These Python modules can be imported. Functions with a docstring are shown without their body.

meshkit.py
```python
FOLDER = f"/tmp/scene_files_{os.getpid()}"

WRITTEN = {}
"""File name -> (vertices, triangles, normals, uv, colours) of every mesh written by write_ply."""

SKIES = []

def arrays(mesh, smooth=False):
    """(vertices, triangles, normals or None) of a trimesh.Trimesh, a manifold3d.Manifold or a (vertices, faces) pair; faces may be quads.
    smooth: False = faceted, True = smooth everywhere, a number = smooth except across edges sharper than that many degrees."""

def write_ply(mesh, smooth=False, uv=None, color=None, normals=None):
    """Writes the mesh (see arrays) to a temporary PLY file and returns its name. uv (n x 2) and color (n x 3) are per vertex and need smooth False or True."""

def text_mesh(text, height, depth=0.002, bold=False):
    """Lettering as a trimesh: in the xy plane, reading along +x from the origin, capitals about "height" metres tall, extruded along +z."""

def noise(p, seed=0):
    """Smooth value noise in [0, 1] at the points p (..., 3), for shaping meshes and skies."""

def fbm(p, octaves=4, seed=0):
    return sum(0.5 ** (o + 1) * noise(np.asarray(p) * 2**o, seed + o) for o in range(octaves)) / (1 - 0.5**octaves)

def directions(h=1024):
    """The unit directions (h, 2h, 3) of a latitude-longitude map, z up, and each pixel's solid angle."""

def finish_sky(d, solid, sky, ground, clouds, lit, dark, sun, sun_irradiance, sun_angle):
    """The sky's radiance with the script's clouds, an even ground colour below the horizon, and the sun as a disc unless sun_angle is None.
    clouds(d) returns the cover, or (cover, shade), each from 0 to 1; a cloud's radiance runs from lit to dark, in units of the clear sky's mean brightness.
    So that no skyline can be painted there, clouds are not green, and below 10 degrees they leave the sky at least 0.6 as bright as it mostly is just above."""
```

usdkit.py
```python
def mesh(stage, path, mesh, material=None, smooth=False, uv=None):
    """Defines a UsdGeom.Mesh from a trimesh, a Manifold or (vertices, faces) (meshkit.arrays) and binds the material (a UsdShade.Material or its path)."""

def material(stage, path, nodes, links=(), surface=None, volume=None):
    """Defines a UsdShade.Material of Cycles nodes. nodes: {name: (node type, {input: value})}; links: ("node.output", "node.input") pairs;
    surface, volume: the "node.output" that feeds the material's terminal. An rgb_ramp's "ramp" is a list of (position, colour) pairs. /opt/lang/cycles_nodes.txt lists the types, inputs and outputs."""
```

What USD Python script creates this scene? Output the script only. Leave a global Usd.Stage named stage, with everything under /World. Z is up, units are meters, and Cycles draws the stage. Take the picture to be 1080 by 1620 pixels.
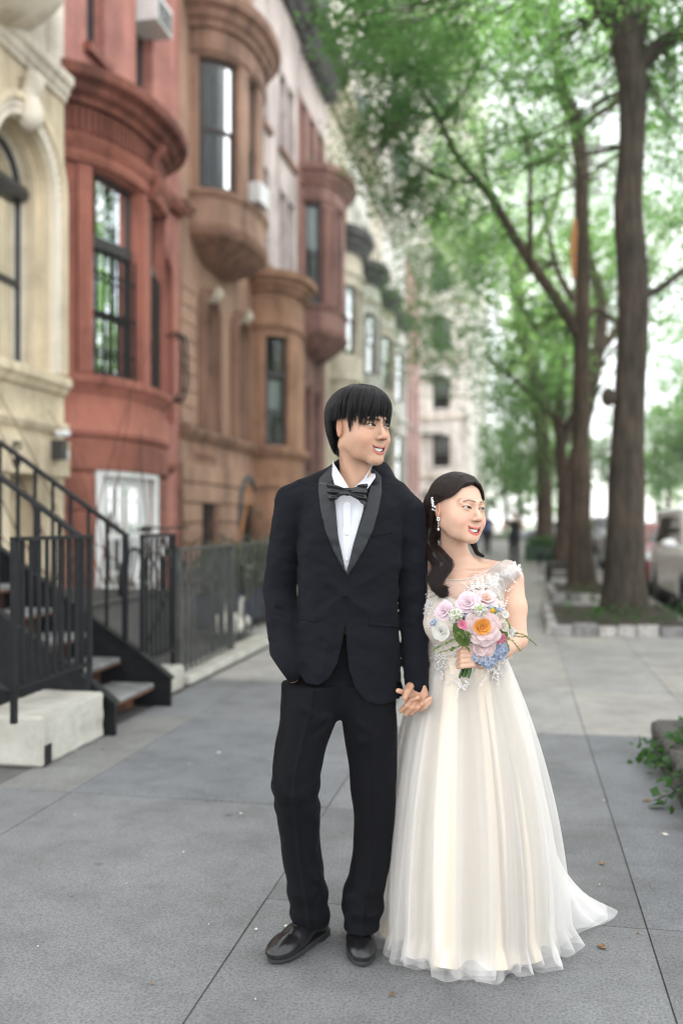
import math, random
import numpy as np, trimesh, shapely
from shapely.geometry import Polygon, box as sbox
from shapely.ops import unary_union
from scipy.spatial import cKDTree
import usdkit, meshkit
from pxr import Usd, UsdGeom, UsdLux, UsdShade, Gf, Sdf, Vt

stage = Usd.Stage.CreateInMemory()
UsdGeom.SetStageUpAxis(stage, 'Z')
UsdGeom.SetStageMetersPerUnit(stage, 1.0)
UsdGeom.Xform.Define(stage, '/World')

# ---------------------------------------------------------------- camera, sky, sun, exposure
YAW = math.atan(280 / 1450.0)                 # the camera looks this much to the left of the street's axis (+Y)
CS, SN = math.cos(YAW), math.sin(YAW)
EYE = 1.36
FPX = 1450.0
cam = UsdGeom.Camera.Define(stage, '/World/camera')
cam.AddTransformOp().Set(Gf.Matrix4d(CS, SN, 0, 0, 0, 0, 1, 0, SN, -CS, 0, 0, 0, 0, EYE, 1))
cam.CreateHorizontalApertureAttr(24.0)
cam.CreateVerticalApertureAttr(36.0)
cam.CreateFocalLengthAttr(24.0 * FPX / 1080.0)
cam.CreateVerticalApertureOffsetAttr(14 / 1080.0 * 24.0)
cam.CreateFStopAttr(1.3)
cam.CreateFocusDistanceAttr(2.80)
cam.CreateClippingRangeAttr(Gf.Vec2f(0.05, 5000.0))
cam.CreateExposureAttr(1.5)

SUN_AZ = math.atan2(-0.62, 0.78)              # towards the sun: behind the row of houses, up the street
SUN_EL = math.radians(47)
dome = UsdLux.DomeLight.Define(stage, '/World/sky')
dome.GetPrim().SetCustomDataByKey('kind', 'structure')
sky_m = usdkit.material(stage, '/World/Looks/sky', {
    'tc': ('texture_coordinate', {}),
    'mp': ('mapping', {'scale': (1.5, 1.5, 4.0)}),
    'ns': ('noise_texture', {'scale': 1.6, 'detail': 6.0, 'roughness': 0.55}),
    'rm': ('rgb_ramp', {'ramp': [(0.30, (0.35, 0.35, 0.35)), (0.60, (0.9, 0.9, 0.9))]}),
    'bw': ('rgb_to_bw', {}),
    'sky': ('sky_texture', {'sky_type': 'single_scattering', 'sun_disc': False, 'sun_elevation': SUN_EL, 'sun_rotation': SUN_AZ, 'aerosol_density': 2.0}),
    'mx': ('mix_color', {'b': (9.6, 9.65, 9.6)}),
    'bg': ('background_shader', {'strength': 0.10})},
    [('tc.generated', 'mp.vector'), ('mp.vector', 'ns.vector'), ('ns.fac', 'rm.fac'), ('rm.color', 'bw.color'), ('bw.val', 'mx.fac'),
     ('sky.color', 'mx.a'), ('mx.result', 'bg.color')], surface='bg.background')
UsdShade.MaterialBindingAPI.Apply(dome.GetPrim()).Bind(sky_m)
sun = UsdLux.DistantLight.Define(stage, '/World/sun')
sun.CreateIntensityAttr(1.25); sun.CreateAngleAttr(0.53); sun.CreateNormalizeAttr(True); sun.CreateColorAttr(Gf.Vec3f(1.0, 0.93, 0.82))
_d = np.array([math.sin(SUN_AZ) * math.cos(SUN_EL), math.cos(SUN_AZ) * math.cos(SUN_EL), math.sin(SUN_EL)])
_x = np.cross([0, 0, 1.0], _d); _x /= np.linalg.norm(_x); _y = np.cross(_d, _x)
sun.AddTransformOp().Set(Gf.Matrix4d(*_x, 0, *_y, 0, *_d, 0, 0, 0, 0, 1))

# ---------------------------------------------------------------- helpers: prims
rng = np.random.default_rng(7)
USED, LOC = {}, {}
def numbered(parent, name):
    k = (parent, name); n = USED.get(k, 0); USED[k] = n + 1
    return f'{parent}/{name}' if n == 0 else f'{parent}/{name}_{n:03d}'
def tag(prim, label=None, cat=None, group=None, kind=None):
    for k, v in (('label', label), ('category', cat), ('group', group), ('kind', kind)):
        if v: prim.SetCustomDataByKey(k, v)
    return prim
def thing(name, label, cat, loc=(0, 0, 0), rotz=0.0, group=None, kind=None):
    """An Xform at the thing's base; its parts follow as children, in its own coordinates."""
    p = numbered('/World', name)
    x = UsdGeom.Xform.Define(stage, p); x.AddTranslateOp().Set(Gf.Vec3d(*map(float, loc)))
    if rotz: x.AddRotateZOp().Set(math.degrees(rotz))
    LOC[p] = np.array(loc, float)
    return tag(x.GetPrim(), label, cat, group, kind)
def sub(parent, name, label=None, kind=None):
    p = numbered(str(parent.GetPath()), name)
    LOC[p] = LOC.get(str(parent.GetPath()), np.zeros(3))
    return tag(UsdGeom.Xform.Define(stage, p).GetPrim(), label, kind=kind)
def V(m):
    return (np.asarray(m.vertices), np.asarray(m.faces)) if hasattr(m, 'vertices') else (np.asarray(m[0]), np.asarray(m[1]))
def part(parent, name, mesh, mat, smooth=False, label=None, world=True, kind=None, color=None):
    """One Mesh under a thing, a part or /World (parent None). world: the vertices are in world coordinates."""
    if isinstance(mesh, list): mesh = cat(mesh)
    v, f = V(mesh)
    root = '/World' if parent is None else str(parent.GetPath())
    if world and parent is not None: v = v - LOC.get(root, np.zeros(3))
    p = numbered(root, name)
    LOC[p] = LOC.get(root, np.zeros(3))
    if color is not None:
        f3 = f if f.shape[1] == 3 else np.vstack([f[:, [0, 1, 2]], f[:, [0, 2, 3]]])
        pm = usdkit.mesh(stage, p, (v, f3), mat, smooth=True)
        UsdGeom.PrimvarsAPI(pm).CreatePrimvar('tint', Sdf.ValueTypeNames.Color3fArray, 'vertex').Set(Vt.Vec3fArray.FromNumpy(np.asarray(color, np.float32)))
    else:
        pm = usdkit.mesh(stage, p, (v, f), mat, smooth=smooth)
    return tag(pm.GetPrim(), label, kind=kind)
def copies(source, name, label, loc, rotz=0.0, group=None):
    was = source.GetCustomData()
    t = thing(name, label, was['category'], loc, rotz, group or was.get('group'))
    t.GetReferences().AddInternalReference(source.GetPath()); t.SetInstanceable(True)
    return t

# ---------------------------------------------------------------- helpers: shapes
def cat(ms):
    vs, fs, n = [], [], 0
    for m in ms:
        v, f = V(m)
        if f.shape[1] == 4: f = np.vstack([f[:, [0, 1, 2]], f[:, [0, 2, 3]]])
        vs.append(v); fs.append(f + n); n += len(v)
    return np.vstack(vs), np.vstack(fs)
_BF = np.array([[0, 2, 3, 1], [4, 5, 7, 6], [0, 1, 5, 4], [2, 6, 7, 3], [0, 4, 6, 2], [1, 3, 7, 5]])
def box(x0, x1, y0, y1, z0, z1):
    v = np.array([[x, y, z] for z in (z0, z1) for y in (y0, y1) for x in (x0, x1)], float)
    return v, np.vstack([_BF[:, [0, 1, 2]], _BF[:, [0, 2, 3]]])
def rbox(x0, x1, y0, y1, z0, z1, b=0.01):
    pts = []
    for sx, sy, sz in np.ndindex(2, 2, 2):
        c = np.array([(x0, x1)[sx], (y0, y1)[sy], (z0, z1)[sz]], float); s = np.array([1 - 2 * sx, 1 - 2 * sy, 1 - 2 * sz]) * b
        for k in range(3):
            p = c + s; p[k] = c[k]; pts.append(p)
    h = trimesh.convex.convex_hull(np.array(pts))
    return np.array(h.vertices), np.array(h.faces)
def tube(path, r, n=8, caps=True):
    P = np.asarray(path, float); R = np.broadcast_to(np.asarray(r, float), (len(P),))
    T = np.gradient(P, axis=0); T /= np.linalg.norm(T, axis=1, keepdims=True) + 1e-12
    u = np.cross(T[0], [0, 0, 1.0] if abs(T[0][2]) < .9 else [1.0, 0, 0]); u /= np.linalg.norm(u)
    rings = []
    a = np.linspace(0, 2 * np.pi, n, endpoint=False)
    for p, t, rr in zip(P, T, R):
        u = u - t * (u @ t); u /= np.linalg.norm(u) + 1e-12; w = np.cross(t, u)
        rings.append(p + rr * (np.cos(a)[:, None] * u + np.sin(a)[:, None] * w))
    v = np.vstack(rings); k = np.arange(n); f = []
    for i in range(len(P) - 1):
        f.append(np.stack([i * n + k, i * n + (k + 1) % n, (i + 1) * n + (k + 1) % n, (i + 1) * n + k], 1))
    f = np.vstack(f); f = np.vstack([f[:, [0, 1, 2]], f[:, [0, 2, 3]]])
    if caps:
        v = np.vstack([v, P[0], P[-1]]); m = len(v)
        f = np.vstack([f, np.stack([np.full(n, m - 2), (k + 1) % n, k], 1), np.stack([np.full(n, m - 1), (len(P) - 1) * n + k, (len(P) - 1) * n + (k + 1) % n], 1)])
    return v, f
def bar(p, q, w, d=None):
    """A square bar from p to q."""
    p, q = np.asarray(p, float), np.asarray(q, float); d = d or w
    t = (q - p) / np.linalg.norm(q - p); u = np.cross(t, [0, 0, 1.0] if abs(t[2]) < .95 else [0, 1.0, 0]); u /= np.linalg.norm(u); s = np.cross(u, t)
    v = np.array([c + a * u * w / 2 + b * s * d / 2 for c in (p, q) for a, b in ((-1, -1), (1, -1), (1, 1), (-1, 1))])
    f = [[0, 3, 2], [0, 2, 1], [4, 5, 6], [4, 6, 7]]
    for k in range(4):
        j = (k + 1) % 4; f += [[k, j, 4 + j], [k, 4 + j, 4 + k]]
    return v, np.array(f)
def lathe(prof, c=(0, 0, 0), n=24):
    P = np.asarray(prof, float); a = np.linspace(0, 2 * np.pi, n, endpoint=False)
    v = np.stack([np.outer(P[:, 0], np.cos(a)), np.outer(P[:, 0], np.sin(a)), np.repeat(P[:, 1:2], n, 1)], -1).reshape(-1, 3) + np.asarray(c, float)
    return v, ringfaces(len(P), n)
def ringfaces(m, n, close=True):
    k = np.arange(n if close else n - 1); f = []
    for i in range(m - 1):
        f.append(np.stack([i * n + k, i * n + (k + 1) % n, (i + 1) * n + (k + 1) % n, (i + 1) * n + k], 1))
    f = np.vstack(f)
    return np.vstack([f[:, [0, 1, 2]], f[:, [0, 2, 3]]])
def sphere(c, r, sub_=1):
    m = trimesh.creation.icosphere(sub_); return np.array(m.vertices) * np.asarray(r) + np.asarray(c), np.array(m.faces)
def extrude(poly, d):
    ms = [trimesh.creation.extrude_polygon(g, d, engine='earcut') for g in getattr(poly, 'geoms', [poly]) if g.area > 1e-7]
    return cat(ms)
def Rz(a):
    c, s = math.cos(a), math.sin(a); return np.array([[c, -s, 0], [s, c, 0], [0, 0, 1]])
def Rx(a):
    c, s = math.cos(a), math.sin(a); return np.array([[1, 0, 0], [0, c, -s], [0, s, c]])
def Ry(a):
    c, s = math.cos(a), math.sin(a); return np.array([[c, 0, s], [0, 1, 0], [-s, 0, c]])
def xf(m, R=None, t=(0, 0, 0)):
    v, f = V(m); v = v if R is None else v @ np.asarray(R).T
    return v + np.asarray(t, float), f
def arcpts(c, r, a0, a1, n):
    a = np.linspace(a0, a1, n); return [(c[0] + r * math.cos(x), c[1] + r * math.sin(x)) for x in a]
def catmull(pts, n=8):
    P = np.asarray(pts, float); out = []
    Q = np.vstack([2 * P[0] - P[1], P, 2 * P[-1] - P[-2]])
    for i in range(1, len(Q) - 2):
        t = np.linspace(0, 1, n, endpoint=False)[:, None]; a, b, c, d = Q[i - 1:i + 3]
        out.append(.5 * (2 * b + (c - a) * t + (2 * a - 5 * b + 4 * c - d) * t ** 2 + (3 * b - a - 3 * c + d) * t ** 3))
    return np.vstack(out + [P[-1:]])

# ---------------------------------------------------------------- helpers: materials
def mat(name, color, rough=0.7, var=0.15, scale=3.0, bump=0.0, bscale=40.0, color2=None, metal=0.0, spec=0.5, detail=5.0, extra=None, stretch=None):
    """Principled surface whose colour drifts between two tones (noise) with a fine relief."""
    c = np.array(color, float); c2 = np.array(color2, float) if color2 is not None else c * (1 - 2 * var)
    nodes = {'g': ('geometry', {}), 'n': ('noise_texture', {'scale': scale, 'detail': detail, 'roughness': 0.6}),
             'r': ('rgb_ramp', {'ramp': [(0.3, tuple(c2)), (0.7, tuple(np.minimum(c * (1 + (0 if color2 is not None else var)), .9)))]}),
             'p': ('principled_bsdf', {'roughness': rough, 'metallic': metal, 'specular_ior_level': spec, **(extra or {})})}
    links = [('n.fac', 'r.fac'), ('r.color', 'p.base_color')]
    if stretch:
        nodes['m'] = ('mapping', {'scale': stretch}); links += [('g.position', 'm.vector'), ('m.vector', 'n.vector')]
    else: links += [('g.position', 'n.vector')]
    if bump:
        nodes['bn'] = ('noise_texture', {'scale': bscale, 'detail': 4.0}); nodes['b'] = ('bump', {'strength': 1.0, 'distance': bump})
        links += [('g.position', 'bn.vector'), ('bn.fac', 'b.height'), ('b.normal', 'p.normal')]
    return usdkit.material(stage, f'/World/Looks/{name}', nodes, links, surface='p.BSDF')
def pane_mat(name, tint=(1, 1, 1), ior=1.5, rough=0.02):
    return usdkit.material(stage, f'/World/Looks/{name}', {'t': ('transparent_bsdf', {'color': tint}), 'g': ('glossy_bsdf', {'color': (.95, .97, .97), 'roughness': rough}),
        'f': ('fresnel', {'IOR': ior}), 'm': ('mix_closure', {})}, [('f.fac', 'm.fac'), ('t.BSDF', 'm.closure1'), ('g.BSDF', 'm.closure2')], surface='m.closure')

# ---------------------------------------------------------------- helpers: implicit surfaces (bodies and clothes)
class Vol:
    """A signed-distance grid; primitives blend into it, mesh() draws its zero level (surface nets)."""
    def __init__(s, lo, hi, h):
        s.h = h; s.lo = np.asarray(lo, float); n = np.ceil((np.asarray(hi, float) - s.lo) / h).astype(int) + 1
        s.ax = [(s.lo[k] + h * np.arange(n[k])).astype(np.float32) for k in range(3)]
        s.d = np.full(n, 1.0, np.float32)
    def like(s):
        n = Vol.__new__(Vol); n.h, n.lo, n.ax, n.d = s.h, s.lo, s.ax, np.full(s.d.shape, 1.0, np.float32); return n
    def _win(s, lo, hi):
        sl, ax = [], []
        for k in range(3):
            i0 = max(0, int(np.floor((lo[k] - s.lo[k]) / s.h))); i1 = min(s.d.shape[k], int(np.ceil((hi[k] - s.lo[k]) / s.h)) + 1)
            if i1 <= i0: return None, None
            sl.append(slice(i0, i1)); ax.append(s.ax[k][i0:i1])
        return tuple(sl), (ax[0][:, None, None], ax[1][None, :, None], ax[2][None, None, :])
    def op(s, fn, lo, hi, k=0.0, mode='add', pad=None):
        pad = (k + 4 * s.h) if pad is None else pad
        sl, ax = s._win(np.asarray(lo) - pad, np.asarray(hi) + pad)
        if sl is None: return s
        b = fn(*ax).astype(np.float32); a = s.d[sl]
        if mode == 'sub': b = -b
        if mode == 'add':
            if k > 0:
                hh = np.clip(.5 + .5 * (a - b) / k, 0, 1); s.d[sl] = a + (b - a) * hh - k * hh * (1 - hh)
            else: s.d[sl] = np.minimum(a, b)
        else:
            if k > 0:
                hh = np.clip(.5 - .5 * (a - b) / k, 0, 1); s.d[sl] = a + (b - a) * hh + k * hh * (1 - hh)
            else: s.d[sl] = np.maximum(a, b)
        return s
    def cap(s, a, b, ra, rb=None, k=0.0, mode='add', flat=None):
        """A tapered capsule; flat=(axis vector, factor) squashes its section along that axis."""
        a, b = np.asarray(a, float), np.asarray(b, float); rb = ra if rb is None else rb; ab = b - a; L = max(ab @ ab, 1e-12); m = max(ra, rb)
        def fn(X, Y, Z):
            x, y, z = X - a[0], Y - a[1], Z - a[2]
            t = np.clip((x * ab[0] + y * ab[1] + z * ab[2]) / L, 0, 1)
            x, y, z = x - ab[0] * t, y - ab[1] * t, z - ab[2] * t
            if flat is not None:
                n, q = flat; e = (x * n[0] + y * n[1] + z * n[2]); l2 = x * x + y * y + z * z - e * e + (e / q) ** 2
                r = ra + (rb - ra) * t; return (np.sqrt(np.maximum(l2, 1e-12)) - r) * (0.5 + 0.5 * q)
            return np.sqrt(x * x + y * y + z * z) - (ra + (rb - ra) * t)
        return s.op(fn, np.minimum(a, b) - m, np.maximum(a, b) + m, k, mode)
    def chain(s, pts, rs, k=0.01, flat=None):
        for i in range(len(pts) - 1): s.cap(pts[i], pts[i + 1], rs[i], rs[i + 1], k, flat=flat)
        return s
    def ell(s, c, r, R=None, k=0.0, mode='add'):
        c, r = np.asarray(c, float), np.asarray(r, float); m = r.max()
        def fn(X, Y, Z):
            x, y, z = X - c[0], Y - c[1], Z - c[2]
            if R is not None: x, y, z = (R[0, i] * x + R[1, i] * y + R[2, i] * z for i in range(3))
            k0 = np.sqrt((x / r[0]) ** 2 + (y / r[1]) ** 2 + (z / r[2]) ** 2); k1 = np.sqrt((x / r[0] ** 2) ** 2 + (y / r[1] ** 2) ** 2 + (z / r[2] ** 2) ** 2)
            return k0 * (k0 - 1) / np.maximum(k1, 1e-6)
        return s.op(fn, c - m, c + m, k, mode)
    def bx(s, c, hs, R=None, rnd=0.0, k=0.0, mode='add'):
        c, hs = np.asarray(c, float), np.asarray(hs, float); m = np.linalg.norm(hs)
        def fn(X, Y, Z):
            x, y, z = X - c[0], Y - c[1], Z - c[2]
            if R is not None: x, y, z = (R[0, i] * x + R[1, i] * y + R[2, i] * z for i in range(3))
            q = [np.abs(t) - (h - rnd) for t, h in zip((x, y, z), hs)]
            return np.sqrt(sum(np.maximum(t, 0) ** 2 for t in q)) + np.minimum(np.maximum(np.maximum(q[0], q[1]), q[2]), 0) - rnd
        return s.op(fn, c - m, c + m, k, mode)
    def everywhere(s, fn):
        X, Y, Z = s.ax[0][:, None, None], s.ax[1][None, :, None], s.ax[2][None, None, :]
        s.d = fn(s.d, X, Y, Z).astype(np.float32); return s
    def sample(s, p):
        q = (np.asarray(p) - s.lo) / s.h; i = np.clip(np.floor(q).astype(int), 0, np.array(s.d.shape) - 2); t = np.clip(q - i, 0, 1); out = 0
        for a, b, c in np.ndindex(2, 2, 2):
            w = (t[:, 0] if a else 1 - t[:, 0]) * (t[:, 1] if b else 1 - t[:, 1]) * (t[:, 2] if c else 1 - t[:, 2])
            out = out + w * s.d[i[:, 0] + a, i[:, 1] + b, i[:, 2] + c]
        return out
    def normal(s, p, e=None):
        e = e or s.h; g = np.stack([s.sample(p + e * d) - s.sample(p - e * d) for d in np.eye(3)], 1)
        return g / (np.linalg.norm(g, axis=1, keepdims=True) + 1e-12)
    def project(s, p, off=0.0, n=6):
        p = np.array(p, float)
        for _ in range(n): p = p - s.normal(p) * np.clip(s.sample(p) - off, -.02, .02)[:, None]
        return p
    def mesh(s, d=None, smooth=1):
        d = np.clip(s.d if d is None else d, -4 * s.h, 4 * s.h); ins = d < 0
        n = d.shape
        c = sum(ins[a:n[0] - 1 + a, b:n[1] - 1 + b, e:n[2] - 1 + e].astype(np.int8) for a, b, e in np.ndindex(2, 2, 2))
        act = (c > 0) & (c < 8); cell = np.argwhere(act); idx = np.full(act.shape, -1, np.int32); idx[act] = np.arange(len(cell))
        acc = np.zeros((len(cell), 3)); cnt = np.zeros(len(cell)); i, j, k = cell.T
        for ax in range(3):
            for a, b in np.ndindex(2, 2):
                o = [0, 0, 0]; o[(ax + 1) % 3], o[(ax + 2) % 3] = a, b; q = list(o); q[ax] = 1
                d0, d1 = d[i + o[0], j + o[1], k + o[2]], d[i + q[0], j + q[1], k + q[2]]
                m = (d0 < 0) != (d1 < 0); t = np.where(m, d0 / np.where(m, d0 - d1, 1), 0); p = np.tile(np.array(o, float), (len(cell), 1)); p[:, ax] += t
                acc += p * m[:, None]; cnt += m
        v = s.lo + s.h * (cell + acc / np.maximum(cnt, 1)[:, None]); fs = []
        for ax in range(3):
            u, w = (ax + 1) % 3, (ax + 2) % 3
            A = [slice(None)] * 3; B = [slice(None)] * 3; A[ax] = slice(0, n[ax] - 1); B[ax] = slice(1, n[ax])
            m = ins[tuple(A)] != ins[tuple(B)]; e = np.argwhere(m)
            ok = (e[:, u] > 0) & (e[:, w] > 0) & (e[:, u] < n[u] - 1) & (e[:, w] < n[w] - 1); e = e[ok]
            if not len(e): continue
            first = ins[tuple(e.T)]; eu, ew = np.eye(3, dtype=int)[u], np.eye(3, dtype=int)[w]
            q = np.stack([idx[tuple((e - x).T)] for x in (0 * eu, eu, eu + ew, ew)], 1)
            q[~first] = q[~first][:, ::-1]; fs.append(q)
        f = np.vstack(fs); f = np.vstack([f[:, [0, 1, 2]], f[:, [0, 2, 3]]])
        for _ in range(smooth):
            acc = np.zeros_like(v); cn = np.zeros(len(v))
            for a, b in ((0, 1), (1, 2), (2, 0)):
                np.add.at(acc, f[:, a], v[f[:, b]]); np.add.at(cn, f[:, a], 1); np.add.at(acc, f[:, b], v[f[:, a]]); np.add.at(cn, f[:, b], 1)
            v = v * .5 + .5 * acc / np.maximum(cn, 1)[:, None]
        return v, f
def polysdf(poly, U, W):
    """Signed distance to a closed polygon at the points (U, W): negative inside."""
    P = np.asarray(poly, float); d = np.full(np.broadcast(U, W).shape, 1e9); ins = np.zeros(d.shape, bool)
    for a, b in zip(P, np.roll(P, -1, 0)):
        e = b - a; wx, wy = U - a[0], W - a[1]; t = np.clip((wx * e[0] + wy * e[1]) / (e @ e + 1e-12), 0, 1)
        d = np.minimum(d, (wx - e[0] * t) ** 2 + (wy - e[1] * t) ** 2)
        c1, c2 = (W >= a[1]), (W < b[1]); cr = e[0] * wy - e[1] * wx
        ins ^= (c1 & c2 & (cr > 0)) | (~c1 & ~c2 & (cr < 0))
    return np.where(ins, -1, 1) * np.sqrt(d)
# ================================================================ ground, pavement, road
def at(u, v, D):
    """A point seen at pixel (u, v) of the photograph, D metres along the view: world coordinates."""
    a = (u - 540) / FPX
    return np.array([a * D * CS - D * SN, a * D * SN + D * CS, EYE + (824 - v) / FPX * D])
def ystreet(u, X):
    a = (u - 540) / FPX
    return X * (CS + a * SN) / (a * CS - SN)
def zstreet(v, X, Y): return EYE + (824 - v) / FPX * (-X * SN + Y * CS)

def concrete(name, c, stain=.55):
    return usdkit.material(stage, '/World/Looks/' + name, {'g': ('geometry', {}), 'n': ('noise_texture', {'scale': 1.1, 'detail': 6.0, 'roughness': .65}), 'f': ('noise_texture', {'scale': 120.0, 'detail': 3.0}), 'v': ('voronoi_texture', {'scale': 70.0}), 'n3': ('noise_texture', {'scale': 6.0, 'detail': 5.0}), 'gv': ('voronoi_texture', {'scale': 2.6}), 'r5': ('rgb_ramp', {'ramp': [(.0, (.62, .61, .60)), (.045, (.70, .69, .68)), (.062, (1, 1, 1)), (1, (1, 1, 1))]}), 'm4': ('mix_color', {'blend_type': 'multiply', 'fac': .9, 'use_clamp': False}),
        'r': ('rgb_ramp', {'ramp': [(.28, tuple(np.array(c) * .66)), (.5, c), (.72, tuple(np.array(c) * 1.22))]}), 'r2': ('rgb_ramp', {'ramp': [(.28, (.62, .62, .62)), (.5, (1, 1, 1)), (.72, (1.28, 1.28, 1.26))]}), 'r3': ('rgb_ramp', {'ramp': [(.0, (1.5, 1.5, 1.48)), (.07, (1.0, 1.0, 1.0)), (1, (1, 1, 1))]}), 'r4': ('rgb_ramp', {'ramp': [(.36, (.80, .79, .78)), (.52, (1, 1, 1))]}),
        'm1': ('mix_color', {'blend_type': 'multiply', 'fac': 1.0, 'use_clamp': False}), 'm2': ('mix_color', {'blend_type': 'multiply', 'fac': .7, 'use_clamp': False}), 'm3': ('mix_color', {'blend_type': 'multiply', 'fac': stain, 'use_clamp': False}), 'b': ('bump', {'distance': .0022}), 'p': ('principled_bsdf', {'roughness': .78, 'specular_ior_level': .35})},
        [('g.position', 'n.vector'), ('g.position', 'f.vector'), ('g.position', 'v.vector'), ('g.position', 'n3.vector'), ('n.fac', 'r.fac'), ('f.fac', 'r2.fac'), ('v.distance', 'r3.fac'), ('n3.fac', 'r4.fac'), ('r.color', 'm1.a'), ('r2.color', 'm1.b'), ('m1.result', 'm2.a'), ('r3.color', 'm2.b'), ('m2.result', 'm3.a'), ('r4.color', 'm3.b'), ('m3.result', 'm4.a'), ('g.position', 'gv.vector'), ('gv.distance', 'r5.fac'), ('r5.color', 'm4.b'), ('m4.result', 'p.base_color'), ('f.fac', 'b.height'), ('b.normal', 'p.normal')], surface='p.BSDF')
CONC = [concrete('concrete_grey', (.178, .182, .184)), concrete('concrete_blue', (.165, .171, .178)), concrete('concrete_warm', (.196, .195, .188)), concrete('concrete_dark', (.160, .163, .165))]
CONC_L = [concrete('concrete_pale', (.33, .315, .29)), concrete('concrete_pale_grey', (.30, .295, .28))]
JOINT = mat('joint_dirt', (.115, .112, .105), rough=.95)
ASPH = mat('asphalt', (.055, .055, .058), rough=.85, var=.25, scale=2.0, bump=.004, bscale=60)
SOIL = mat('soil', (.055, .038, .028), rough=.95, var=.4, scale=14, bump=.02, bscale=30)
GRANITE = [mat('granite_%s' % n, c, rough=.75, var=.22, scale=18, bump=.004, bscale=40) for n, c in (('pale', (.40, .38, .35)), ('mid', (.30, .29, .275)), ('dark', (.20, .195, .19)))]

def kind(prim, k='structure'): prim.SetCustomDataByKey('kind', k); return prim
kind(part(None, 'ground', box(-300, 300, -60, 600, -.62, -.18), mat('far_ground', (.16, .16, .15), rough=.9)))
kind(part(None, 'road', box(2.31, 10.4, -20, 400, -.16, -.12), ASPH))
kind(part(None, 'cross_street', box(-120, 120, 64.5, 74.5, -.158, -.118), ASPH))
sw = UsdGeom.Xform.Define(stage, '/World/sidewalk').GetPrim(); kind(sw); LOC['/World/sidewalk'] = np.zeros(3)
part(sw, 'bed', box(-6.9, 2.12, -6, 64.4, -.155, -.007), JOINT)
r_ = np.random.default_rng(4)
ys = [-6, -4.5, -3.2, -1.9, -.6, .65, 1.9, 3.19, 4.25, 6.02, 7.5, 9.0, 10.5, 12.0] + list(np.arange(13.5, 64, 1.5)) + [64.4]
xs = [-2.62, -2.2, -.89, .42, 1.18, 2.12]
PITS = [(.76, 2.06, 3.55, 5.75, 'near'), (.36, 2.06, 11.2, 14.3, 'a'), (.55, 2.06, 15.9, 18.9, 'b'), (.6, 2.06, 23.4, 26.4, 'c'), (.6, 2.06, 44.2, 47.2, 'd'), (.6, 2.06, 33.4, 36, 'e'), (.6, 2.06, 55.4, 58, 'f')]
pitU = unary_union([sbox(a, c, b, d) for a, b, c, d, _ in PITS])
for j in range(len(ys) - 1):
    for i in range(len(xs) - 1):
        g = .0026
        p = sbox(xs[i] + g, ys[j] + g, xs[i + 1] - g, ys[j + 1] - g).difference(pitU)
        if p.is_empty or p.area < .02: continue
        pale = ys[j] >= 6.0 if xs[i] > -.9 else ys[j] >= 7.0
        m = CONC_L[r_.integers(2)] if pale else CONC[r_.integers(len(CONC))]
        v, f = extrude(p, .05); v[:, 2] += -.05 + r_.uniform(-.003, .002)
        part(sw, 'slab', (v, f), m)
part(sw, 'areaway_paving', box(-6.7, -2.64, -6, 64.4, -.06, -.008), concrete('areaway_concrete', (.20, .19, .175)))
cu = UsdGeom.Xform.Define(stage, '/World/curb').GetPrim(); kind(cu); LOC['/World/curb'] = np.zeros(3)
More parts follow.
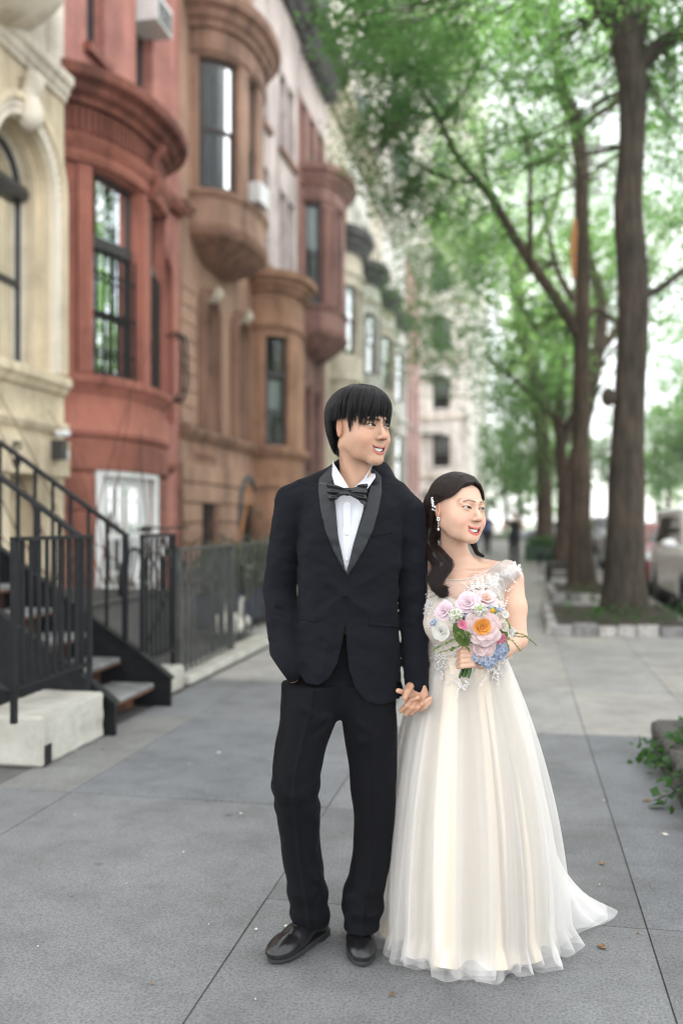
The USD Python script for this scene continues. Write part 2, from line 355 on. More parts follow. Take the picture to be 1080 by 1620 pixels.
for k in range(30): part(cu, 'curb_stone', rbox(2.13, 2.30, -6 + 2.4 * k, -6 + 2.4 * k + 2.385, -.16, .002 + r_.uniform(-.004, .004), .012), GRANITE[k % 3])
kind(part(None, 'far_sidewalk', box(10.42, 15.0, -20, 64.4, -.16, .0), CONC_L[1]))
# small litter: leaves and chips on the paving
LITT = [mat('dry_leaf', (.26, .14, .06), var=.4, scale=60), mat('pale_scrap', (.62, .58, .52), var=.1), mat('twig', (.16, .11, .07), var=.3)]
lit = []
for u, v, mi, sz_ in ((381, 1289, 1, .012), (346, 1192, 1, .02), (300, 1210, 1, .010), (162, 1186, 0, .018), (405, 1473, 1, .010), (452, 1468, 1, .012), (1052, 1322, 1, .022), (1045, 1260, 2, .02), (1023, 1268, 0, .03), (952, 1368, 0, .018), (952, 1500, 0, .022), (948, 1402, 1, .006), (955, 1268, 1, .010), (404, 1584, 1, .006), (620, 1576, 0, .012), (118, 1290, 1, .006), (200, 1400, 1, .006), (290, 1350, 1, .008), (330, 1465, 1, .005), (60, 1500, 1, .006), (1010, 1480, 0, .008), (240, 1560, 0, .008), (146, 1172, 1, .014), (122, 1190, 1, .012)):
    p = at(u, v, EYE * FPX / (v - 824)); a = r_.uniform(0, 3); lf = []
    for k in range(6): lf.append((math.cos(k * 1.047) * sz_ * (1 if k % 3 == 0 else .55), math.sin(k * 1.047) * sz_ * .6, .004 + .004 * (k % 2)))
    vv = np.vstack([np.array(lf) @ Rz(a).T, [[0, 0, .003]]]) + [p[0], p[1], 0]; ff = np.array([[k, (k + 1) % 6, 6] for k in range(6)])
    t_ = part(None, 'litter', (vv, ff), LITT[mi], smooth=True); tag(t_, 'scattered dry leaves and pale scraps lying on the pavement', 'litter', 'litter on the pavement')

# ================================================================ facades
def flatmap(X0): return lambda P: np.stack([X0 + P[:, 2], P[:, 0], P[:, 1]], 1)          # (s, z, d) -> world, s along the street
class Bow:
    """Plan of a bowed bay: half an ellipse on the wall X0, s measured along it from the near end."""
    def __init__(s, X0, yc, h, p, n=1200, q=2.4):
        t = np.linspace(0, np.pi, n); c, q_ = np.cos(t), np.sin(t)
        s.x = X0 + p * np.abs(q_) ** (2 / q); s.y = yc - h * np.sign(c) * np.abs(c) ** (2 / q)
        L = np.concatenate([[0], np.cumsum(np.hypot(np.diff(s.x), np.diff(s.y)))]); s.L = L; s.len = L[-1]
        tx, ty = np.gradient(s.x), np.gradient(s.y); m = np.hypot(tx, ty); s.nx, s.ny = ty / m, -tx / m
    def map(s, P):
        k = lambda q: np.interp(P[:, 0], s.L, q)
        return np.stack([k(s.x) + k(s.nx) * P[:, 2], k(s.y) + k(s.ny) * P[:, 2], P[:, 1]], 1)
    def at_u(s, u, far=False):
        """Arc length of the first wall point seen at photo column u."""
        a = (s.x * CS + s.y * SN) / (-s.x * SN + s.y * CS) * FPX + 540; k = np.argmax(a)
        return float(np.interp(u, a[:k + 1], s.L[:k + 1]))
def grid_box(M, s0, s1, z0, z1, d0, d1, n=1):
    """A box in facade coordinates carried through the plan map, cut in n along s."""
    S = np.linspace(s0, s1, n + 1); P = []
    for s in S: P += [(s, z0, d0), (s, z1, d0), (s, z1, d1), (s, z0, d1)]
    f = []
    for i in range(n):
        for k in range(4): f.append([4 * i + k, 4 * i + 4 + k, 4 * i + 4 + (k + 1) % 4, 4 * i + (k + 1) % 4])
    f += [[0, 1, 2, 3], [4 * n + 3, 4 * n + 2, 4 * n + 1, 4 * n]]
    return M(np.array(P, float)), np.array(f)
def wall(M, s0, s1, z0, z1, holes, th=.28, step=None):
    """A wall with openings; curved walls are cut into strips of width step."""
    poly = sbox(s0, z0, s1, z1)
    if holes: poly = poly.difference(unary_union(holes))
    if step:
        n = max(1, int((s1 - s0) / step)); cuts = np.linspace(s0, s1, n + 1); ms = []
        for a, b in zip(cuts[:-1], cuts[1:]):
            q = poly.intersection(sbox(a, z0, b, z1))
            if q.area > 1e-6:
                for g in getattr(q, 'geoms', [q]):
                    if g.area > 1e-6: ms.append(extrude(g, th))
        v, f = cat(ms)
    else: v, f = extrude(poly, th)
    return M(v - [0, 0, th]), f
def molding(M, prof, s0, s1, n=1):
    """A moulded band: profile of (d, z) points run along s."""
    S = np.linspace(s0, s1, n + 1); k = len(prof); P = np.array([(s, z, d) for s in S for d, z in prof], float); f = []
    for i in range(n):
        for j in range(k): f.append([i * k + j, (i + 1) * k + j, (i + 1) * k + (j + 1) % k, i * k + (j + 1) % k])
    f = np.array(f); f = np.vstack([f[:, [0, 1, 2]], f[:, [0, 2, 3]]]); e = [[0, j, j + 1] for j in range(1, k - 1)]
    f = np.vstack([f, e, [[n * k, n * k + j + 1, n * k + j] for j in range(1, k - 1)]])
    return M(P), f
def cornice_prof(z, h, d, base=-.02):
    return [(base, z), (d * .25, z), (d * .30, z + h * .18), (d * .55, z + h * .30), (d * .62, z + h * .5), (d * .95, z + h * .62), (d, z + h * .75), (d, z + h * .95), (d * .8, z + h), (base, z + h)]
def arch(s0, s1, z0, zs, n=14, rise=None):
    """Outline of a round-headed opening: sides up to the springing zs, then the arch."""
    c, r = (s0 + s1) / 2, (s1 - s0) / 2; rise = rise or r
    return Polygon([(s0, z0), (s1, z0)] + [(c + r * math.cos(t), zs + rise * math.sin(t)) for t in np.linspace(0, np.pi, n)])

PANE = pane_mat('window_glass', (.82, .86, .85), 1.40)
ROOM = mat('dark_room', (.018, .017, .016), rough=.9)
BLIND = mat('pale_blind', (.52, .52, .50), rough=.8, var=.08, scale=3, stretch=(1, 1, 14)); CURT = mat('curtain', (.40, .42, .44), rough=.9, var=.2, scale=4, stretch=(6, 6, .5))
FR_DARK = mat('dark_window_paint', (.030, .028, .027), rough=.5); FR_BROWN = mat('brown_window_paint', (.05, .034, .026), rough=.5); FR_WHITE = mat('white_window_paint', (.70, .70, .68), rough=.5, var=.06)
IRON = mat('black_iron', (.008, .0085, .0095), rough=.40, var=.3, scale=12, bump=.001, bscale=90, spec=.2); IRON_G = mat('grey_iron', (.06, .063, .058), rough=.55, var=.25, scale=9, spec=.3)
def window(T, M, s0, s1, z0, z1, frame, depth=.16, split=.5, n=1, blind=0.0, bars=0, transom=None, curtain=False, sill=None, w=.055, barmat=None, label=None, arched=None):
    """Sash window in a wall opening: frame with sashes, panes, the room behind; optional blind, bars, sill."""
    W = sub(T, 'window', label); B = lambda a, b, c, d_, e, f_: grid_box(M, a, b, c, d_, e, f_, n)
    d0, d1 = -depth - .06, -depth
    zt = z1 if transom is None else transom
    part(W, 'frame', [B(s0, s0 + w, z0, z1, d0, d1), B(s1 - w, s1, z0, z1, d0, d1), B(s0 + w, s1 - w, z1 - w, z1, d0, d1), B(s0 + w, s1 - w, z0, z0 + w * 1.3, d0, d1)], frame)
    if transom is not None: part(W, 'transom_bar', B(s0 + w, s1 - w, transom, transom + .16, d0, d1 + .05), frame)
    zm = z0 + (zt - z0) * split
    for a, b, q in ((z0 + w * 1.3, zm, .01), (zm, zt - (w if transom is None else 0), .03)):
        e0, e1 = d0 + q - .02, d0 + q + .02
        part(W, 'sash', [B(s0 + w, s0 + w * 1.9, a, b, e0, e1), B(s1 - w * 1.9, s1 - w, a, b, e0, e1), B(s0 + w * 1.9, s1 - w * 1.9, b - .045, b, e0, e1), B(s0 + w * 1.9, s1 - w * 1.9, a, a + .045, e0, e1)], frame)
        part(W, 'pane', B(s0 + w * 1.9, s1 - w * 1.9, a + .045, b - .045, e0 + .012, e0 + .018), PANE)
    if transom is not None: part(W, 'pane', B(s0 + w, s1 - w, transom + .16, z1 - w, d0 + .02, d0 + .026), PANE)
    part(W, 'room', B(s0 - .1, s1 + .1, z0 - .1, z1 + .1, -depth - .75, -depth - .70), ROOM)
    if blind: part(W, 'blind', B(s0 + w, s1 - w, zt - (zt - z0) * blind, zt - .02, d0 - .07, d0 - .06), BLIND)
    if curtain: part(W, 'curtain', [B(s0 + w, s0 + (s1 - s0) * .35, z0, zt, d0 - .1, d0 - .08), B(s1 - (s1 - s0) * .3, s1 - w, z0, zt, d0 - .1, d0 - .08)], CURT)
    if sill: part(W, 'sill', B(s0 - .1, s1 + .1, z0 - .14, z0, -depth, .12), sill)
    for k in range(bars):
        s = s0 + (s1 - s0) * (k + .5) / bars; part(W, 'bar', B(s - .015, s + .015, z0 + .02, zt - .02, -.05, -.028), barmat or IRON)
    if bars:
        for q in (.2, .5, .8): z = z0 + (zt - z0) * q; part(W, 'bar_rail', B(s0, s1, z - .016, z + .016, -.062, -.048), barmat or IRON)
    return W
def rect(s0, s1, z0, z1): return sbox(s0, z0, s1, z1)

def stone(name, c, c2=None, streak=True, bump=.006):
    """Painted or bare stone: mottled, with run-off streaks down the wall."""
    c = np.array(c); c2 = np.array(c2) if c2 is not None else c * .72
    return usdkit.material(stage, '/World/Looks/' + name, {'g': ('geometry', {}), 'mp': ('mapping', {'scale': (2.2, 2.2, .28)}), 'n': ('noise_texture', {'scale': 1.0, 'detail': 7.0, 'roughness': .65}), 'n2': ('noise_texture', {'scale': .8, 'detail': 6.0, 'roughness': .7}), 'n3': ('noise_texture', {'scale': 16.0, 'detail': 5.0}),
        'r': ('rgb_ramp', {'ramp': [(.36, tuple(c2 * .86)), (.50, tuple(c)), (.66, tuple(np.minimum(c * 1.18 + .01, .85)))]}), 'r2': ('rgb_ramp', {'ramp': [(.32, (.50, .47, .46)), (.5, (1, 1, 1)), (.70, (1.24, 1.22, 1.20))]}), 'm': ('mix_color', {'blend_type': 'multiply', 'fac': .75, 'use_clamp': False}), 'b': ('bump', {'distance': bump}), 'p': ('principled_bsdf', {'roughness': .82, 'specular_ior_level': .3})},
        [('g.position', 'mp.vector'), ('mp.vector', 'n.vector'), ('g.position', 'n2.vector'), ('g.position', 'n3.vector'), ('n.fac', 'r.fac'), ('n2.fac', 'r2.fac'), ('r.color', 'm.a'), ('r2.color', 'm.b'), ('m.result', 'p.base_color'), ('n3.fac', 'b.height'), ('b.normal', 'p.normal')], surface='p.BSDF')
YEL_S = stone('cream_paint', (.60, .51, .36), (.50, .41, .28)); YEL_L = stone('pale_cream_paint', (.66, .60, .50), (.56, .49, .38))
RED_S = stone('red_paint', (.335, .125, .088), (.245, .088, .064)); RED_T = stone('dark_red_stone', (.235, .085, .058), (.16, .062, .045)); RED_L = stone('salmon_paint', (.40, .17, .135), (.32, .13, .10))
BRN_S = stone('brownstone', (.32, .195, .135), (.24, .14, .095)); BRN_T = stone('brown_trim', (.255, .145, .098), (.17, .098, .07)); BRN_O = stone('orange_brownstone', (.30, .165, .10), (.21, .11, .068))
PNK_S = stone('pale_pink_stone', (.52, .44, .41), (.44, .36, .335)); PNK_T = stone('rose_brown_stone', (.25, .135, .11), (.18, .095, .08))
CRM_S = stone('cream_limestone', (.58, .52, .41), (.48, .42, .32)); CRM_W = stone('white_limestone', (.68, .65, .60), (.58, .54, .48)); SLATE = stone('dark_slate_trim', (.10, .095, .095), (.06, .06, .06)); PINKB = stone('pink_brick', (.45, .27, .235), (.36, .21, .18))
ROOFTOP = 17.2
XW = -6.7
def body(T, y0, y1, m, X=XW, top=ROOFTOP, back=-17.5):
    part(T, 'party_walls', [box(back, X - .28, y0, y0 + .25, 0, top), box(back, X - .28, y1 - .25, y1, 0, top), box(back, back + .3, y0 + .25, y1 - .25, 0, top)], m)
    part(T, 'roof', box(back + .3, X - .28, y0 + .25, y1 - .25, top - .5, top - .25), ROOM)

# ---------------------------------------------------------------- cream house with the iron stoop
def cream_house():
    X = -6.0; M = flatmap(X); T = thing('town_house', 'cream painted house with a deep round arched window above the iron stoop', 'house', (X, 9, 0), group='row of town houses')
    y0, y1 = 5.2, 11.40; ac = ystreet(35, X); ain = .66; zs = 5.62; sill = 3.30
    hole = arch(ac - ain, ac + ain, sill, zs); door = rect(5.45, 6.75, 2.3, 5.0); lowdoor = rect(10.05, 10.72, 0, zstreet(752, X, 10.4))
    part(T, 'wall', wall(M, y0, y1, 0, 7.0, [hole, door, lowdoor], th=.42), YEL_S)
    part(T, 'wall_upper', wall(M, y0, y1, 7.0, ROOFTOP, [rect(6.2, 7.4, 8.5, 11), rect(6.2, 7.4, 12, 14.5), rect(8.4, 9.5, 12, 14.5)], th=.42), YEL_L)
    body(T, y0, y1, YEL_S, X=X - .14)
    part(T, 'corner_return', box(XW - .5, X - .43, y1 - .3, y1, 0, ROOFTOP), YEL_S)
    # arch mouldings: stepped rings inside the reveal and a raised band round it
    def ring(ri, ro, d0, d1, zb=sill):
        q = arch(ac - ro, ac + ro, zb, zs).difference(arch(ac - ri, ac + ri, zb - .1, zs)); v, f = extrude(q, d1 - d0); return M(v + [0, 0, d0]), f
    part(T, 'arch_band', ring(.70, .92, -.01, .07), YEL_L); part(T, 'arch_band', ring(.88, .97, .06, .11), YEL_S)
    part(T, 'arch_reveal', ring(.60, .67, -.40, -.16), YEL_S); part(T, 'arch_reveal', ring(.56, .62, -.42, -.30), YEL_L)
    for k in range(26):                                                          # bead moulding
        t = k / 25 * math.pi; part(T, 'bead', [xf(sphere((0, 0, 0), .028, 1), None, M(np.array([[ac + .80 * math.cos(t), zs + .80 * math.sin(t), .075]]))[0])], YEL_L, smooth=True)
    key = catmull([(ac, zs + .62, .0), (ac, zs + .70, .14), (ac, zs + .95, .10), (ac, zs + 1.12, .16), (ac, zs + 1.26, .08)], 6)
    part(T, 'keystone', tube(M(key), np.interp(np.linspace(0, 1, len(key)), [0, .2, .5, .8, 1], [.09, .14, .11, .13, .06]), 10), YEL_L, smooth=True)
    W = sub(T, 'window', 'dark arched window'); fr = arch(ac - ain + .02, ac + ain - .02, sill, zs).difference(unary_union([arch(ac - ain + .12, ac - .04, zs + .06, zs + .06, rise=.5).intersection(arch(ac - .54, ac + .54, sill, zs)), arch(ac - .54, ac + .54, sill, zs).intersection(rect(ac - .54, ac - .04, zs + .07, zs + 1)), arch(ac - .54, ac + .54, sill, zs).intersection(rect(ac + .04, ac + .54, zs + .07, zs + 1)), rect(ac - .54, ac - .04, sill + .08, zs - .10), rect(ac + .04, ac + .54, sill + .08, zs - .10)]))
    v, f = extrude(fr, .07); part(W, 'frame', (M(v + [0, 0, -.42]), f), FR_DARK)
    part(W, 'transom_bar', molding(M, [(-.42, zs - .12), (-.26, zs - .12), (-.22, zs - .04), (-.26, zs + .06), (-.42, zs + .06)], ac - .56, ac + .56), FR_DARK)
    part(W, 'sash_rail', grid_box(M, ac - .54, ac + .54, 4.38, 4.46, -.40, -.345), FR_DARK)
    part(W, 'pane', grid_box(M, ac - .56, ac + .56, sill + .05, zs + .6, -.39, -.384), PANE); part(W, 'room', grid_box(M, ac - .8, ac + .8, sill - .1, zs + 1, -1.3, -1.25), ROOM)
    part(W, 'curtain', grid_box(M, ac - .5, ac + .5, sill, 5.0, -.55, -.54), CURT)
    part(T, 'window_sill', molding(M, [(-.4, sill - .02), (.09, sill - .02), (.12, sill - .06), (.12, sill - .14), (.08, sill - .18), (.04, sill - .26), (-.02, sill - .26)], 9.2, y1 + .0), YEL_S)
    part(T, 'string_course', molding(M, [(-.02, 2.66), (.06, 2.66), (.07, 2.60), (.03, 2.52), (-.02, 2.50)], y0, y1 + .02), YEL_S)
    part(T, 'base_band', grid_box(M, 9.0, y1 + .05, 1.95, 2.42, -.02, .06), YEL_S)
    part(T, 'cornice', molding(M, cornice_prof(6.98, .34, .15), y0, y1 + .0), YEL_L)
    part(T, 'wall_joint', [grid_box(M, ac + 1.0, y1, z, z + .014, -.01, .003) for z in (6.05, 6.52)], mat('mortar_tan', (.36, .29, .2)))  # thin tan mortar lines along two joints of the cream wall
    # the swelling underside of the oriel above
    c = M(np.array([[ac - .95, 8.15, -.1]]))[0]; t = np.linspace(0, np.pi / 2, 12)
    prof = [(.05 + 1.35 * math.sin(q), -1.05 * math.cos(q)) for q in t] + [(1.42, .05), (1.42, .16), (1.36, .2), (1.36, 2.6)]
    v, f = lathe(prof, (0, 0, 0), 40); v = v * [.78, 1, 1] + c; part(T, 'oriel', (v, f), YEL_L, smooth=35)
    # door, lamp, ornament, lower door
    D = sub(T, 'door'); part(D, 'leaf', grid_box(M, 5.5, 6.7, 2.3, 4.4, -.38, -.30), FR_BROWN); part(D, 'fanlight', grid_box(M, 5.5, 6.7, 4.42, 5.0, -.36, -.354), PANE)
    D = sub(T, 'door', 'cream door under the stoop level'); part(D, 'leaf', grid_box(M, 10.05, 10.72, 0, 1.93, -.36, -.30), YEL_S); part(D, 'panel', grid_box(M, 10.2, 10.57, .3, 1.6, -.30, -.285), YEL_S)
    y = ystreet(75, X); z = zstreet(712, X, y); L = sub(T, 'wall_lamp'); part(L, 'lamp_box', grid_box(M, y - .02, y + .12, z - .12, z + .13, .06, .22), FR_DARK); part(L, 'lamp_glass', sphere(M(np.array([[y + .18, z - .06, .16]]))[0], (.05, .05, .08), 2), FR_WHITE, smooth=True); part(L, 'camera_housing', tube([M(np.array([[y + .10, z + .22, .06]]))[0], M(np.array([[y + .27, z + .24, .16]]))[0]], .045, 10), FR_WHITE, smooth=True)
    y = ystreet(17, X); z = zstreet(718, X, y); orn = []
    for dz in (.10, -.10):
        for a in (-1, 1): orn.append(tube(M(catmull([(y - .01, z + dz, .075), (y + a * .05, z + dz + .05, .085), (y + a * .075, z + dz - .01, .085), (y + a * .03, z + dz - .05, .08)], 5)), .011, 6))
    part(T, 'iron_ornament', orn, IRON, smooth=True)
    return T
cream_house()

def arched_opening(T, M, c, w, z0, zs, m, frame, ring_d=.08, blind=False, keym=None, label=None, depth=.3, deep=None):
    W = sub(T, 'arched_window', label)
    for ri, ro, d0, d1 in ((w, w + .10, -.01, ring_d), (w + .09, w + .20, -.01, ring_d * .55), (w - .07, w + .005, -depth, -.14)):
        q = arch(c - ro, c + ro, z0, zs).difference(arch(c - ri, c + ri, z0 - .1, zs)); v, f = extrude(q, d1 - d0); part(W, 'surround', (M(v + [0, 0, d0]), f), m)
    q = arch(c - w + .05, c + w - .05, z0, zs).difference(unary_union([arch(c - w + .13, c + w - .13, zs + .06, zs + .06), rect(c - w + .13, c + w - .13, z0 + .1, z0 + (zs - z0) * .48), rect(c - w + .13, c + w - .13, z0 + (zs - z0) * .52, zs - .06)]))
    v, f = extrude(q, .06); part(W, 'frame', (M(v + [0, 0, -depth]), f), frame)
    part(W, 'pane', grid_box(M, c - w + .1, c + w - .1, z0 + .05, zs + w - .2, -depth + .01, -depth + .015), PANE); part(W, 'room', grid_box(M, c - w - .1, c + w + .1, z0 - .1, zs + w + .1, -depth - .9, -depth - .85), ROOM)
    if blind: part(W, 'shutter', grid_box(M, c - w + .1, c + w - .1, z0 + .05, zs, -depth - .14, -depth - .13), deep or BRN_S)
    if keym is not None:
        k = catmull([(c, zs + w - .06, .02), (c, zs + w + .06, ring_d + .1), (c, zs + w + .24, ring_d + .03)], 5); part(W, 'keystone', tube(M(k), [.09, .10, .11, .12, .12, .11, .10, .09, .08, .06, .04][:len(k)], 8), keym, smooth=True)
    return W

# ---------------------------------------------------------------- red house
def red_house():
    y0, y1 = 11.42, 17.47; M = flatmap(XW); T = thing('town_house', 'red painted house with a bowed bay and barred tall window', 'house', (XW, 14.4, 0), group='row of town houses')
    b = Bow(XW, 13.26, 1.70, 1.08); BM = b.map; n = 26
    a0, a1 = ystreet(250, XW), ystreet(267, XW); ac, aw = (a0 + a1) / 2, .34
    wins = []
    for u0, u1, vt, vb in ((137, 166, -260, 102), (215, 241, -180, 142)): wins.append((ystreet(u0, XW), ystreet(u1, XW), zstreet(vb, XW, ystreet(u0, XW)), zstreet(vt, XW, ystreet(u0, XW))))
    zt = zstreet(-200, XW, 13.5)
    part(T, 'wall', wall(M, y0, y1, 0, ROOFTOP, [arch(ac - aw, ac + aw, 3.3, 6.1), rect(15.35, 16.35, 0, 2.05)] + [rect(a, b_, 8.9, 11.5) for a, b_, c, d in wins] + [rect(a, b_, 12.0, 14.6) for a, b_, c, d in wins], th=.3), RED_L)
    body(T, y0, y1, RED_S)
    for a, b_, c, d in wins:
        window(T, M, a, b_, 8.9, 11.5, FR_DARK, depth=.2, sill=RED_T, curtain=True); window(T, M, a, b_, 12.0, 14.6, FR_DARK, depth=.2, sill=RED_T)
    a, b_ = wins[1][:2]; A = sub(T, 'air_conditioner'); part(A, 'case', grid_box(M, a + .1, b_ + .08, 10.35, 10.85, -.2, .36), FR_WHITE); part(A, 'grille', [grid_box(M, a + .14, b_ + .04, 10.40 + .05 * k, 10.415 + .05 * k, .36, .372) for k in range(8)], IRON_G)
    s0, s1 = b.at_u(147), b.at_u(215); f0, f1 = s1 + .55, s1 + 1.35
    s1 += .12; zw0, zw1, ztr = 3.42, 6.32, 5.26
    g0, g1 = b.at_u(158), b.at_u(242)
    part(T, 'bay_wall', wall(BM, 0, b.len, 0, 7.45, [rect(s0, s1, zw0, zw1), rect(f0, f1, zw0, zw1), rect(g0, g1, .25, 2.0)], th=.26, step=.09), RED_S, smooth=25)
    window(T, BM, s0, s1, zw0, zw1, FR_DARK, depth=.15, n=6, transom=ztr, bars=7, blind=0, curtain=True, label='tall window with iron bars and a clear transom'); window(T, BM, f0, f1, zw0, zw1, FR_DARK, depth=.15, n=6, transom=ztr, bars=6)
    W = window(T, BM, g0, g1, .25, 2.0, FR_WHITE, depth=.05, n=8, bars=8, barmat=FR_WHITE, w=.09, blind=.75, label='white framed basement window behind white bars')
    part(W, 'casing', [grid_box(BM, g0 - .10, g0, .2, 2.12, -.02, .06, 2), grid_box(BM, g1, g1 + .10, .2, 2.12, -.02, .06, 2), grid_box(BM, g0, g1, 2.0, 2.12, -.02, .06, 8)], FR_WHITE)
    def band(name, prof, m): part(T, name, molding(BM, prof, .0, b.len, 40), m, smooth=30)
    band('bay_sill', [(-.02, 3.16), (.05, 3.16), (.09, 3.24), (.16, 3.30), (.17, 3.39), (.10, 3.42), (-.02, 3.42)], RED_S)
    band('bay_base', [(-.02, 2.55), (.10, 2.55), (.13, 2.62), (.06, 2.78), (.03, 3.16), (-.02, 3.16)], RED_S)
    band('stone_course', [(-.02, 2.08), (.085, 2.08), (.10, 2.12), (.10, 2.48), (.085, 2.52), (-.02, 2.52)], RED_T)
    for z in (.02, .5, 1.0, 1.5):
        for q0, q1 in ((0.02, g0 - .12), (g1 + .12, b.len - .02)):
            part(T, 'stone_course', molding(BM, [(-.02, z + .02), (.055, z + .02), (.07, z + .05), (.07, z + .44), (.055, z + .47), (-.02, z + .47)], q0, q1, 14), RED_T, smooth=30)
    band('bay_lintel_band', [(-.02, 6.36), (.07, 6.36), (.10, 6.44), (.06, 6.52), (.14, 6.62), (.16, 6.70), (.05, 6.74), (-.02, 6.74)], RED_S)
    for k in range(46):
        s = .12 + k * (b.len - .24) / 45
        part(T, 'frieze_flute', molding(BM, [(-.01, 6.80), (.05, 6.80), (.06, 6.83), (.06, 7.10), (.05, 7.13), (-.01, 7.13)], s - .022, s + .022, 1), RED_T)
    part(T, 'bay_cornice', molding(BM, cornice_prof(7.16, .42, .42), 0, b.len, 46), RED_T, smooth=30)
    part(T, 'bay_roof', (np.vstack([np.stack([b.x, b.y, np.full(len(b.x), 7.56)], 1), [[XW, 13.26, 7.62]]]), np.array([[i, i + 1, len(b.x)] for i in range(len(b.x) - 1)])), SLATE)
    for s in (s0 - .14, s1 + .14, f1 + .14): part(T, 'bay_pilaster', molding(BM, [(-.02, 3.44), (.05, 3.44), (.05, 6.34), (-.02, 6.34)], s - .10, s + .10, 2), RED_S)
    part(T, 'scroll_bracket', tube(BM(catmull([(s1 + .28, 6.30, .05), (s1 + .28, 6.55, .16), (s1 + .28, 6.85, .10), (s1 + .28, 7.12, .28)], 6)), .075, 8), RED_T, smooth=True)
    part(T, 'string_course', molding(M, [(-.02, 7.45), (.12, 7.45), (.20, 7.55), (.22, 7.66), (.12, 7.70), (-.02, 7.70)], 14.98, y1), RED_T); part(T, 'string_course', molding(M, cornice_prof(8.0, .2, .2), y0, 11.7), RED_T)
    arched_opening(T, M, ac, aw, 3.3, 6.1, RED_S, FR_DARK, ring_d=.05)
    W = sub(T, 'window_guard', 'black iron guard standing off the wall'); y = ystreet(277, XW) - .42
    for q in (.0, .28): part(W, 'guard_bar', tube(M(catmull([(y + q, 4.95, .0), (y + q, 4.95, .26), (y + q, 4.2, .30), (y + q, 3.75, .22), (y + q, 3.72, .0)], 5)), .028, 6), IRON, smooth=True)
    for z in (4.9, 4.4, 3.9): part(W, 'guard_rail', tube(M(np.array([(y - .02, z, .27), (y + .30, z, .27)])), .02, 6), IRON)
    D = sub(T, 'door', 'white basement door'); part(D, 'leaf', grid_box(M, 15.45, 16.25, 0, 1.98, -.18, -.12), FR_WHITE); part(D, 'casing', [grid_box(M, 15.35, 15.45, 0, 2.05, -.2, .03), grid_box(M, 16.25, 16.36, 0, 2.05, -.2, .03), grid_box(M, 15.45, 16.25, 1.98, 2.05, -.2, .03)], FR_WHITE); part(D, 'hood', molding(M, cornice_prof(2.12, .34, .32), 15.2, 16.55), RED_T)
    part(T, 'roof_cornice', molding(M, cornice_prof(16.4, .8, .7), y0, y1), RED_T)
red_house()

# ---------------------------------------------------------------- brownstone with an oriel over two arches
def oriel(T, X, yc, h, p, z0, zsill, ztop, mw, mt, wins, frame, under=.9, blind=0, capm=None):
    b = Bow(X, yc, h, p); BM = b.map
    part(T, 'oriel_wall', wall(BM, 0, b.len, zsill - .02, ztop, [rect(a, c, zsill + .08, ztop - .55) for a, c in [(w[0], w[1]) for w in wins]], th=.22, step=.09), mw, smooth=25)
    for w in wins: window(T, BM, w[0], w[1], zsill + .08, ztop - .55, frame, depth=.12, n=4, blind=w[2] if len(w) > 2 else 0, split=.46)
    part(T, 'oriel_band', molding(BM, [(-.02, zsill - .72), (.02, zsill - .72), (.05, zsill - .62), (.03, zsill - .56), (.03, zsill - .12), (.09, zsill - .06), (.12, zsill), (.05, zsill + .06), (-.02, zsill + .06)], 0, b.len, 40), mw, smooth=30)
    part(T, 'oriel_moulding', molding(BM, [(-.02, zsill - .9), (.02, zsill - .9), (.07, zsill - .84), (.10, zsill - .74), (.03, zsill - .70), (-.02, zsill - .70)], 0, b.len, 40), mt, smooth=30)
    rows = []                                                                    # the corbel under it, tapering to the wall
    for t in np.linspace(0, 1, 9):
        q = (1 - t) ** .55 if t < 1 else 0.02; rows.append(np.stack([X + (b.x - X) * max(q, .02), yc + (b.y - yc) * (.35 + .65 * q), np.full(len(b.x), zsill - .9 - under * t)], 1)[::40])
    part(T, 'oriel_corbel', (np.vstack(rows), ringfaces(9, len(rows[0]), False)), mt, smooth=40)
    part(T, 'oriel_cornice', molding(BM, cornice_prof(ztop, .62, .40), 0, b.len, 44), capm or mt, smooth=30); part(T, 'oriel_frieze', molding(BM, [(-.02, ztop - .5), (.03, ztop - .5), (.06, ztop - .44), (.03, ztop - .4), (.03, ztop), (-.02, ztop)], 0, b.len, 40), mt, smooth=30)
    part(T, 'oriel_roof', (np.vstack([np.stack([b.x, b.y, np.full(len(b.x), ztop + .6)], 1), [[X, yc, ztop + .66]]]), np.array([[i, i + 1, len(b.x)] for i in range(len(b.x) - 1)])), SLATE)
    return b
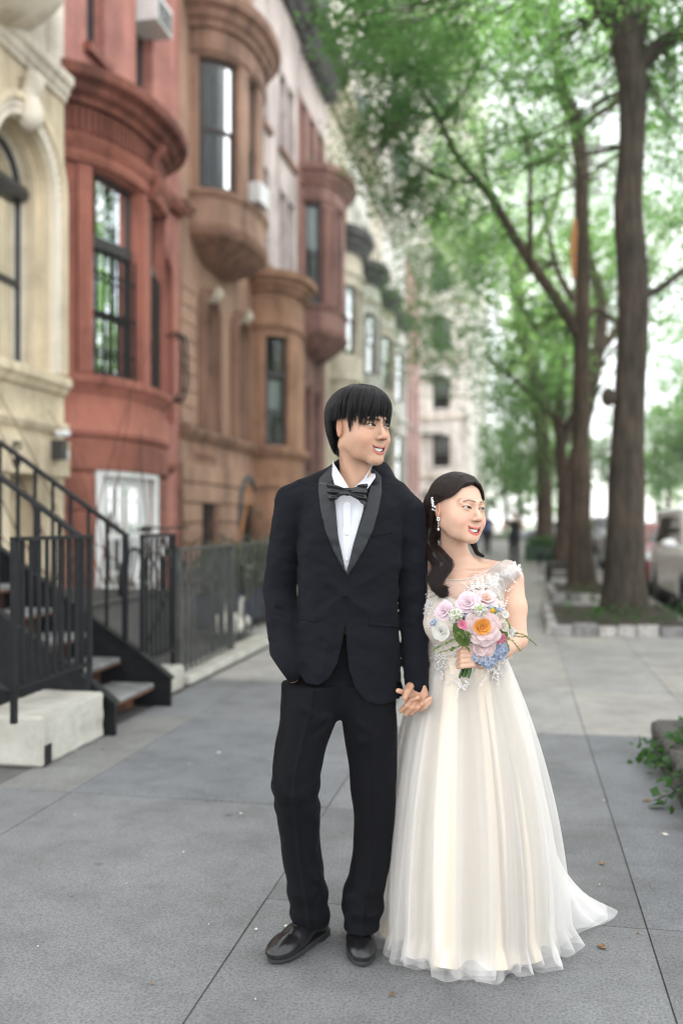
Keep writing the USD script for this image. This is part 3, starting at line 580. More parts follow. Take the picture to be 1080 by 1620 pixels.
def brown_house():
    y0, y1 = 17.49, 22.68; M = flatmap(XW); T = thing('town_house', 'brownstone house with an oriel bay hanging over two arched windows', 'house', (XW, 20, 0), group='row of town houses')
    c1, c2 = (ystreet(310, XW) + ystreet(345, XW)) / 2, (ystreet(361, XW) + ystreet(394, XW)) / 2; w1, w2 = .50, .52; zs1, zs2 = 5.75, 5.75
    e0, e1 = ystreet(371, XW), ystreet(404, XW); ec, ew = (e0 + e1) / 2, .62; d0, d1 = ystreet(318, XW), ystreet(341, XW)
    part(T, 'wall', wall(M, y0, y1, 0, ROOFTOP, [arch(c1 - w1, c1 + w1, 3.32, zs1), arch(c2 - w2, c2 + w2, 3.32, zs2), arch(ec - ew, ec + ew, 0, 1.75), rect(d0, d1, .3, 1.85), rect(18.3, 19.3, 12.6, 14.9), rect(20.5, 21.5, 12.6, 14.9)], th=.3), BRN_S)
    body(T, y0, y1, BRN_S)
    for k in range(9):                                                           # courses of dressed stone, joints recessed
        z = 3.35 + k * .345
        for a, b_ in ((y0 + .02, c1 - w1 - .24),): part(T, 'stone_course', molding(M, [(-.01, z + .012), (.025, z + .012), (.035, z + .03), (.035, z + .315), (.025, z + .333), (-.01, z + .333)], a, b_), BRN_S)
    arched_opening(T, M, c1, w1, 3.32, zs1, BRN_T, FR_BROWN, keym=CRM_S, blind=True, ring_d=.16); arched_opening(T, M, c2, w2, 3.32, zs2, BRN_T, FR_BROWN, keym=CRM_S, blind=True, ring_d=.16)
    part(T, 'window_sill', molding(M, [(-.02, 3.06), (.05, 3.06), (.14, 3.16), (.18, 3.24), (.18, 3.30), (-.02, 3.32)], y0, y1), BRN_T)
    pn = [];
    for k in range(7): y = 18.35 + .2 * k; pn.append(xf(sphere((0, 0, 0), (.05, .085, .12), 1), None, M(np.array([[y, 2.82, .03]]))[0]))
    part(T, 'carved_panel', pn + [grid_box(M, 18.1, 19.75, 2.62, 3.02, -.02, .02)], BRN_T, smooth=40)
    for k in range(6):
        z = .05 + .42 * k
        for a, b_ in ((y0 + .02, d0 - .12), (d1 + .12, ec - ew - .25)) if z < 1.7 else ((y0 + .02, y1 - .02),): part(T, 'stone_course', molding(M, [(-.01, z + .014), (.05, z + .014), (.07, z + .04), (.07, z + .38), (.05, z + .406), (-.01, z + .406)], a, b_), BRN_S)
    window(T, M, d0, d1, .3, 1.85, FR_DARK, depth=.2, bars=5, sill=BRN_T, label='small dark barred basement window')
    E = sub(T, 'entry', 'arched basement entry with black iron gate'); q = arch(ec - ew - .14, ec + ew + .14, 0, 1.75).difference(arch(ec - ew, ec + ew, -.1, 1.75)); v, f = extrude(q, .14); part(E, 'surround', (M(v + [0, 0, -.01]), f), SLATE); part(E, 'room', grid_box(M, ec - ew, ec + ew, 0, 2.5, -.9, -.85), ROOM)
    for k in range(9): y = ec - ew + .14 * k + .08; part(E, 'gate_bar', tube([M(np.array([[y, 0, -.1]]))[0], M(np.array([[y, 1.75 + math.sqrt(max(ew ** 2 - (y - ec) ** 2, 0)), -.1]]))[0]], .014, 5), IRON)
    part(E, 'gate_rail', [grid_box(M, ec - ew, ec + ew, 1.66, 1.76, -.13, -.07), grid_box(M, ec - ew, ec + ew, .9, .96, -.12, -.08)], IRON); part(E, 'scroll_hood', [tube(M(catmull([(ec - .5, 1.5, .2), (ec - .2, 1.62, .32), (ec + .2, 1.60, .32), (ec + .55, 1.45, .2), (ec + .7, 1.6, .1)], 5)), .022, 6)], IRON_G, smooth=True)
    b = Bow(XW, 19.7, 1.6, 1.0); s0, s1 = b.at_u(313), b.at_u(371) + .16; t0, t1 = b.at_u(393), b.at_u(409)
    oriel(T, XW, 19.7, 1.6, 1.0, 6.5, 8.2, 11.6, BRN_S, BRN_T, [(s0, s1, .0), (t0, min(t1, t0 + 1.0), .0), (t0 + 1.25, t0 + 1.9)], FR_BROWN, under=.42)
    A = sub(T, 'air_conditioner'); part(A, 'case', grid_box(b.map, t0 + .1, t0 + .7, 8.31, 8.75, -.1, .22, 3), FR_WHITE)
    for y in (18.3, 20.5): window(T, M, y, y + 1.0, 12.6, 14.9, FR_BROWN, depth=.2, sill=BRN_T)
    part(T, 'string_course', molding(M, cornice_prof(7.66, .2, .16), y0, 18.2), BRN_T); part(T, 'roof_cornice', molding(M, cornice_prof(16.4, .8, .7), y0, y1), BRN_T)
brown_house()

# ---------------------------------------------------------------- pale pink house with a one-storey orange bay
def pink_bay_house():
    y0, y1 = 22.70, 27.48; M = flatmap(XW); T = thing('town_house', 'pale pink upper wall over an orange brown one storey bay', 'house', (XW, 25, 0), group='row of town houses')
    cols = [(ystreet(442, XW), ystreet(453, XW)), (26.3, 27.1), (23.4, 24.2)]; rows = [(8.0, 10.6), (11.7, 13.9), (14.7, 16.1)]
    rows = [(8.3, 10.9), (12.05, 14.3)]
    part(T, 'wall', wall(M, y0, y1, 6.4, ROOFTOP, [rect(a, b, c, d) for a, b in cols for c, d in rows], th=.3), PNK_S); part(T, 'wall_lower', wall(M, y0, y1, 0, 6.4, [rect(26.2, 27.0, 3.2, 5.9)], th=.3), BRN_O)
    body(T, y0, y1, PNK_S)
    for a, b in cols:
        for c, d in rows: window(T, M, a, b, c, d, FR_DARK, depth=.22, sill=BRN_T)
    window(T, M, 26.2, 27.0, 3.2, 5.9, FR_DARK, depth=.2)
    b = Bow(XW, 23.85, 1.30, 1.0); BM = b.map; s0, s1 = b.at_u(420), b.at_u(457)
    part(T, 'bay_wall', wall(BM, 0, b.len, 0, 7.6, [rect(s0, s1, 3.3, 6.1)], th=.25, step=.09), BRN_O, smooth=25)
    window(T, BM, s0, s1, 3.3, 6.1, FR_DARK, depth=.13, n=5, transom=5.05, blind=.55, label='bay window with a dark sash and transom')
    for n_, prof in (('bay_sill', [(-.02, 3.0), (.06, 3.0), (.14, 3.1), (.15, 3.22), (-.02, 3.28)]), ('bay_band', [(-.02, 6.3), (.05, 6.3), (.09, 6.42), (.04, 6.5), (-.02, 6.5)]), ('bay_cornice', cornice_prof(7.25, .5, .36)), ('bay_base', [(-.02, 2.2), (.05, 2.2), (.07, 2.3), (.03, 2.4), (-.02, 2.4)])): part(T, n_, molding(BM, prof, 0, b.len, 36), BRN_O, smooth=30)
    part(T, 'bay_roof', (np.vstack([np.stack([b.x, b.y, np.full(len(b.x), 7.73)], 1), [[XW, 23.85, 7.77]]]), np.array([[i, i + 1, len(b.x)] for i in range(len(b.x) - 1)])), SLATE)
    part(T, 'roof_cornice', molding(M, cornice_prof(16.4, .8, .8), y0, y1), SLATE)
pink_bay_house()
def rose_house():
    y0, y1 = 27.50, 31.74; M = flatmap(XW); T = thing('town_house', 'pinkish brown house with a rounded oriel and dark bracketed roof cornice', 'house', (XW, 29.6, 0), group='row of town houses')
    cols = [(28.0, 28.7), (29.2, 29.9), (30.4, 31.1)]; rows = [(12.1, 14.6)]
    part(T, 'wall', wall(M, y0, y1, 0, ROOFTOP, [rect(a, b, c, d) for a, b in cols for c, d in rows] + [arch(28.2, 29.1, 2.9, 5.3), arch(29.6, 30.5, 2.9, 5.3)], th=.3), PNK_T)
    part(T, 'wall_upper', grid_box(M, y0, y1, 14.7, ROOFTOP, .0, .02), PNK_S)
    body(T, y0, y1, PNK_S)
    for a, b in cols:
        for c, d in rows: window(T, M, a, b, c, d, FR_DARK, depth=.2, sill=PNK_T)
    for c in (28.65, 30.05): arched_opening(T, M, c, .42, 2.9, 5.3, PNK_T, FR_BROWN)
    b = Bow(XW, 29.8, 1.6, 1.0); s0, s1 = b.at_u(479), b.at_u(509)
    oriel(T, XW, 29.8, 1.6, 1.0, 6.7, 8.15, 12.0, PNK_T, PNK_T, [(s0, s1, .45), (s1 + .7, s1 + 1.3)], FR_DARK, under=.6)
    for s in (s1 + .16, s1 + .45, s0 - .12): part(T, 'oriel_column', tube(b.map(np.array([(s, 8.2, .06), (s, 11.3, .06)])), .11, 10), PNK_T, smooth=True)
    part(T, 'roof_cornice', molding(M, cornice_prof(16.3, .9, .9), y0, y1), SLATE)
    for k in range(8): y = y0 + .3 + .5 * k; part(T, 'cornice_bracket', grid_box(M, y, y + .14, 16.0, 16.7, 0, .5), SLATE)
rose_house()
def far_house(y0, w, m, mt, bay, label, zt=11.6, top=ROOFTOP, capm=SLATE, rows=((3.2, 5.7), (7.4, 9.9), (12.4, 14.6))):
    M = flatmap(XW); y1 = y0 + w - .02; T = thing('town_house', label, 'house', (XW, y0 + w / 2, 0), group='row of town houses')
    cols = [(y0 + w * f - .42, y0 + w * f + .42) for f in (.2, .5, .8)]
    part(T, 'wall', wall(M, y0, y1, 0, top, [rect(a, b, c, d) for a, b in cols for c, d in rows], th=.3), m); body(T, y0, y1, m, top=top)
    for i, (a, b) in enumerate(cols):
        for c, d in rows:
            if not bay or c > zt or i == 2: window(T, M, a, b, c, d, FR_DARK, depth=.2, sill=mt)
    if bay:
        b = Bow(XW, y0 + w * .42, 1.45, .95); BM = b.map; L = b.len; wn = [(L * .14, L * .14 + .8), (L * .5 - .42, L * .5 + .42), (L * .86 - .8, L * .86)]
        part(T, 'bay_wall', wall(BM, 0, L, 0, zt, [rect(a, c, e, f) for a, c in wn for e, f in rows if f < zt], th=.22, step=.12), m, smooth=25)
        for a, c in wn[:2]:
            for e, f in rows:
                if f < zt: window(T, BM, a, c, e, f, FR_DARK, depth=.1, n=3)
        part(T, 'bay_cornice', molding(BM, cornice_prof(zt - .5, .9, .42), 0, L, 36), capm, smooth=30)
        for z in (6.4, 2.7, 10.3): part(T, 'bay_band', molding(BM, [(-.02, z), (.05, z), (.09, z + .12), (.05, z + .24), (-.02, z + .24)], 0, L, 30), mt, smooth=30)
    part(T, 'roof_cornice', molding(M, cornice_prof(top - .8, .8, .7), y0, y1), mt)
far_house(31.76, 4.6, CRM_S, CRM_S, True, 'cream house with dark capped bay, next to the pinkish brown oriel house')
far_house(36.36, 4.6, CRM_W, CRM_S, True, 'off white house with dark capped bay, second of the pale row')
far_house(40.96, 4.6, CRM_S, CRM_W, True, 'cream house with dark capped bay, third of the pale row')
far_house(45.56, 4.6, CRM_W, CRM_W, True, 'white house with dark capped bay, fourth of the pale row')
far_house(50.16, 4.6, CRM_W, CRM_W, False, 'flat fronted white house before the pink one', top=19)
far_house(54.76, 8.6, PINKB, CRM_W, False, 'pink brick house at the far end of the row', top=18)
BRICK_T = stone('tan_brick', (.76, .71, .64), (.66, .60, .52))
def apartment():
    T = thing('apartment_building', 'tall tan brick apartment block with paired sash windows across the avenue', 'building', (-12, 75, 0))
    xr = -.0524 * 75; F = lambda P: np.stack([xr - P[:, 0], 75 - P[:, 2], P[:, 1]], 1)       # s runs left from the corner
    rows = []
    z = EYE + (824 - 738) / FPX * 74.6
    for k in range(-1, 11): rows.append((z + k * 4.75, z + k * 4.75 + 2.55))
    cols = [(1.55 + 3.3 * k, 2.95 + 3.3 * k) for k in range(5)]
    part(T, 'wall', wall(F, 0, 18, 0, 52, [rect(a, b, c, d) for a, b in cols for c, d in rows], th=.35), BRICK_T)
    part(T, 'street_wall', box(xr - .35, xr - .001, 75.36, 120, 0, 52), BRICK_T); part(T, 'roof', box(-22, xr - .36, 75.36, 120, 51, 51.5), SLATE); part(T, 'left_wall', box(-22.4, -22, 75.36, 120, 0, 52), BRICK_T)
    for a, b in cols:
        for i, (c, d) in enumerate(rows): window(T, F, a, b, c, d, FR_DARK, depth=.2, blind=.6, sill=CRM_W, w=.08)
    for q in (1.15, 3.25): part(T, 'pilaster', grid_box(F, q, q + .14, 0, 52, 0, .06), BRICK_T)
    for k in range(11): part(T, 'stone_band', molding(F, [(-.02, z + k * 4.75 - .9), (.12, z + k * 4.75 - .9), (.14, z + k * 4.75 - .7), (-.02, z + k * 4.75 - .65)], 0, 18), CRM_S)
    E = sub(T, 'fire_escape'); 
    for k in range(5):
        zz = 3.6 + 4.75 * k; part(E, 'platform', [box(-7.9, -5.9, 73.9, 74.95, zz, zz + .06)], IRON); part(E, 'platform_rail', [bar((-7.9, 73.92, zz + .9), (-5.9, 73.92, zz + .9), .05)] + [bar((-7.9 + .25 * j, 73.92, zz), (-7.9 + .25 * j, 73.92, zz + .9), .025) for j in range(9)], IRON)
apartment()
# ================================================================ stoop, fences, areaway
SLATE_T = mat('slate_tread', (.21, .21, .205), rough=.55, var=.3, scale=6, bump=.002, bscale=50); RUST = mat('rusty_iron', (.11, .045, .02), rough=.85, var=.5, scale=7, bump=.003, bscale=60); STONE_W = mat('weathered_white_stone', (.50, .485, .43), color2=(.30, .285, .24), rough=.85, var=.2, scale=4.0, bump=.005, bscale=30, detail=8)
def stoop():
    Y0, Y1, X0 = 5.42, 6.36, -2.64; rise, run = .178, .262; n = 13
    T = thing('iron_stoop', 'black iron stoop with worn slate treads climbing to the cream house', 'stoop', (X0, (Y0 + Y1) / 2, 0))
    for k in range(n):
        x1 = X0 - .0 - run * k; part(T, 'tread', rbox(x1 - run - .04, x1 + .03, Y0 + .05, Y1 - .05, rise * (k + 1) - .035, rise * (k + 1), .008), SLATE_T)
        part(T, 'nosing', rbox(x1 + .012, x1 + .034, Y0 + .05, Y1 - .05, rise * (k + 1) - .05, rise * (k + 1) - .036, .004), RUST)
        part(T, 'riser', box(x1 - .16, x1 - .13, Y0 + .05, Y1 - .05, rise * k, rise * (k + 1) - .036), RUST)
    sl = rise / run
    for y in (Y0, Y1):
        pl = Polygon([(X0 + .14, 0), (X0 + .14, .20), (X0 + .02, .30), (X0 - run * n, .30 + sl * (run * n)), (X0 - run * n, sl * run * n - .16), (X0 - .18, 0)])
        v, f = extrude(pl, .035); v = np.stack([v[:, 0], y + v[:, 2] - .0175, v[:, 1]], 1); part(T, 'stringer', (v, f[:, ::-1]), IRON)
        part(T, 'stringer_edge', [bar((X0 + .15, y, .20), (X0 + .02, y, .305), .075, .022), bar((X0 + .02, y, .305), (X0 - run * n, y, .305 + sl * run * n), .075, .022)], IRON)
    part(T, 'string_panel', box(X0 - run * n, X0 - .6, Y0 + .04, Y0 + .05, 0, .25), IRON)  # low thin iron panel just inside the near stringer
    for y, xs_ in ((Y0, -2.74), (Y1, -2.86)):
        top = lambda x: 1.245 + (xs_ - x) * sl * 1.02
        part(T, 'hand_rail', [bar((xs_ + .02, y, top(xs_)), (X0 - run * n, y, top(X0 - run * n)), .055, .026)], IRON)
        part(T, 'newel', bar((xs_ + .0, y, .30), (xs_ + .0, y, top(xs_)), .036, .036), IRON)
        for k in range(22):
            x = xs_ - .145 * (k + 1)
            if x > X0 - run * n: part(T, 'baluster', bar((x, y, .30 + (X0 - x) * sl), (x, y, top(x)), .020, .020), IRON)
    return T
stoop()
def iron_fence(name, label, y0, y1, x, z0, z1, n, mat_=None, post=.03, wave=0.0, bottom=.02):
    m = mat_ or IRON; T = thing(name, label, 'fence', (x, (y0 + y1) / 2, 0))
    part(T, 'top_rail', bar((x, y0, z1), (x, y1, z1), .05, .022), m); part(T, 'bottom_rail', bar((x, y0, z0 + bottom), (x, y1, z0 + bottom), .034, .022), m)
    for y in (y0, y1): part(T, 'post', bar((x, y, 0 if z0 < .2 else z0 - .17), (x, y, z1 + .01), post, post), m)
    for k in range(n):
        y = y0 + (y1 - y0) * (k + 1) / (n + 1)
        if wave:
            zz = np.linspace(z0 + bottom, z1, 18); w = wave * np.sin((zz - z0) * 17 + (k % 2) * np.pi) * np.clip((zz - (z0 + .5 * (z1 - z0))) * 4, 0, 1); part(T, 'baluster', tube(np.stack([np.full(18, x) + (k % 2) * .012, y + w, zz], 1), .010, 5), m, smooth=True)
        else: part(T, 'baluster', bar((x, y, z0 + bottom), (x, y, z1), .018, .018), m)
    return T
iron_fence('iron_fence', 'short black iron fence panel on the weathered white block, left of the stoop', 4.50, 5.38, -2.66, .44, 1.262, 9)
iron_fence('iron_fence', 'short black iron fence panel beyond the stoop, above the small stone block', 6.40, 7.02, -2.74, .30, 1.25, 6)
iron_fence('iron_gate', 'grey iron gate of wavy upright bars at the pavement edge', 7.30, 8.74, -2.80, .04, 1.12, 22, IRON_G, .045, wave=.022)
iron_fence('iron_fence', 'grey iron fence beyond the wavy gate, in front of the gourds', 8.80, 11.6, -3.02, .05, 1.10, 9, IRON_G, .035)
iron_fence('iron_fence', 'far iron fence along the brownstone areaway', 11.7, 17.2, -3.02, .05, 1.08, 30, IRON_G, .035)
def scrolls():
    T = thing('iron_scrollwork', 'curled grey iron scrolls fixed behind the fence near the gourds', 'ironwork', (-3.05, 10, 0))
    for y in (9.4, 10.2, 11.0):
        for s in (-1, 1): part(T, 'scroll', tube(catmull([(-3.06, y, .1), (-3.06, y + s * .22, .3), (-3.06, y + s * .05, .6), (-3.06, y + s * .18, .85), (-3.06, y, 1.05)], 6), .011, 5), IRON_G, smooth=True)
scrolls()
def block(label, x0, x1, y0, y1, h, chip=True):
    T = thing('stone_block', label, 'block', ((x0 + x1) / 2, (y0 + y1) / 2, 0))
    m = trimesh.Trimesh(*rbox(x0, x1, y0, y1, 0, h, .018)); m = m.subdivide_to_size(.06); v = np.array(m.vertices); q = (meshkit.fbm(v * 14, 4, 2) - .5)
    c = np.array([(x0 + x1) / 2, (y0 + y1) / 2, h / 2]); d = v - c; v = v + d / (np.linalg.norm(d, axis=1, keepdims=True)) * q[:, None] * .022; v[:, 2] = np.maximum(v[:, 2], .0)
    part(T, 'stone', (v, np.array(m.faces)), STONE_W, smooth=40)
    if chip: part(T, 'iron_socket', rbox(x1 - .03, x1 + .004, y0 + .02, y0 + .10, .01, .12, .004), IRON)
block('long weathered white stone block at the foot of the stoop', -2.98, -2.56, 4.62, 5.38, .285); block('small pale stone block beyond the stoop stringer', -2.95, -2.66, 6.42, 7.05, .20, chip=False)
T = thing('stone_edging', 'low worn stone edging under the grey gate', 'edging', (-2.8, 8, 0))
for k in range(3): part(T, 'edge_stone', rbox(-2.92, -2.66, 7.2 + .95 * k, 7.2 + .95 * k + .935, 0, .075 + .01 * (k % 2), .012), STONE_W)
T = thing('stone_edging', 'pale stone edging leading away along the far fence', 'edging', (-2.95, 12, 0))
for k in range(6): part(T, 'edge_stone', rbox(-3.12, -2.9, 10.1 + 1.3 * k, 10.1 + 1.3 * k + 1.285, 0, .09, .012), CONC_L[0])
SHEET = mat('grey_sheet_metal', (.085, .082, .076), rough=.6, var=.12, scale=2)
T = thing('cellar_hatch', 'dark grey sheet metal enclosure with a slanted brace behind the fence', 'enclosure', (-3.6, 7.4, 0))
part(T, 'panel', rbox(-3.22, -3.18, 6.45, 8.35, 0, .70, .006), SHEET); part(T, 'side_panel', box(-4.9, -3.221, 6.46, 6.50, 0, .70), SHEET); part(T, 'top_edge', rbox(-3.24, -3.16, 6.42, 8.38, .70, .725, .005), IRON_G); part(T, 'end_panel', box(-4.9, -3.221, 8.31, 8.35, 0, .70), SHEET); part(T, 'brace', bar((-3.16, 7.3, .12), (-3.16, 7.95, .68), .025, .02), IRON_G)
# bicycle leaning in the areaway
def bicycle():
    T = thing('bicycle', 'white framed bicycle leaning among clutter in the red house areaway', 'bicycle', (-3.9, 9.0, 0), group=None)
    x = -3.75; R = .33; wc = [(x, 8.55, R + .42), (x, 9.6, R + .42)]; z0 = .42; WHITE_M = FR_WHITE
    for c in wc:
        a = np.linspace(0, 2 * np.pi, 33); W = sub(T, 'wheel'); part(W, 'tyre', tube(np.stack([np.full(33, x), c[1] + R * np.cos(a), c[2] + R * np.sin(a)], 1), .02, 6), IRON, smooth=True); part(W, 'spokes', [bar(c, (x, c[1] + R * math.cos(t), c[2] + R * math.sin(t)), .005) for t in np.arange(0, 6.28, .4)], IRON_G)
    bb, seat, head = (x, 9.0, .70), (x, 8.85, 1.22), (x, 9.42, 1.18)
    part(T, 'frame', [tube([p, q], .02, 6) for p, q in ((bb, seat), (seat, head), (bb, head), (bb, wc[0]), (seat, wc[0]), (head, wc[1]))], WHITE_M, smooth=True); part(T, 'saddle', sphere((x, 8.84, 1.27), (.06, .13, .03), 2), IRON, smooth=True); part(T, 'handlebar', tube(catmull([(x - .25, 9.36, 1.30), (x - .1, 9.46, 1.28), (x + .1, 9.46, 1.28), (x + .25, 9.36, 1.30)], 5), .014, 6), IRON_G, smooth=True)
    part(T, 'stand', [bar((x, 8.6, 0), (x, 8.6, .45), .03), bar((x, 9.55, 0), (x, 9.55, .45), .03)], IRON)
bicycle()
def gourd(label, c, r):
    T = thing('gourd', label, 'gourd', c); a = np.linspace(0, 2 * np.pi, 40, endpoint=False); rows = []
    for t in np.linspace(.02, np.pi - .02, 16): rows.append(np.stack([r * math.sin(t) * (1 + .07 * np.cos(8 * a)) * np.cos(a), r * math.sin(t) * (1 + .07 * np.cos(8 * a)) * np.sin(a), np.full(40, r * .86 * (1 - math.cos(t)))], 1))
    part(T, 'flesh', (np.vstack(rows) + c, ringfaces(16, 40)[:, ::-1]), GOURD, smooth=True); part(T, 'stalk', tube(np.array([(0, 0, r * 1.6), (.01, 0, r * 2.1), (.0, .03, r * 2.6), (.02, .06, r * 3.0)]) + c, [.05, .035, .03, .035], 8), GOURD, smooth=True)
GOURD = mat('pale_gourd', (.60, .57, .50), rough=.6, var=.2, scale=8)
gourd('white ribbed gourd with a tall stalk standing behind the fence', (-3.18, 9.78, .06), .17); gourd('smaller pale gourd beside the taller stalked one', (-3.22, 10.35, .06), .13)
def leafcloud(n, centers, spread, size, rr, flat=.5, aspect=.5):
    """n leaf-sized bent blades scattered in clumps round the centres."""
    c = centers[rr.integers(0, len(centers), n)] + rr.normal(0, 1, (n, 3)) * spread
    d = rr.normal(0, 1, (n, 3)); d[:, 2] *= flat; d /= np.linalg.norm(d, axis=1, keepdims=True); e = np.cross(d, rr.normal(0, 1, (n, 3)) * [.6, .6, 1] + [0, 0, .6]); e /= np.linalg.norm(e, axis=1, keepdims=True) + 1e-9; nn = np.cross(d, e)
    L = size * rr.uniform(.6, 1.3, n)[:, None]; w = L * aspect * .5
    v = np.stack([c, c + d * L * .5 + e * w + nn * L * .08, c + d * L, c + d * L * .5 - e * w + nn * L * .08], 1).reshape(-1, 3); k = np.arange(n)[:, None] * 4
    return v, np.vstack([k + [0, 1, 2], k + [0, 2, 3]])
def leaf_mat(name, c1, c2, tr=.45, tc=None):
    tc = tc or tuple(np.minimum(np.array(c2) * [1.5, 1.6, .9], .9))
    return usdkit.material(stage, '/World/Looks/' + name, {'g': ('geometry', {}), 'r': ('rgb_ramp', {'ramp': [(0, c1), (1, c2)]}), 'p': ('principled_bsdf', {'roughness': .5, 'specular_ior_level': .35}), 't': ('translucent_bsdf', {'color': tc}), 'm': ('mix_closure', {'fac': tr})},
        [('g.random_per_island', 'r.fac'), ('r.color', 'p.base_color'), ('p.BSDF', 'm.closure1'), ('t.BSDF', 'm.closure2')], surface='m.closure')
LEAF_T = leaf_mat('tree_leaf', (.035, .095, .026), (.075, .16, .045), tc=(.20, .42, .11), tr=.5); LEAF_F = leaf_mat('far_leaf', (.06, .13, .04), (.115, .21, .065), tc=(.28, .50, .16), tr=.5); LEAF_D = leaf_mat('evergreen_leaf', (.018, .045, .02), (.035, .075, .03), tr=.15); LEAF_I = leaf_mat('ivy_leaf', (.03, .085, .02), (.07, .17, .04), tr=.3)
def shrub():
    T = thing('conical_shrub', 'dark evergreen cone shrub in a planter beside the arched entry', 'shrub', (-4.3, 19.2, 0)); rr = np.random.default_rng(9)
    h = rr.uniform(0, 1, 300); a = rr.uniform(0, 6.3, 300); c = np.stack([-4.3 + (1 - h) * .62 * np.cos(a), 19.2 + (1 - h) * .62 * np.sin(a), .6 + h * 1.6], 1)
    part(T, 'foliage', leafcloud(9000, c, .08, .07, rr), LEAF_D, kind='stuff'); part(T, 'stem', tube([(-4.3, 19.2, .3), (-4.3, 19.2, 2.0)], .03, 6), RUST); part(T, 'planter', lathe([(.0, 0), (.28, 0), (.36, .5), (.38, .55), (.33, .55), (.30, .45), (0, .45)], (-4.3, 19.2, 0), 20), SHEET)
shrub()
NAVY = mat('navy_planter', (.02, .024, .045), rough=.6)
T = thing('planter_box', 'dark navy planter box with grey green plants behind the fence', 'planter', (-3.7, 11.2, 0)); rr = np.random.default_rng(12)
part(T, 'trough', rbox(-3.62, -3.25, 9.9, 12.6, .12, .52, .01), NAVY); part(T, 'foliage', leafcloud(2600, np.stack([rr.uniform(-3.6, -3.3, 60), rr.uniform(10, 12.5, 60), rr.uniform(.6, .95, 60)], 1), .10, .16, rr, aspect=.25), leaf_mat('dusty_leaf', (.07, .085, .06), (.20, .21, .16), tr=.2), kind='stuff')
for i, (y, c) in enumerate(((10.3, 'pale'), (11.0, 'pale'), (11.7, 'pale'))): part(T, 'pot', lathe([(0, 0), (.13, 0), (.17, .3), (.15, .3), (0, .25)], (-3.44, y, .5), 16), STONE_W, smooth=40)
T = thing('garden_stake', 'slanted orange wooden stake leaning against the barred basement window', 'stake', (-5.5, 15.5, 0)); part(T, 'stick', bar((-5.6, 17.6, .4), (-5.4, 18.1, 2.05), .05), mat('orange_wood', (.42, .18, .06), var=.2)); part(T, 'tip', bar((-5.4, 18.1, 2.05), (-5.39, 18.13, 2.14), .035), RUST)
def branches():
    T = thing('bare_shrub', 'tangle of thin bare branches behind the black fence', 'shrub', (-4.2, 8.9, 0)); rr = np.random.default_rng(3)
    for k in range(22):
        p = np.array([-4.1 + rr.normal(0, .15), 8.6 + rr.normal(0, .3), .1]); P = [p]; d = rr.normal(0, .12, 3) + [0, 0, .22]
        for _ in range(6): d = d + rr.normal(0, .07, 3); p = p + d; P.append(p)
        part(T, 'branch', tube(P, np.linspace(.012, .003, 7), 5), RUST, smooth=True)
branches()
# ================================================================ trees and tree pits
def bark(name, c, c2):
    return usdkit.material(stage, '/World/Looks/' + name, {'g': ('geometry', {}), 'mp': ('mapping', {'scale': (16, 16, 2.2)}), 'n': ('noise_texture', {'scale': 1.0, 'detail': 6.0, 'roughness': .65}), 'n2': ('noise_texture', {'scale': 1.3, 'detail': 4.0}),
        'r': ('rgb_ramp', {'ramp': [(.32, c2), (.62, c)]}), 'r2': ('rgb_ramp', {'ramp': [(.35, (.7, .72, .68)), (.65, (1.15, 1.1, 1.05))]}), 'm': ('mix_color', {'blend_type': 'multiply', 'fac': 1.0, 'use_clamp': False}), 'b': ('bump', {'distance': .03}), 'p': ('principled_bsdf', {'roughness': .9, 'specular_ior_level': .2})},
        [('g.position', 'mp.vector'), ('mp.vector', 'n.vector'), ('g.position', 'n2.vector'), ('n.fac', 'r.fac'), ('n2.fac', 'r2.fac'), ('r.color', 'm.a'), ('r2.color', 'm.b'), ('m.result', 'p.base_color'), ('n.fac', 'b.height'), ('b.normal', 'p.normal')], surface='p.BSDF')
BARK1 = bark('grey_brown_bark', (.080, .066, .052), (.026, .021, .017)); BARK2 = bark('warm_bark', (.105, .078, .058), (.042, .031, .024)); BARK3 = bark('far_bark', (.105, .075, .056), (.05, .035, .027)); WOUND = mat('torn_wood', (.50, .22, .08), var=.3, scale=20)
def limb(pts, n=10, seed=0, rough=.05):
    """Tapered limb through (u, v, D, width in px) points."""
    P = catmull(np.array([at(u, v, D) for u, v, D, w in pts]), n); R = np.interp(np.linspace(0, 1, len(P)), np.linspace(0, 1, len(pts)), [w * .80 * D / FPX / 2 for u, v, D, w in pts])
    k = 18; v, f = tube(P, R, k); c = np.repeat(P, k, 0); m = len(c); d = v[:m] - c
    v[:m] = c + d * (1 + rough * 2.2 * (meshkit.fbm(v[:m] * [5, 5, 1.6], 3, seed) - .5))[:, None]
    return v, f
def crown_points(blobs, rr, per=1.0):
    out = []
    for u, v, D, ru, rv, rd, n in blobs:
        q = rr.normal(0, 1, (int(n * per), 3)); q /= np.linalg.norm(q, axis=1, keepdims=True); q *= rr.uniform(0, 1, (len(q), 1)) ** (1 / 2.4)
        c = at(u, v, D); s = D / FPX; rt, fw = np.array([CS, SN, 0]), np.array([-SN, CS, 0]); out.append(c + q[:, :1] * ru * s * rt + q[:, 1:2] * rd * fw + q[:, 2:] * rv * s * np.array([0, 0, 1.0]))
    return np.vstack(out)
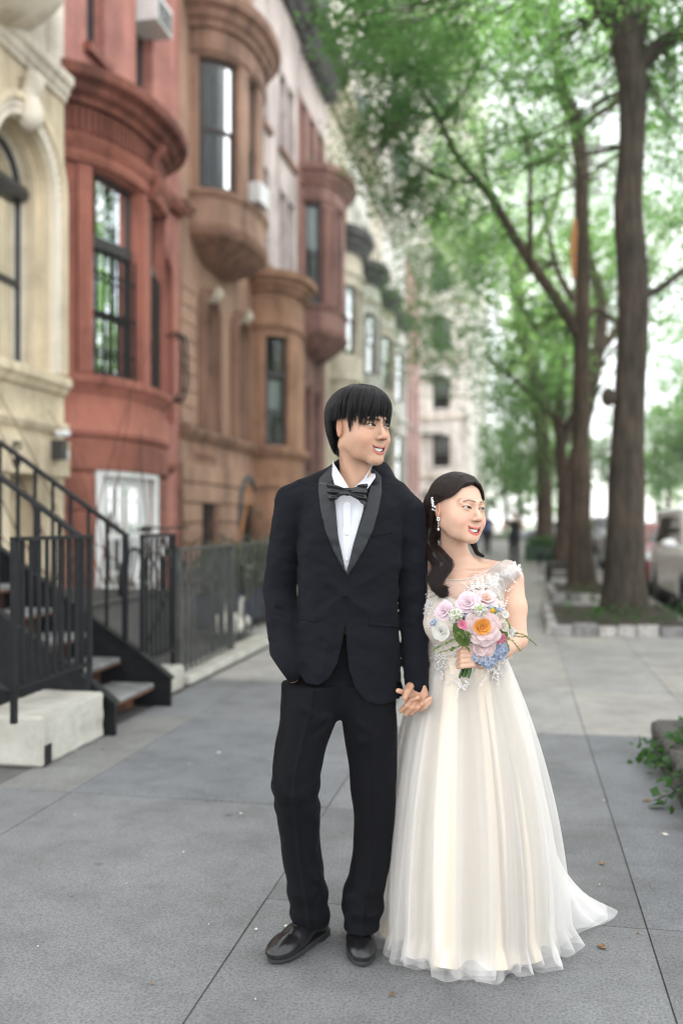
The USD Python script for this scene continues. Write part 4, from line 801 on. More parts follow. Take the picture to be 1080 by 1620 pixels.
def tree(label, base, trunk, limbs, blobs, seed, barkm, leafm, nleaf, size=.075, spread=.16, twigs=True, group='street trees along the sidewalk', extra=None):
    T = thing('street_tree', label, 'tree', (*base, 0), group=group); rr = np.random.default_rng(seed)
    part(T, 'trunk', limb(trunk, 12, seed), barkm, smooth=True)
    for i, l in enumerate(limbs): part(T, 'limb', limb(l, 8, seed + i, .04), barkm, smooth=True)
    pts = crown_points(blobs, rr)
    if twigs:                                                                     # thin twigs reach from the limbs towards the leaf clumps
        anchors = np.vstack([[at(u, v, D) for u, v, D, w in l] for l in limbs] + [[at(u, v, D) for u, v, D, w in trunk[2:]]]); tw = []
        kd = cKDTree(anchors)
        for p in pts[rr.permutation(len(pts))[:150]]:
            d, j = kd.query(p); a = anchors[j]
            if d < 4.5: m_ = (a + p) / 2 + rr.normal(0, .12, 3) * d * .4; tw.append(tube(catmull([a, m_, p], 4), np.linspace(.022, .006, 9), 5, caps=False))
        if tw: part(T, 'twigs', tw, barkm, kind='stuff')
    part(T, 'crown', leafcloud(nleaf, pts, spread, size, rr), leafm, kind='stuff')
    return T
t1 = tree('nearest street tree, dark thick trunk forking above a granite edged bed', (1.35, 12.9),
    [(985, 1000, 12.75, 150), (987, 960, 12.75, 98), (988, 900, 12.75, 80), (990, 780, 12.75, 71), (995, 640, 12.75, 60), (1001, 520, 12.75, 58), (1000, 420, 12.75, 60), (993, 330, 12.75, 56), (999, 230, 12.75, 50), (1000, 130, 12.75, 54), (990, 70, 12.75, 60), (975, 10, 12.7, 56), (955, -90, 12.6, 46), (930, -220, 12.4, 34)],
    [[(995, 100, 12.75, 44), (1010, 40, 12.8, 36), (1030, -60, 13, 30), (1060, -200, 13.2, 22)], [(1010, 105, 12.75, 34), (1045, 70, 12.6, 30), (1090, 45, 12.4, 26), (1180, 0, 12, 18)], [(1012, 470, 12.75, 18), (1045, 455, 12.9, 14), (1085, 425, 13, 11), (1150, 380, 13.2, 8)], [(985, 60, 12.7, 26), (950, 20, 12.6, 22), (900, -60, 12.3, 16)]],
    [(1060, 60, 13, 90, 70, 2.0, 90), (960, -40, 12.6, 160, 70, 2.5, 110), (1060, 250, 14.5, 60, 90, 1.5, 26), (860, 40, 12.6, 110, 60, 2.0, 60), (700, 10, 11.5, 150, 45, 2, 70), (560, 40, 11, 60, 60, 1.2, 30), (1110, 420, 14, 80, 120, 1.5, 40), (1065, 330, 17, 50, 90, 1.5, 34), (1062, 540, 18, 50, 70, 1.5, 30), (1050, 640, 19, 50, 50, 1.5, 20), (1050, 180, 15, 60, 60, 1.5, 34), (870, 150, 14.5, 90, 90, 1.6, 44), (800, 250, 14.5, 70, 80, 1.5, 26)], 31, BARK1, LEAF_T, 26000, size=.085, spread=.13)
part(t1, 'knot', sphere(at(962, 628, 12.55), (.10, .12, .13), 2), BARK1, smooth=True)
t2 = tree('slender street tree with a long diagonal limb and a torn orange scar', (1.2, 17.6),
    [(921, 955, 17.3, 84), (920, 915, 17.3, 58), (918, 860, 17.3, 44), (918, 700, 17.3, 35), (920, 520, 17.3, 31), (920, 380, 17.3, 29), (918, 250, 17.3, 28), (908, 185, 17.3, 26), (888, 140, 17.3, 23), (878, 60, 17.2, 19), (876, -40, 17.1, 16), (870, -180, 17, 12)],
    [[(912, 528, 17.3, 20), (890, 490, 17.2, 22), (850, 430, 17, 21), (812, 372, 16.8, 19), (785, 325, 16.6, 17), (755, 285, 16.4, 15), (725, 250, 16.1, 12), (690, 180, 15.8, 9), (650, 110, 15.4, 6), (625, 50, 15, 4)], [(755, 285, 16.4, 10), (720, 285, 16.2, 8), (670, 265, 15.9, 6), (610, 220, 15.4, 4)], [(918, 200, 17.3, 16), (945, 180, 17.5, 13), (980, 160, 17.8, 10), (1040, 120, 18, 6)], [(914, 540, 17.3, 14), (940, 490, 17.6, 12), (975, 510, 17.8, 10)],
     [(838, 415, 16.9, 12), (838, 330, 16.7, 10), (835, 230, 16.5, 8), (800, 130, 16.2, 5)], [(700, 190, 15.8, 7), (755, 110, 15.8, 5), (770, 30, 15.8, 4)]],
    [(650, 130, 15.4, 110, 90, 1.6, 150), (610, 230, 15.6, 80, 70, 1.4, 80), (700, 60, 15.6, 120, 70, 1.6, 130), (590, 70, 14.8, 70, 80, 1.2, 70), (760, 160, 16, 90, 110, 1.5, 60), (690, 300, 16, 80, 50, 1.3, 60), (800, 50, 16.5, 110, 80, 1.6, 80), (850, 250, 17, 70, 70, 1.2, 34), (930, 80, 17.5, 90, 70, 1.5, 44), (640, 330, 16.4, 60, 40, 1, 34), (830, 520, 17.5, 60, 50, 1, 26), (770, 380, 17, 60, 60, 1, 24), (960, 330, 18, 60, 90, 1.2, 26)], 32, BARK2, LEAF_T, 32000, size=.08, spread=.15)
part(t2, 'torn_scar', limb([(907, 440, 17.1, 8), (906, 400, 17.1, 13), (908, 365, 17.1, 12), (909, 345, 17.15, 5)], 6, 3), WOUND, smooth=True)
tree('leaning warm brown trunk close behind the slender tree', (1.0, 24.6),
    [(893, 905, 24.6, 52), (896, 860, 24.6, 38), (905, 760, 24.6, 32), (925, 660, 24.8, 28), (945, 560, 25, 26), (950, 480, 25.2, 24), (930, 400, 25.4, 18), (915, 300, 25.6, 12)],
    [[(945, 560, 25, 18), (975, 520, 25.2, 14), (1010, 440, 25.5, 10)], [(950, 500, 25.2, 14), (905, 470, 25, 14), (880, 420, 25, 10), (860, 330, 25, 7)]],
    [(880, 600, 25, 60, 60, 1.6, 40), (960, 420, 26, 110, 110, 2.5, 90), (860, 330, 25.5, 90, 110, 2.2, 70), (1030, 330, 26, 90, 130, 2.5, 60), (780, 420, 24, 60, 70, 1.6, 40), (930, 210, 26, 150, 110, 2.5, 90)], 33, BARK2, LEAF_T, 20000, size=.11, spread=.22)
tree('broad forked tree further up the sidewalk beyond the benches', (1.25, 38),
    [(862, 878, 38, 44), (861, 820, 38, 34), (858, 700, 38, 31), (850, 640, 38, 31), (838, 570, 38, 28), (822, 510, 38, 25), (818, 450, 38, 24), (820, 400, 38, 20)],
    [[(818, 455, 38, 20), (800, 390, 38, 18), (785, 340, 38, 16), (765, 260, 37.5, 11), (740, 170, 37, 7)], [(820, 440, 38, 18), (845, 390, 38, 18), (875, 330, 38, 16), (890, 250, 38.2, 12), (893, 140, 38.5, 8)], [(850, 640, 38, 14), (868, 590, 38, 12), (890, 540, 38, 9)]],
    [(700, 460, 37, 110, 90, 3, 110), (760, 330, 37, 90, 110, 3, 80), (690, 560, 36, 70, 60, 2.5, 60), (720, 380, 36, 90, 60, 3, 80), (860, 640, 38, 70, 90, 2.5, 70), (820, 740, 38, 60, 60, 2, 50), (880, 420, 39, 70, 110, 3, 60), (790, 620, 37, 46, 90, 2, 40), (740, 230, 36, 90, 110, 3, 60)], 34, BARK3, LEAF_F, 16000, size=.19, spread=.42)
def simple_tree(label, x, y, h, cr, seed, barkm, leafm, nleaf=4200, size=.26, zc=None, group='street trees along the sidewalk', low=.5):
    T = thing('street_tree', label, 'tree', (x, y, 0), group=group); rr = np.random.default_rng(seed); P = [(x, y, 0), (x + rr.normal(0, .1), y, h * .2), (x + rr.normal(0, .2), y, h * .45), (x + rr.normal(0, .4), y, h * .8)]
    part(T, 'trunk', tube(catmull(P, 5), np.linspace(.30, .08, 16), 12), barkm, smooth=True)
    for k in range(5):
        a = k * 1.26 + rr.uniform(0, .8); z = h * rr.uniform(.3, .55); part(T, 'limb', tube(catmull([(x, y, z), (x + cr * .4 * math.cos(a), y + cr * .4 * math.sin(a), z + 1.4), (x + cr * .8 * math.cos(a), y + cr * .8 * math.sin(a), z + 2.6)], 4), np.linspace(.12, .03, 9), 7), barkm, smooth=True)
    q = rr.normal(0, 1, (70, 3)); q /= np.linalg.norm(q, axis=1, keepdims=True); q *= rr.uniform(.3, 1, (70, 1)); c = np.array([x, y, h * (low + 1) / 2]) + q * [cr, cr, h * (1 - low) / 2]
    part(T, 'crown', leafcloud(nleaf, c, .42, size, rr), leafm, kind='stuff')
for i, (y, d) in enumerate(((30.5, 'just past the leaning trunk'), (46, 'opposite the white bay house'), (55, 'near the cross street corner'))): simple_tree('slim street tree on this sidewalk ' + d, 1.4, y, 11 + i % 2, 3.3, 50 + i, BARK3, LEAF_F, 3600, .28, low=.5)
for i, (y, d) in enumerate(((13, 'nearest on the far side of the road'), (20, 'second on the far side of the road'), (27, 'third on the far side of the road'), (35, 'fourth on the far side of the road'), (43, 'fifth on the far side of the road'), (52, 'sixth on the far side of the road'), (61, 'last before the avenue on the far side'))): simple_tree('pale green leafy street tree, ' + d, 11.6 + (i % 2) * .6, y, 11.5, 3.9, 70 + i, BARK3, LEAF_F, 8000, .29, low=.22, group='trees across the road')
for i, (x, y) in enumerate(((0, 92), (7, 96), (14, 90), (-1.5, 108), (22, 98), (5, 118), (16, 112), (30, 110))): simple_tree('hazy park tree beyond the avenue, %s' % ['just right of the apartment corner', 'in line with the road', 'right of the road end', 'deep behind the apartment corner', 'far right beyond the road', 'furthest in line with the road', 'behind the right hand park trees', 'at the right end of the park'][i], x, y, 13 + i % 3, 5, 90 + i, BARK3, LEAF_F, 3000, .5, low=.12, group='park trees beyond the avenue')
part(None, 'park_lawn', box(-2, 120, 76.5, 260, -.12, -.05), mat('lawn', (.08, .14, .04), var=.3, scale=.6)); kind(stage.GetPrimAtPath('/World/park_lawn'))
# tree pits: soil, granite setts round it, ground plants
def pit(x0, x1, y0, y1, label, setts=True, h=.13, seed=0, fine=True):
    T = thing('tree_pit', label, 'tree bed', ((x0 + x1) / 2, (y0 + y1) / 2, 0)); rr = np.random.default_rng(seed)
    g = trimesh.creation.box((x1 - x0 - .02, y1 - y0 - .02, .1)).subdivide_to_size(.25); v = np.array(g.vertices) + [(x0 + x1) / 2, (y0 + y1) / 2, .0]; top = v[:, 2] > 0; v[top, 2] += .05 * meshkit.fbm(v[top] * 2.5, 3, seed) + .02; part(T, 'soil', (v, np.array(g.faces)), SOIL, smooth=40)
    if setts:
        segs = [((x0, y0), (x1, y0)), ((x0, y0), (x0, y1)), ((x0, y1), (x1, y1))]
        for a, b in segs:
            L = math.dist(a, b); t = 0
            while t < L - .05:
                w = min(rr.uniform(.19, .30), L - t); p0 = np.array(a) + (np.array(b) - a) * t / L; p1 = np.array(a) + (np.array(b) - a) * (t + w - .015) / L; o = rr.normal(0, .008); hh = h * rr.uniform(.82, 1.12)
                m = trimesh.Trimesh(*rbox(min(p0[0], p1[0]) - (.06 if a[0] == b[0] else 0), max(p0[0], p1[0]) + (.06 if a[0] == b[0] else 0), min(p0[1], p1[1]) - (.06 if a[1] == b[1] else 0), max(p0[1], p1[1]) + (.06 if a[1] == b[1] else 0), -.02, hh, .016)); v = np.array(m.vertices) + [o, o, 0] + rr.normal(0, .004, (len(m.vertices), 3))
                part(T, 'sett', (v, np.array(m.faces)), GRANITE[rr.integers(3)]); t += w
    return T, rr
T, rr = pit(.40, 2.04, 11.25, 14.25, 'soil bed edged with grey granite setts round the nearest tree', seed=1)
part(T, 'ground_plants', leafcloud(420, np.stack([rr.uniform(.6, 2.2, 40), rr.uniform(11.5, 12.9, 40), rr.uniform(.1, .22, 40)], 1), .08, .07, rr), LEAF_I, kind='stuff')
T, rr = pit(.60, 2.04, 15.95, 18.85, 'granite edged bed round the slender tree', seed=2); part(T, 'ground_plants', leafcloud(300, np.stack([rr.uniform(.8, 2.2, 20), rr.uniform(16.1, 17.4, 20), rr.uniform(.1, .18, 20)], 1), .08, .07, rr), LEAF_I, kind='stuff')
pit(.65, 2.04, 23.5, 26.3, 'plain soil bed round the leaning trunk', seed=3); pit(.65, 2.04, 33.5, 35.9, 'soil bed just before the forked tree', seed=5); pit(.65, 2.04, 44.3, 47.1, 'far soil bed opposite the white bay house', seed=4); pit(.65, 2.04, 55.5, 57.9, 'furthest soil bed near the corner', seed=6)
SLABS = mat('dark_rough_stone', (.10, .092, .082), color2=(.05, .046, .042), rough=.9, scale=10, bump=.006, bscale=30)
def slab_pit():
    """The near bed: big rough upright slabs, with ivy spilling over them."""
    T = thing('tree_pit', 'ivy filled bed edged with rough upright stone slabs, nearest the camera on the right', 'tree bed', (1.4, 4.7, 0)); rr = np.random.default_rng(8)
    part(T, 'soil', box(.86, 2.04, 3.62, 5.68, -.02, .08), SOIL)
    y = 3.55
    for w in (.62, .55, .58, .42):
        m = trimesh.Trimesh(*rbox(.77, .90, y, y + w - .02, -.02, .17 * rr.uniform(.9, 1.1), .02)).subdivide_to_size(.05); v = np.array(m.vertices); v += (meshkit.fbm(v * 16, 4, int(y * 10)) - .5)[:, None] * .035; part(T, 'slab', (v, np.array(m.faces)), SLABS, smooth=35); y += w
    x = .79
    for w in (.5, .5, .5):
        m = trimesh.Trimesh(*rbox(x, x + w - .02, 5.62, 5.74, -.02, .16 * rr.uniform(.9, 1.1), .02)).subdivide_to_size(.05); v = np.array(m.vertices); v += (meshkit.fbm(v * 16, 4, int(x * 10)) - .5)[:, None] * .035; part(T, 'slab', (v, np.array(m.faces)), SLABS, smooth=35); x += w
    part(T, 'flat_stone', rbox(.95, 1.3, 4.4, 5.3, .08, .13, .02), GRANITE[2])
    iv = thing('ivy', 'glossy ivy trailing over the rough stone slabs of the near bed', 'ivy', (.9, 5.0, .1)); c = []
    for k in range(20):
        p = np.array([rr.uniform(1.0, 1.4), rr.uniform(4.5, 5.6), .18]); d = np.array([-.09, rr.normal(0, .04), .0]); P = [p]
        for j in range(rr.integers(4, 9)):
            p = p + d + rr.normal(0, .02, 3) * [1, 1, .5]; p[2] = max(p[2] - (.05 if p[0] < .84 else -.006), .02); P.append(p)
            if p[0] < .74: break
        c += P; part(iv, 'stem', tube(P, .003, 4), LEAF_D)
    c = np.array(c); part(iv, 'leaves', leafcloud(420, c, .03, .055, rr, aspect=.9), LEAF_I, kind='stuff')
    up = np.stack([rr.uniform(1.12, 1.7, 40), rr.uniform(4.6, 5.6, 40), rr.uniform(.16, .36, 40)], 1); part(iv, 'upright_leaves', leafcloud(260, up, .05, .06, rr, aspect=.9), LEAF_I, kind='stuff')
    st = thing('iron_stake', 'thin rusty iron stake standing at the edge of the ivy bed', 'stake', (1.12, 5.86, 0)); part(st, 'rod', bar((1.12, 5.86, 0), (1.12, 5.86, .55), .02), RUST); part(st, 'foot', rbox(1.09, 1.15, 5.83, 5.89, 0, .02, .004), RUST)
slab_pit()

# ================================================================ benches, cars, people
def bench(label, x, y):
    T = thing('bench', label, 'bench', (x, y, 0), group='benches by the tree beds')
    for k in range(4): part(T, 'seat_slat', rbox(x - .28 + .14 * k, x - .16 + .14 * k, y - .75, y + .75, .42, .45, .006), IRON)
    for s in (-.68, .68):
        for dx in (-.24, .22): part(T, 'leg', bar((x + dx, y + s, 0), (x + dx, y + s, .42), .06), IRON)
        part(T, 'cross_bar', bar((x - .24, y + s, .2), (x + .22, y + s, .2), .04), IRON)
    for k in range(3): part(T, 'back_slat', rbox(x + .24, x + .27, y - .75, y + .75, .52 + .13 * k, .62 + .13 * k, .006), IRON)
bench('dark slatted bench beside the slender tree bed', .86, 20.2); bench('dark slatted bench beyond the leaning trunk', .86, 28.4)
TG = thing('planter_box', 'green planter box beside the far bench on the sidewalk', 'planter', (.7, 36.5, 0)); part(TG, 'trough', rbox(.2, 1.3, 31.4, 32.9, 0, .5, .02), mat('green_planter', (.03, .07, .035), rough=.6)); part(TG, 'foliage', leafcloud(700, np.stack([rng.uniform(.3, 1.2, 30), rng.uniform(31.5, 32.8, 30), rng.uniform(.5, .75, 30)], 1), .07, .12, rng), LEAF_I, kind='stuff')

def paint(name, c, coat=.6): return usdkit.material(stage, '/World/Looks/' + name, {'p': ('principled_bsdf', {'base_color': c, 'roughness': .35, 'coat_weight': coat, 'coat_roughness': .06, 'metallic': .0})}, surface='p.BSDF')
CARGLASS = usdkit.material(stage, '/World/Looks/car_glass', {'p': ('principled_bsdf', {'base_color': (.02, .025, .025), 'roughness': .04, 'specular_ior_level': .8})}, surface='p.BSDF')
TYRE = mat('tyre_rubber', (.018, .018, .019), rough=.85); RIM = usdkit.material(stage, '/World/Looks/alloy', {'p': ('principled_bsdf', {'base_color': (.45, .45, .46), 'metallic': .9, 'roughness': .3})}, surface='p.BSDF'); LAMP = usdkit.material(stage, '/World/Looks/headlamp', {'p': ('principled_bsdf', {'base_color': (.6, .62, .65), 'roughness': .08, 'coat_weight': 1.0})}, surface='p.BSDF'); TAIL = usdkit.material(stage, '/World/Looks/taillamp', {'p': ('principled_bsdf', {'base_color': (.35, .02, .02), 'roughness': .12})}, surface='p.BSDF'); BLACKP = mat('black_plastic', (.02, .02, .021), rough=.6)
def car(label, loc, rot, m, suv=True, group='cars parked along the road', name='parked_car'):
    """Local frame: x across, y forward (nose at +y), z up."""
    L, W, Hh = (4.65, 1.86, 1.70) if suv else (4.6, 1.80, 1.45)
    T = thing(name, label, 'car', loc, rot, group); LOC[str(T.GetPath())] = np.zeros(3)
    pr = ([(-L / 2, .45), (-L / 2 - .02, .9), (-L / 2 + .10, 1.1), (-L / 2 + .35, 1.62), (-L / 2 + .6, Hh), (.1, Hh), (.55, Hh - .06), (1.25, 1.12), (1.3, 1.10), (2.0, 1.02), (2.25, .90), (L / 2, .7), (L / 2, .42), (L / 2 - .15, .26), (-L / 2 + .15, .26)] if suv else
          [(-L / 2, .45), (-L / 2, .85), (-L / 2 + .1, .98), (-L / 2 + .75, 1.02), (-L / 2 + 1.35, 1.38), (-.3, Hh), (.15, Hh - .03), (1.05, .98), (1.8, .88), (2.15, .76), (L / 2, .62), (L / 2, .38), (L / 2 - .15, .24), (-L / 2 + .15, .24)])
    vol = Vol((-W / 2 - .1, -L / 2 - .12, .1), (W / 2 + .1, L / 2 + .12, Hh + .1), .028)
    P2d = polysdf(pr, vol.ax[1][:, None], vol.ax[2][None, :])[None].astype(np.float32); Z = vol.ax[2][None, None, :]; Xa = np.abs(vol.ax[0][:, None, None]); Ya = vol.ax[1][None, :, None]
    half = W / 2 - np.clip(Z - .95, 0, 1) * .26 - np.clip(np.abs(Ya) - 1.75, 0, 1) * .16 + .02 * np.cos((Z - .62) * 6)
    dx = Xa - half; q = .07; vol.d = (np.minimum(np.maximum(P2d + q, dx + q), 0) + np.sqrt(np.maximum(P2d + q, 0) ** 2 + np.maximum(dx + q, 0) ** 2) - q).astype(np.float32)
    body0 = vol.d.copy(); wy = (L * .305, -L * .29); R = .345 if suv else .32
    for y in wy:
        cyl = np.sqrt((Ya - y) ** 2 + (Z - R) ** 2) - R - .05; vol.d = np.maximum(vol.d, -np.maximum(cyl, W / 2 - .32 - Xa)).astype(np.float32)
    def over(poly, side, t=.006, sg=1):
        if side: pf = polysdf(poly, vol.ax[1][:, None], vol.ax[2][None, :])[None]; lim = .45 - sg * vol.ax[0][:, None, None]
        else: pf = polysdf(poly, vol.ax[0][:, None], vol.ax[2][None, :])[:, None]; lim = -1.0
        return np.maximum(np.maximum(np.maximum(pf, body0 - t), -(body0 + .03)), lim).astype(np.float32)
    part(T, 'body', vol.mesh(), m, smooth=35)
    zb = 1.06 if suv else .98; zt = Hh - .13
    for s in (-1, 1): part(T, 'side_window', vol.mesh(over([(-L / 2 + .52, zb + .02), (-L / 2 + .72, zt), (.1, zt), (.45, zt - .06), (1.0, zb), ] if suv else [(-1.5, zb), (-1.0, zt - .06), (-.3, zt), (.1, zt - .02), (.8, zb)], True, sg=s)), CARGLASS, smooth=35)
    fr = over([(-.66, zb + .06), (.66, zb + .06), (.56, zt + .02), (-.56, zt + .02)], False); part(T, 'windscreen', vol.mesh(np.maximum(fr, .45 - Ya)), CARGLASS, smooth=35); part(T, 'rear_window', vol.mesh(np.maximum(fr, Ya + L / 2 - 1.0 if suv else Ya + .9)), CARGLASS, smooth=35)
    part(T, 'grille', vol.mesh(np.maximum(over([(-.5, .5), (.5, .5), (.55, .78), (-.55, .78)], False, .012), L / 2 - .4 - Ya)), BLACKP); part(T, 'bumper_trim', vol.mesh(np.maximum(over([(-.8, .24), (.8, .24), (.8, .42), (-.8, .42)], False, .012), L / 2 - .5 - np.abs(Ya))), BLACKP)
    for s in (-1, 1):
        part(T, 'headlight', vol.mesh(np.maximum(over([(s * .56, .66), (s * .9, .72), (s * .9, .88), (s * .6, .82)], False, .012), L / 2 - .7 - Ya)), LAMP, smooth=35); part(T, 'taillight', vol.mesh(np.maximum(over([(s * .62, .8), (s * .95, .8), (s * .95, 1.02), (s * .62, 1.0)], False, .012), Ya + L / 2 - .4)), TAIL, smooth=35)
        mir = Vol((s * (W / 2 + .12) - .2, .78, .98), (s * (W / 2 + .12) + .2, 1.2, 1.3), .014); mir.ell((s * (W / 2 + .11), .95, 1.13), (.12, .09, .075)).cap((s * (W / 2 - .1), .93, 1.07), (s * (W / 2 + .05), .94, 1.09), .03, .025, .02); part(T, 'mirror', mir.mesh(), m, smooth=True)
        part(T, 'sill_trim', box(min(s * (W / 2 - .06), s * (W / 2 + .0)), max(s * (W / 2 - .06), s * (W / 2 + .0)), -.9, .95, .27, .36), BLACKP); part(T, 'door_handle', [rbox(s * (W / 2 + .012) - .014, s * (W / 2 + .012) + .014, y, y + .18, .92, .95, .006) for y in (.0, -.95)], m)
        for y in wy:
            Wh = sub(T, 'wheel'); c = s * (W / 2 - .115); tb = lathe([(.20, -.105), (R - .03, -.105), (R, -.07), (R, .07), (R - .03, .105), (.20, .105), (.20, -.105)], (0, 0, 0), 28); part(Wh, 'tyre', xf(tb, Ry(math.pi / 2), (c, y, R)), TYRE, smooth=40)
            rimm = [lathe([(.0, .05), (.05, .06), (.06, .03), (.19, .03), (.205, .085), (.205, -.05), (.0, -.05)], (0, 0, 0), 28)] + [xf(bar((0, 0, .055), (.19, 0, .055), .05, .03), Rz(k * 1.2566)) for k in range(5)]
            part(Wh, 'rim', xf(cat(rimm), Ry(s * math.pi / 2), (c, y, R)), RIM, smooth=40)
    return T
WHITEP = paint('white_paint', (.86, .86, .85)); REDP = paint('red_paint_car', (.22, .02, .025)); DARKP = paint('dark_blue_paint', (.02, .025, .04)); SILV = paint('silver_paint', (.42, .44, .46)); BLUEP = paint('pale_blue_paint', (.30, .36, .42))
car('white estate car parked nose towards the camera beside the nearest tree', (3.30, 15.7, -.12), math.pi, WHITEP); car('dark red car parked just behind the white one', (3.28, 20.9, -.12), math.pi, REDP, suv=False)
car('dark blue parked car seen between the tree trunks', (4.3, 44.5, -.12), math.pi, DARKP); car('silver car crossing at the far corner beside the forked trunk', (2.4, 66.8, -.118), math.pi / 2, SILV, suv=False, group='cars on the far street'); car('silver saloon parked further up behind the dark red one', (3.28, 27.2, -.12), math.pi, SILV, suv=False); car('pale blue car parked across the road near the middle', (9.4, 30, -.12), 0, BLUEP, suv=False); car('white car parked across the road, nearest there', (9.4, 22, -.12), 0, WHITEP)
def walker(label, x, y, h, top, legs, hairm, skinc, pose, rot=0.0, hat=None, dress=False):
    T = thing('person', label, 'person', (x, y, 0), rot, group='people far up the sidewalk'); LOC[str(T.GetPath())] = np.zeros(3); s = h / 1.7
    vol = Vol(np.array((-.5, -.35, 0)), np.array((.5, .35, 1.85)) * 1.0, .014)
    vol.ell((0, 0, 1.58), (.075, .095, .115)).cap((0, .01, 1.50), (0, .01, 1.40), .05, .055, .02).cap((-.12, .01, 1.36), (.12, .01, 1.36), .06, .06, .03).cap((0, 0, 1.30), (0, 0, 1.0), .13, .12, .04).cap((-.06, 0, .95), (.06, 0, .95), .11, .11, .04).ell((0, -.095, 1.57), (.012, .016, .018), None, .01)
    st = pose.get('step', .12)
    for q in (-1, 1):
        vol.chain([(q * .09, 0, .9), (q * .09, -q * st * .5 - .02, .48), (q * .085, q * st * -1 + .03, .08)], [.085, .058, .042], .02); vol.cap((q * .085, -q * st + .03, .04), (q * .09, -q * st - .12, .03), .038, .03, .02)
        vol.chain(pose['arm'](q), [.05, .038, .028], .02); vol.ell(pose['arm'](q)[2], (.03, .03, .05), None, .02)
        vol.ell((q * .078, .0, 1.57), (.012, .025, .035), None, .008)
    v, f = vol.mesh(); part(T, 'body', (v * s, f), mat('walker_skin_%d' % len(USED), skinc, rough=.5, var=.05))
    Z = vol.ax[2][None, None, :]; X = np.abs(vol.ax[0][:, None, None]); Y_ = vol.ax[1][None, :, None]
    tp = np.maximum(np.maximum(vol.d - .016, .92 - Z), np.maximum(Z - 1.40, X - pose.get('sleeve', .22))); v, f = vol.mesh(tp); part(T, 'top', (v * s, f), top, smooth=True)
    lg = np.maximum(np.maximum(vol.d - .016, (.45 if dress else .09) - Z), np.maximum(Z - .98, X - .24)); v, f = vol.mesh(lg); part(T, 'trousers', (v * s, f), legs, smooth=True)
    hh = vol.like(); hh.ell((0, .018, 1.605), (.088, .105, .105)).op(lambda A, B, C: np.maximum(B + .045 + 0 * A, C - 1.63 - 0 * A), (-.2, -.2, 1.3), (.2, .2, 1.8), 0, 'sub'); v, f = hh.mesh(); part(T, 'hair', (v * s, f), hairm, smooth=True)
    if hat is not None:
        hv = vol.like(); hv.ell((0, .0, 1.655), (.10, .118, .075)).cap((0, -.10, 1.645), (0, -.17, 1.64), .06, .05, .01, flat=((0, 0, 1), .15)); v, f = hv.mesh(np.maximum(hv.d, 1.632 - Z)); part(T, 'cap', (v * s, f), hat, smooth=True)
    shoes = vol.d - .012; v, f = vol.mesh(np.maximum(shoes, Z - .085)); part(T, 'shoes', (v * s, f), BLACKP, smooth=True)
BLK = mat('black_fabric', (.012, .012, .014), rough=.85); WHT = mat('white_fabric', (.65, .65, .66), rough=.85); BLU = mat('blue_fabric', (.06, .10, .22), rough=.85); GRY = mat('grey_fabric', (.22, .23, .25), rough=.85); HAIRK = mat('dark_hair', (.02, .015, .012), rough=.5)
bent = lambda q: [(q * .20, .02, 1.36), (q * .30, .0, 1.16), (q * .13, -.16, 1.28)]; down = lambda q: [(q * .19, .01, 1.36), (q * .23, .03, 1.08), (q * .22, -.04 * q - .05, .84)]
walker('person in sleeveless black clothes and a white cap, hands raised to chest', -.13, 28.6, 1.66, BLK, BLK, HAIRK, (.45, .26, .17), {'arm': bent, 'step': .05, 'sleeve': .17}, hat=WHT); walker('distant walker in a blue top and dark trousers', -1.25, 37.5, 1.74, BLU, BLK, HAIRK, (.4, .24, .16), {'arm': down, 'step': .16}); walker('distant walker in a pale top and blue trousers by the houses', -2.0, 44, 1.70, WHT, BLU, HAIRK, (.42, .26, .18), {'arm': down, 'step': .14})
# ================================================================ the couple
# K frame: x to the camera's right, y its distance along the view, z up (the couple stands square to the view)
KR = Rz(YAW)
def px(u, v, D): return np.array([(u - 540) / FPX * D, D, EYE + (824 - v) / FPX * D])
def kthing(name, label, catg, k, group=None):
    k = np.array([k[0], k[1], 0.0 if len(k) < 3 else k[2]])
    t = thing(name, label, catg, KR @ k, YAW, group); LOC[str(t.GetPath())] = k
    return t

def tint_mat(name, rough=.5, spec=.5, sss=0.0, rad=(1, .35, .2), extra=None, mott=0.0):
    nodes = {'a': ('attribute', {'attribute': 'tint'}), 'p': ('principled_bsdf', {'roughness': rough, 'specular_ior_level': spec, 'subsurface_weight': sss, 'subsurface_scale': .006, 'subsurface_radius': rad, **(extra or {})})}
    links = [('a.color', 'p.base_color')]
    if mott:
        nodes.update({'g': ('geometry', {}), 'n': ('noise_texture', {'scale': 90.0, 'detail': 4.0}), 'b': ('bump', {'distance': mott})})
        links += [('g.position', 'n.vector'), ('n.fac', 'b.height'), ('b.normal', 'p.normal')]
    return usdkit.material(stage, '/World/Looks/' + name, nodes, links, surface='p.BSDF')
SKIN = tint_mat('skin', rough=.48, spec=.4, sss=.12, mott=.0006)
EYE_M = tint_mat('eye', rough=.08, spec=.6)
TEETH = mat('teeth', (.78, .75, .68), rough=.25, var=.03)
HAIR_B = mat('black_hair', (.0065, .006, .0065), rough=.36, var=.2, spec=.28)
HAIR_D = mat('dark_brown_hair', (.016, .0088, .007), rough=.36, var=.25, spec=.3)

class Head:
    def __init__(s, c, M, sc): s.c, s.M, s.sc = np.array(c, float), M, sc
    def __call__(s, p): return s.c + (s.M @ np.asarray(p, float).T).T * s.sc
    def inv(s, p): return ((np.asarray(p) - s.c) @ s.M) / s.sc

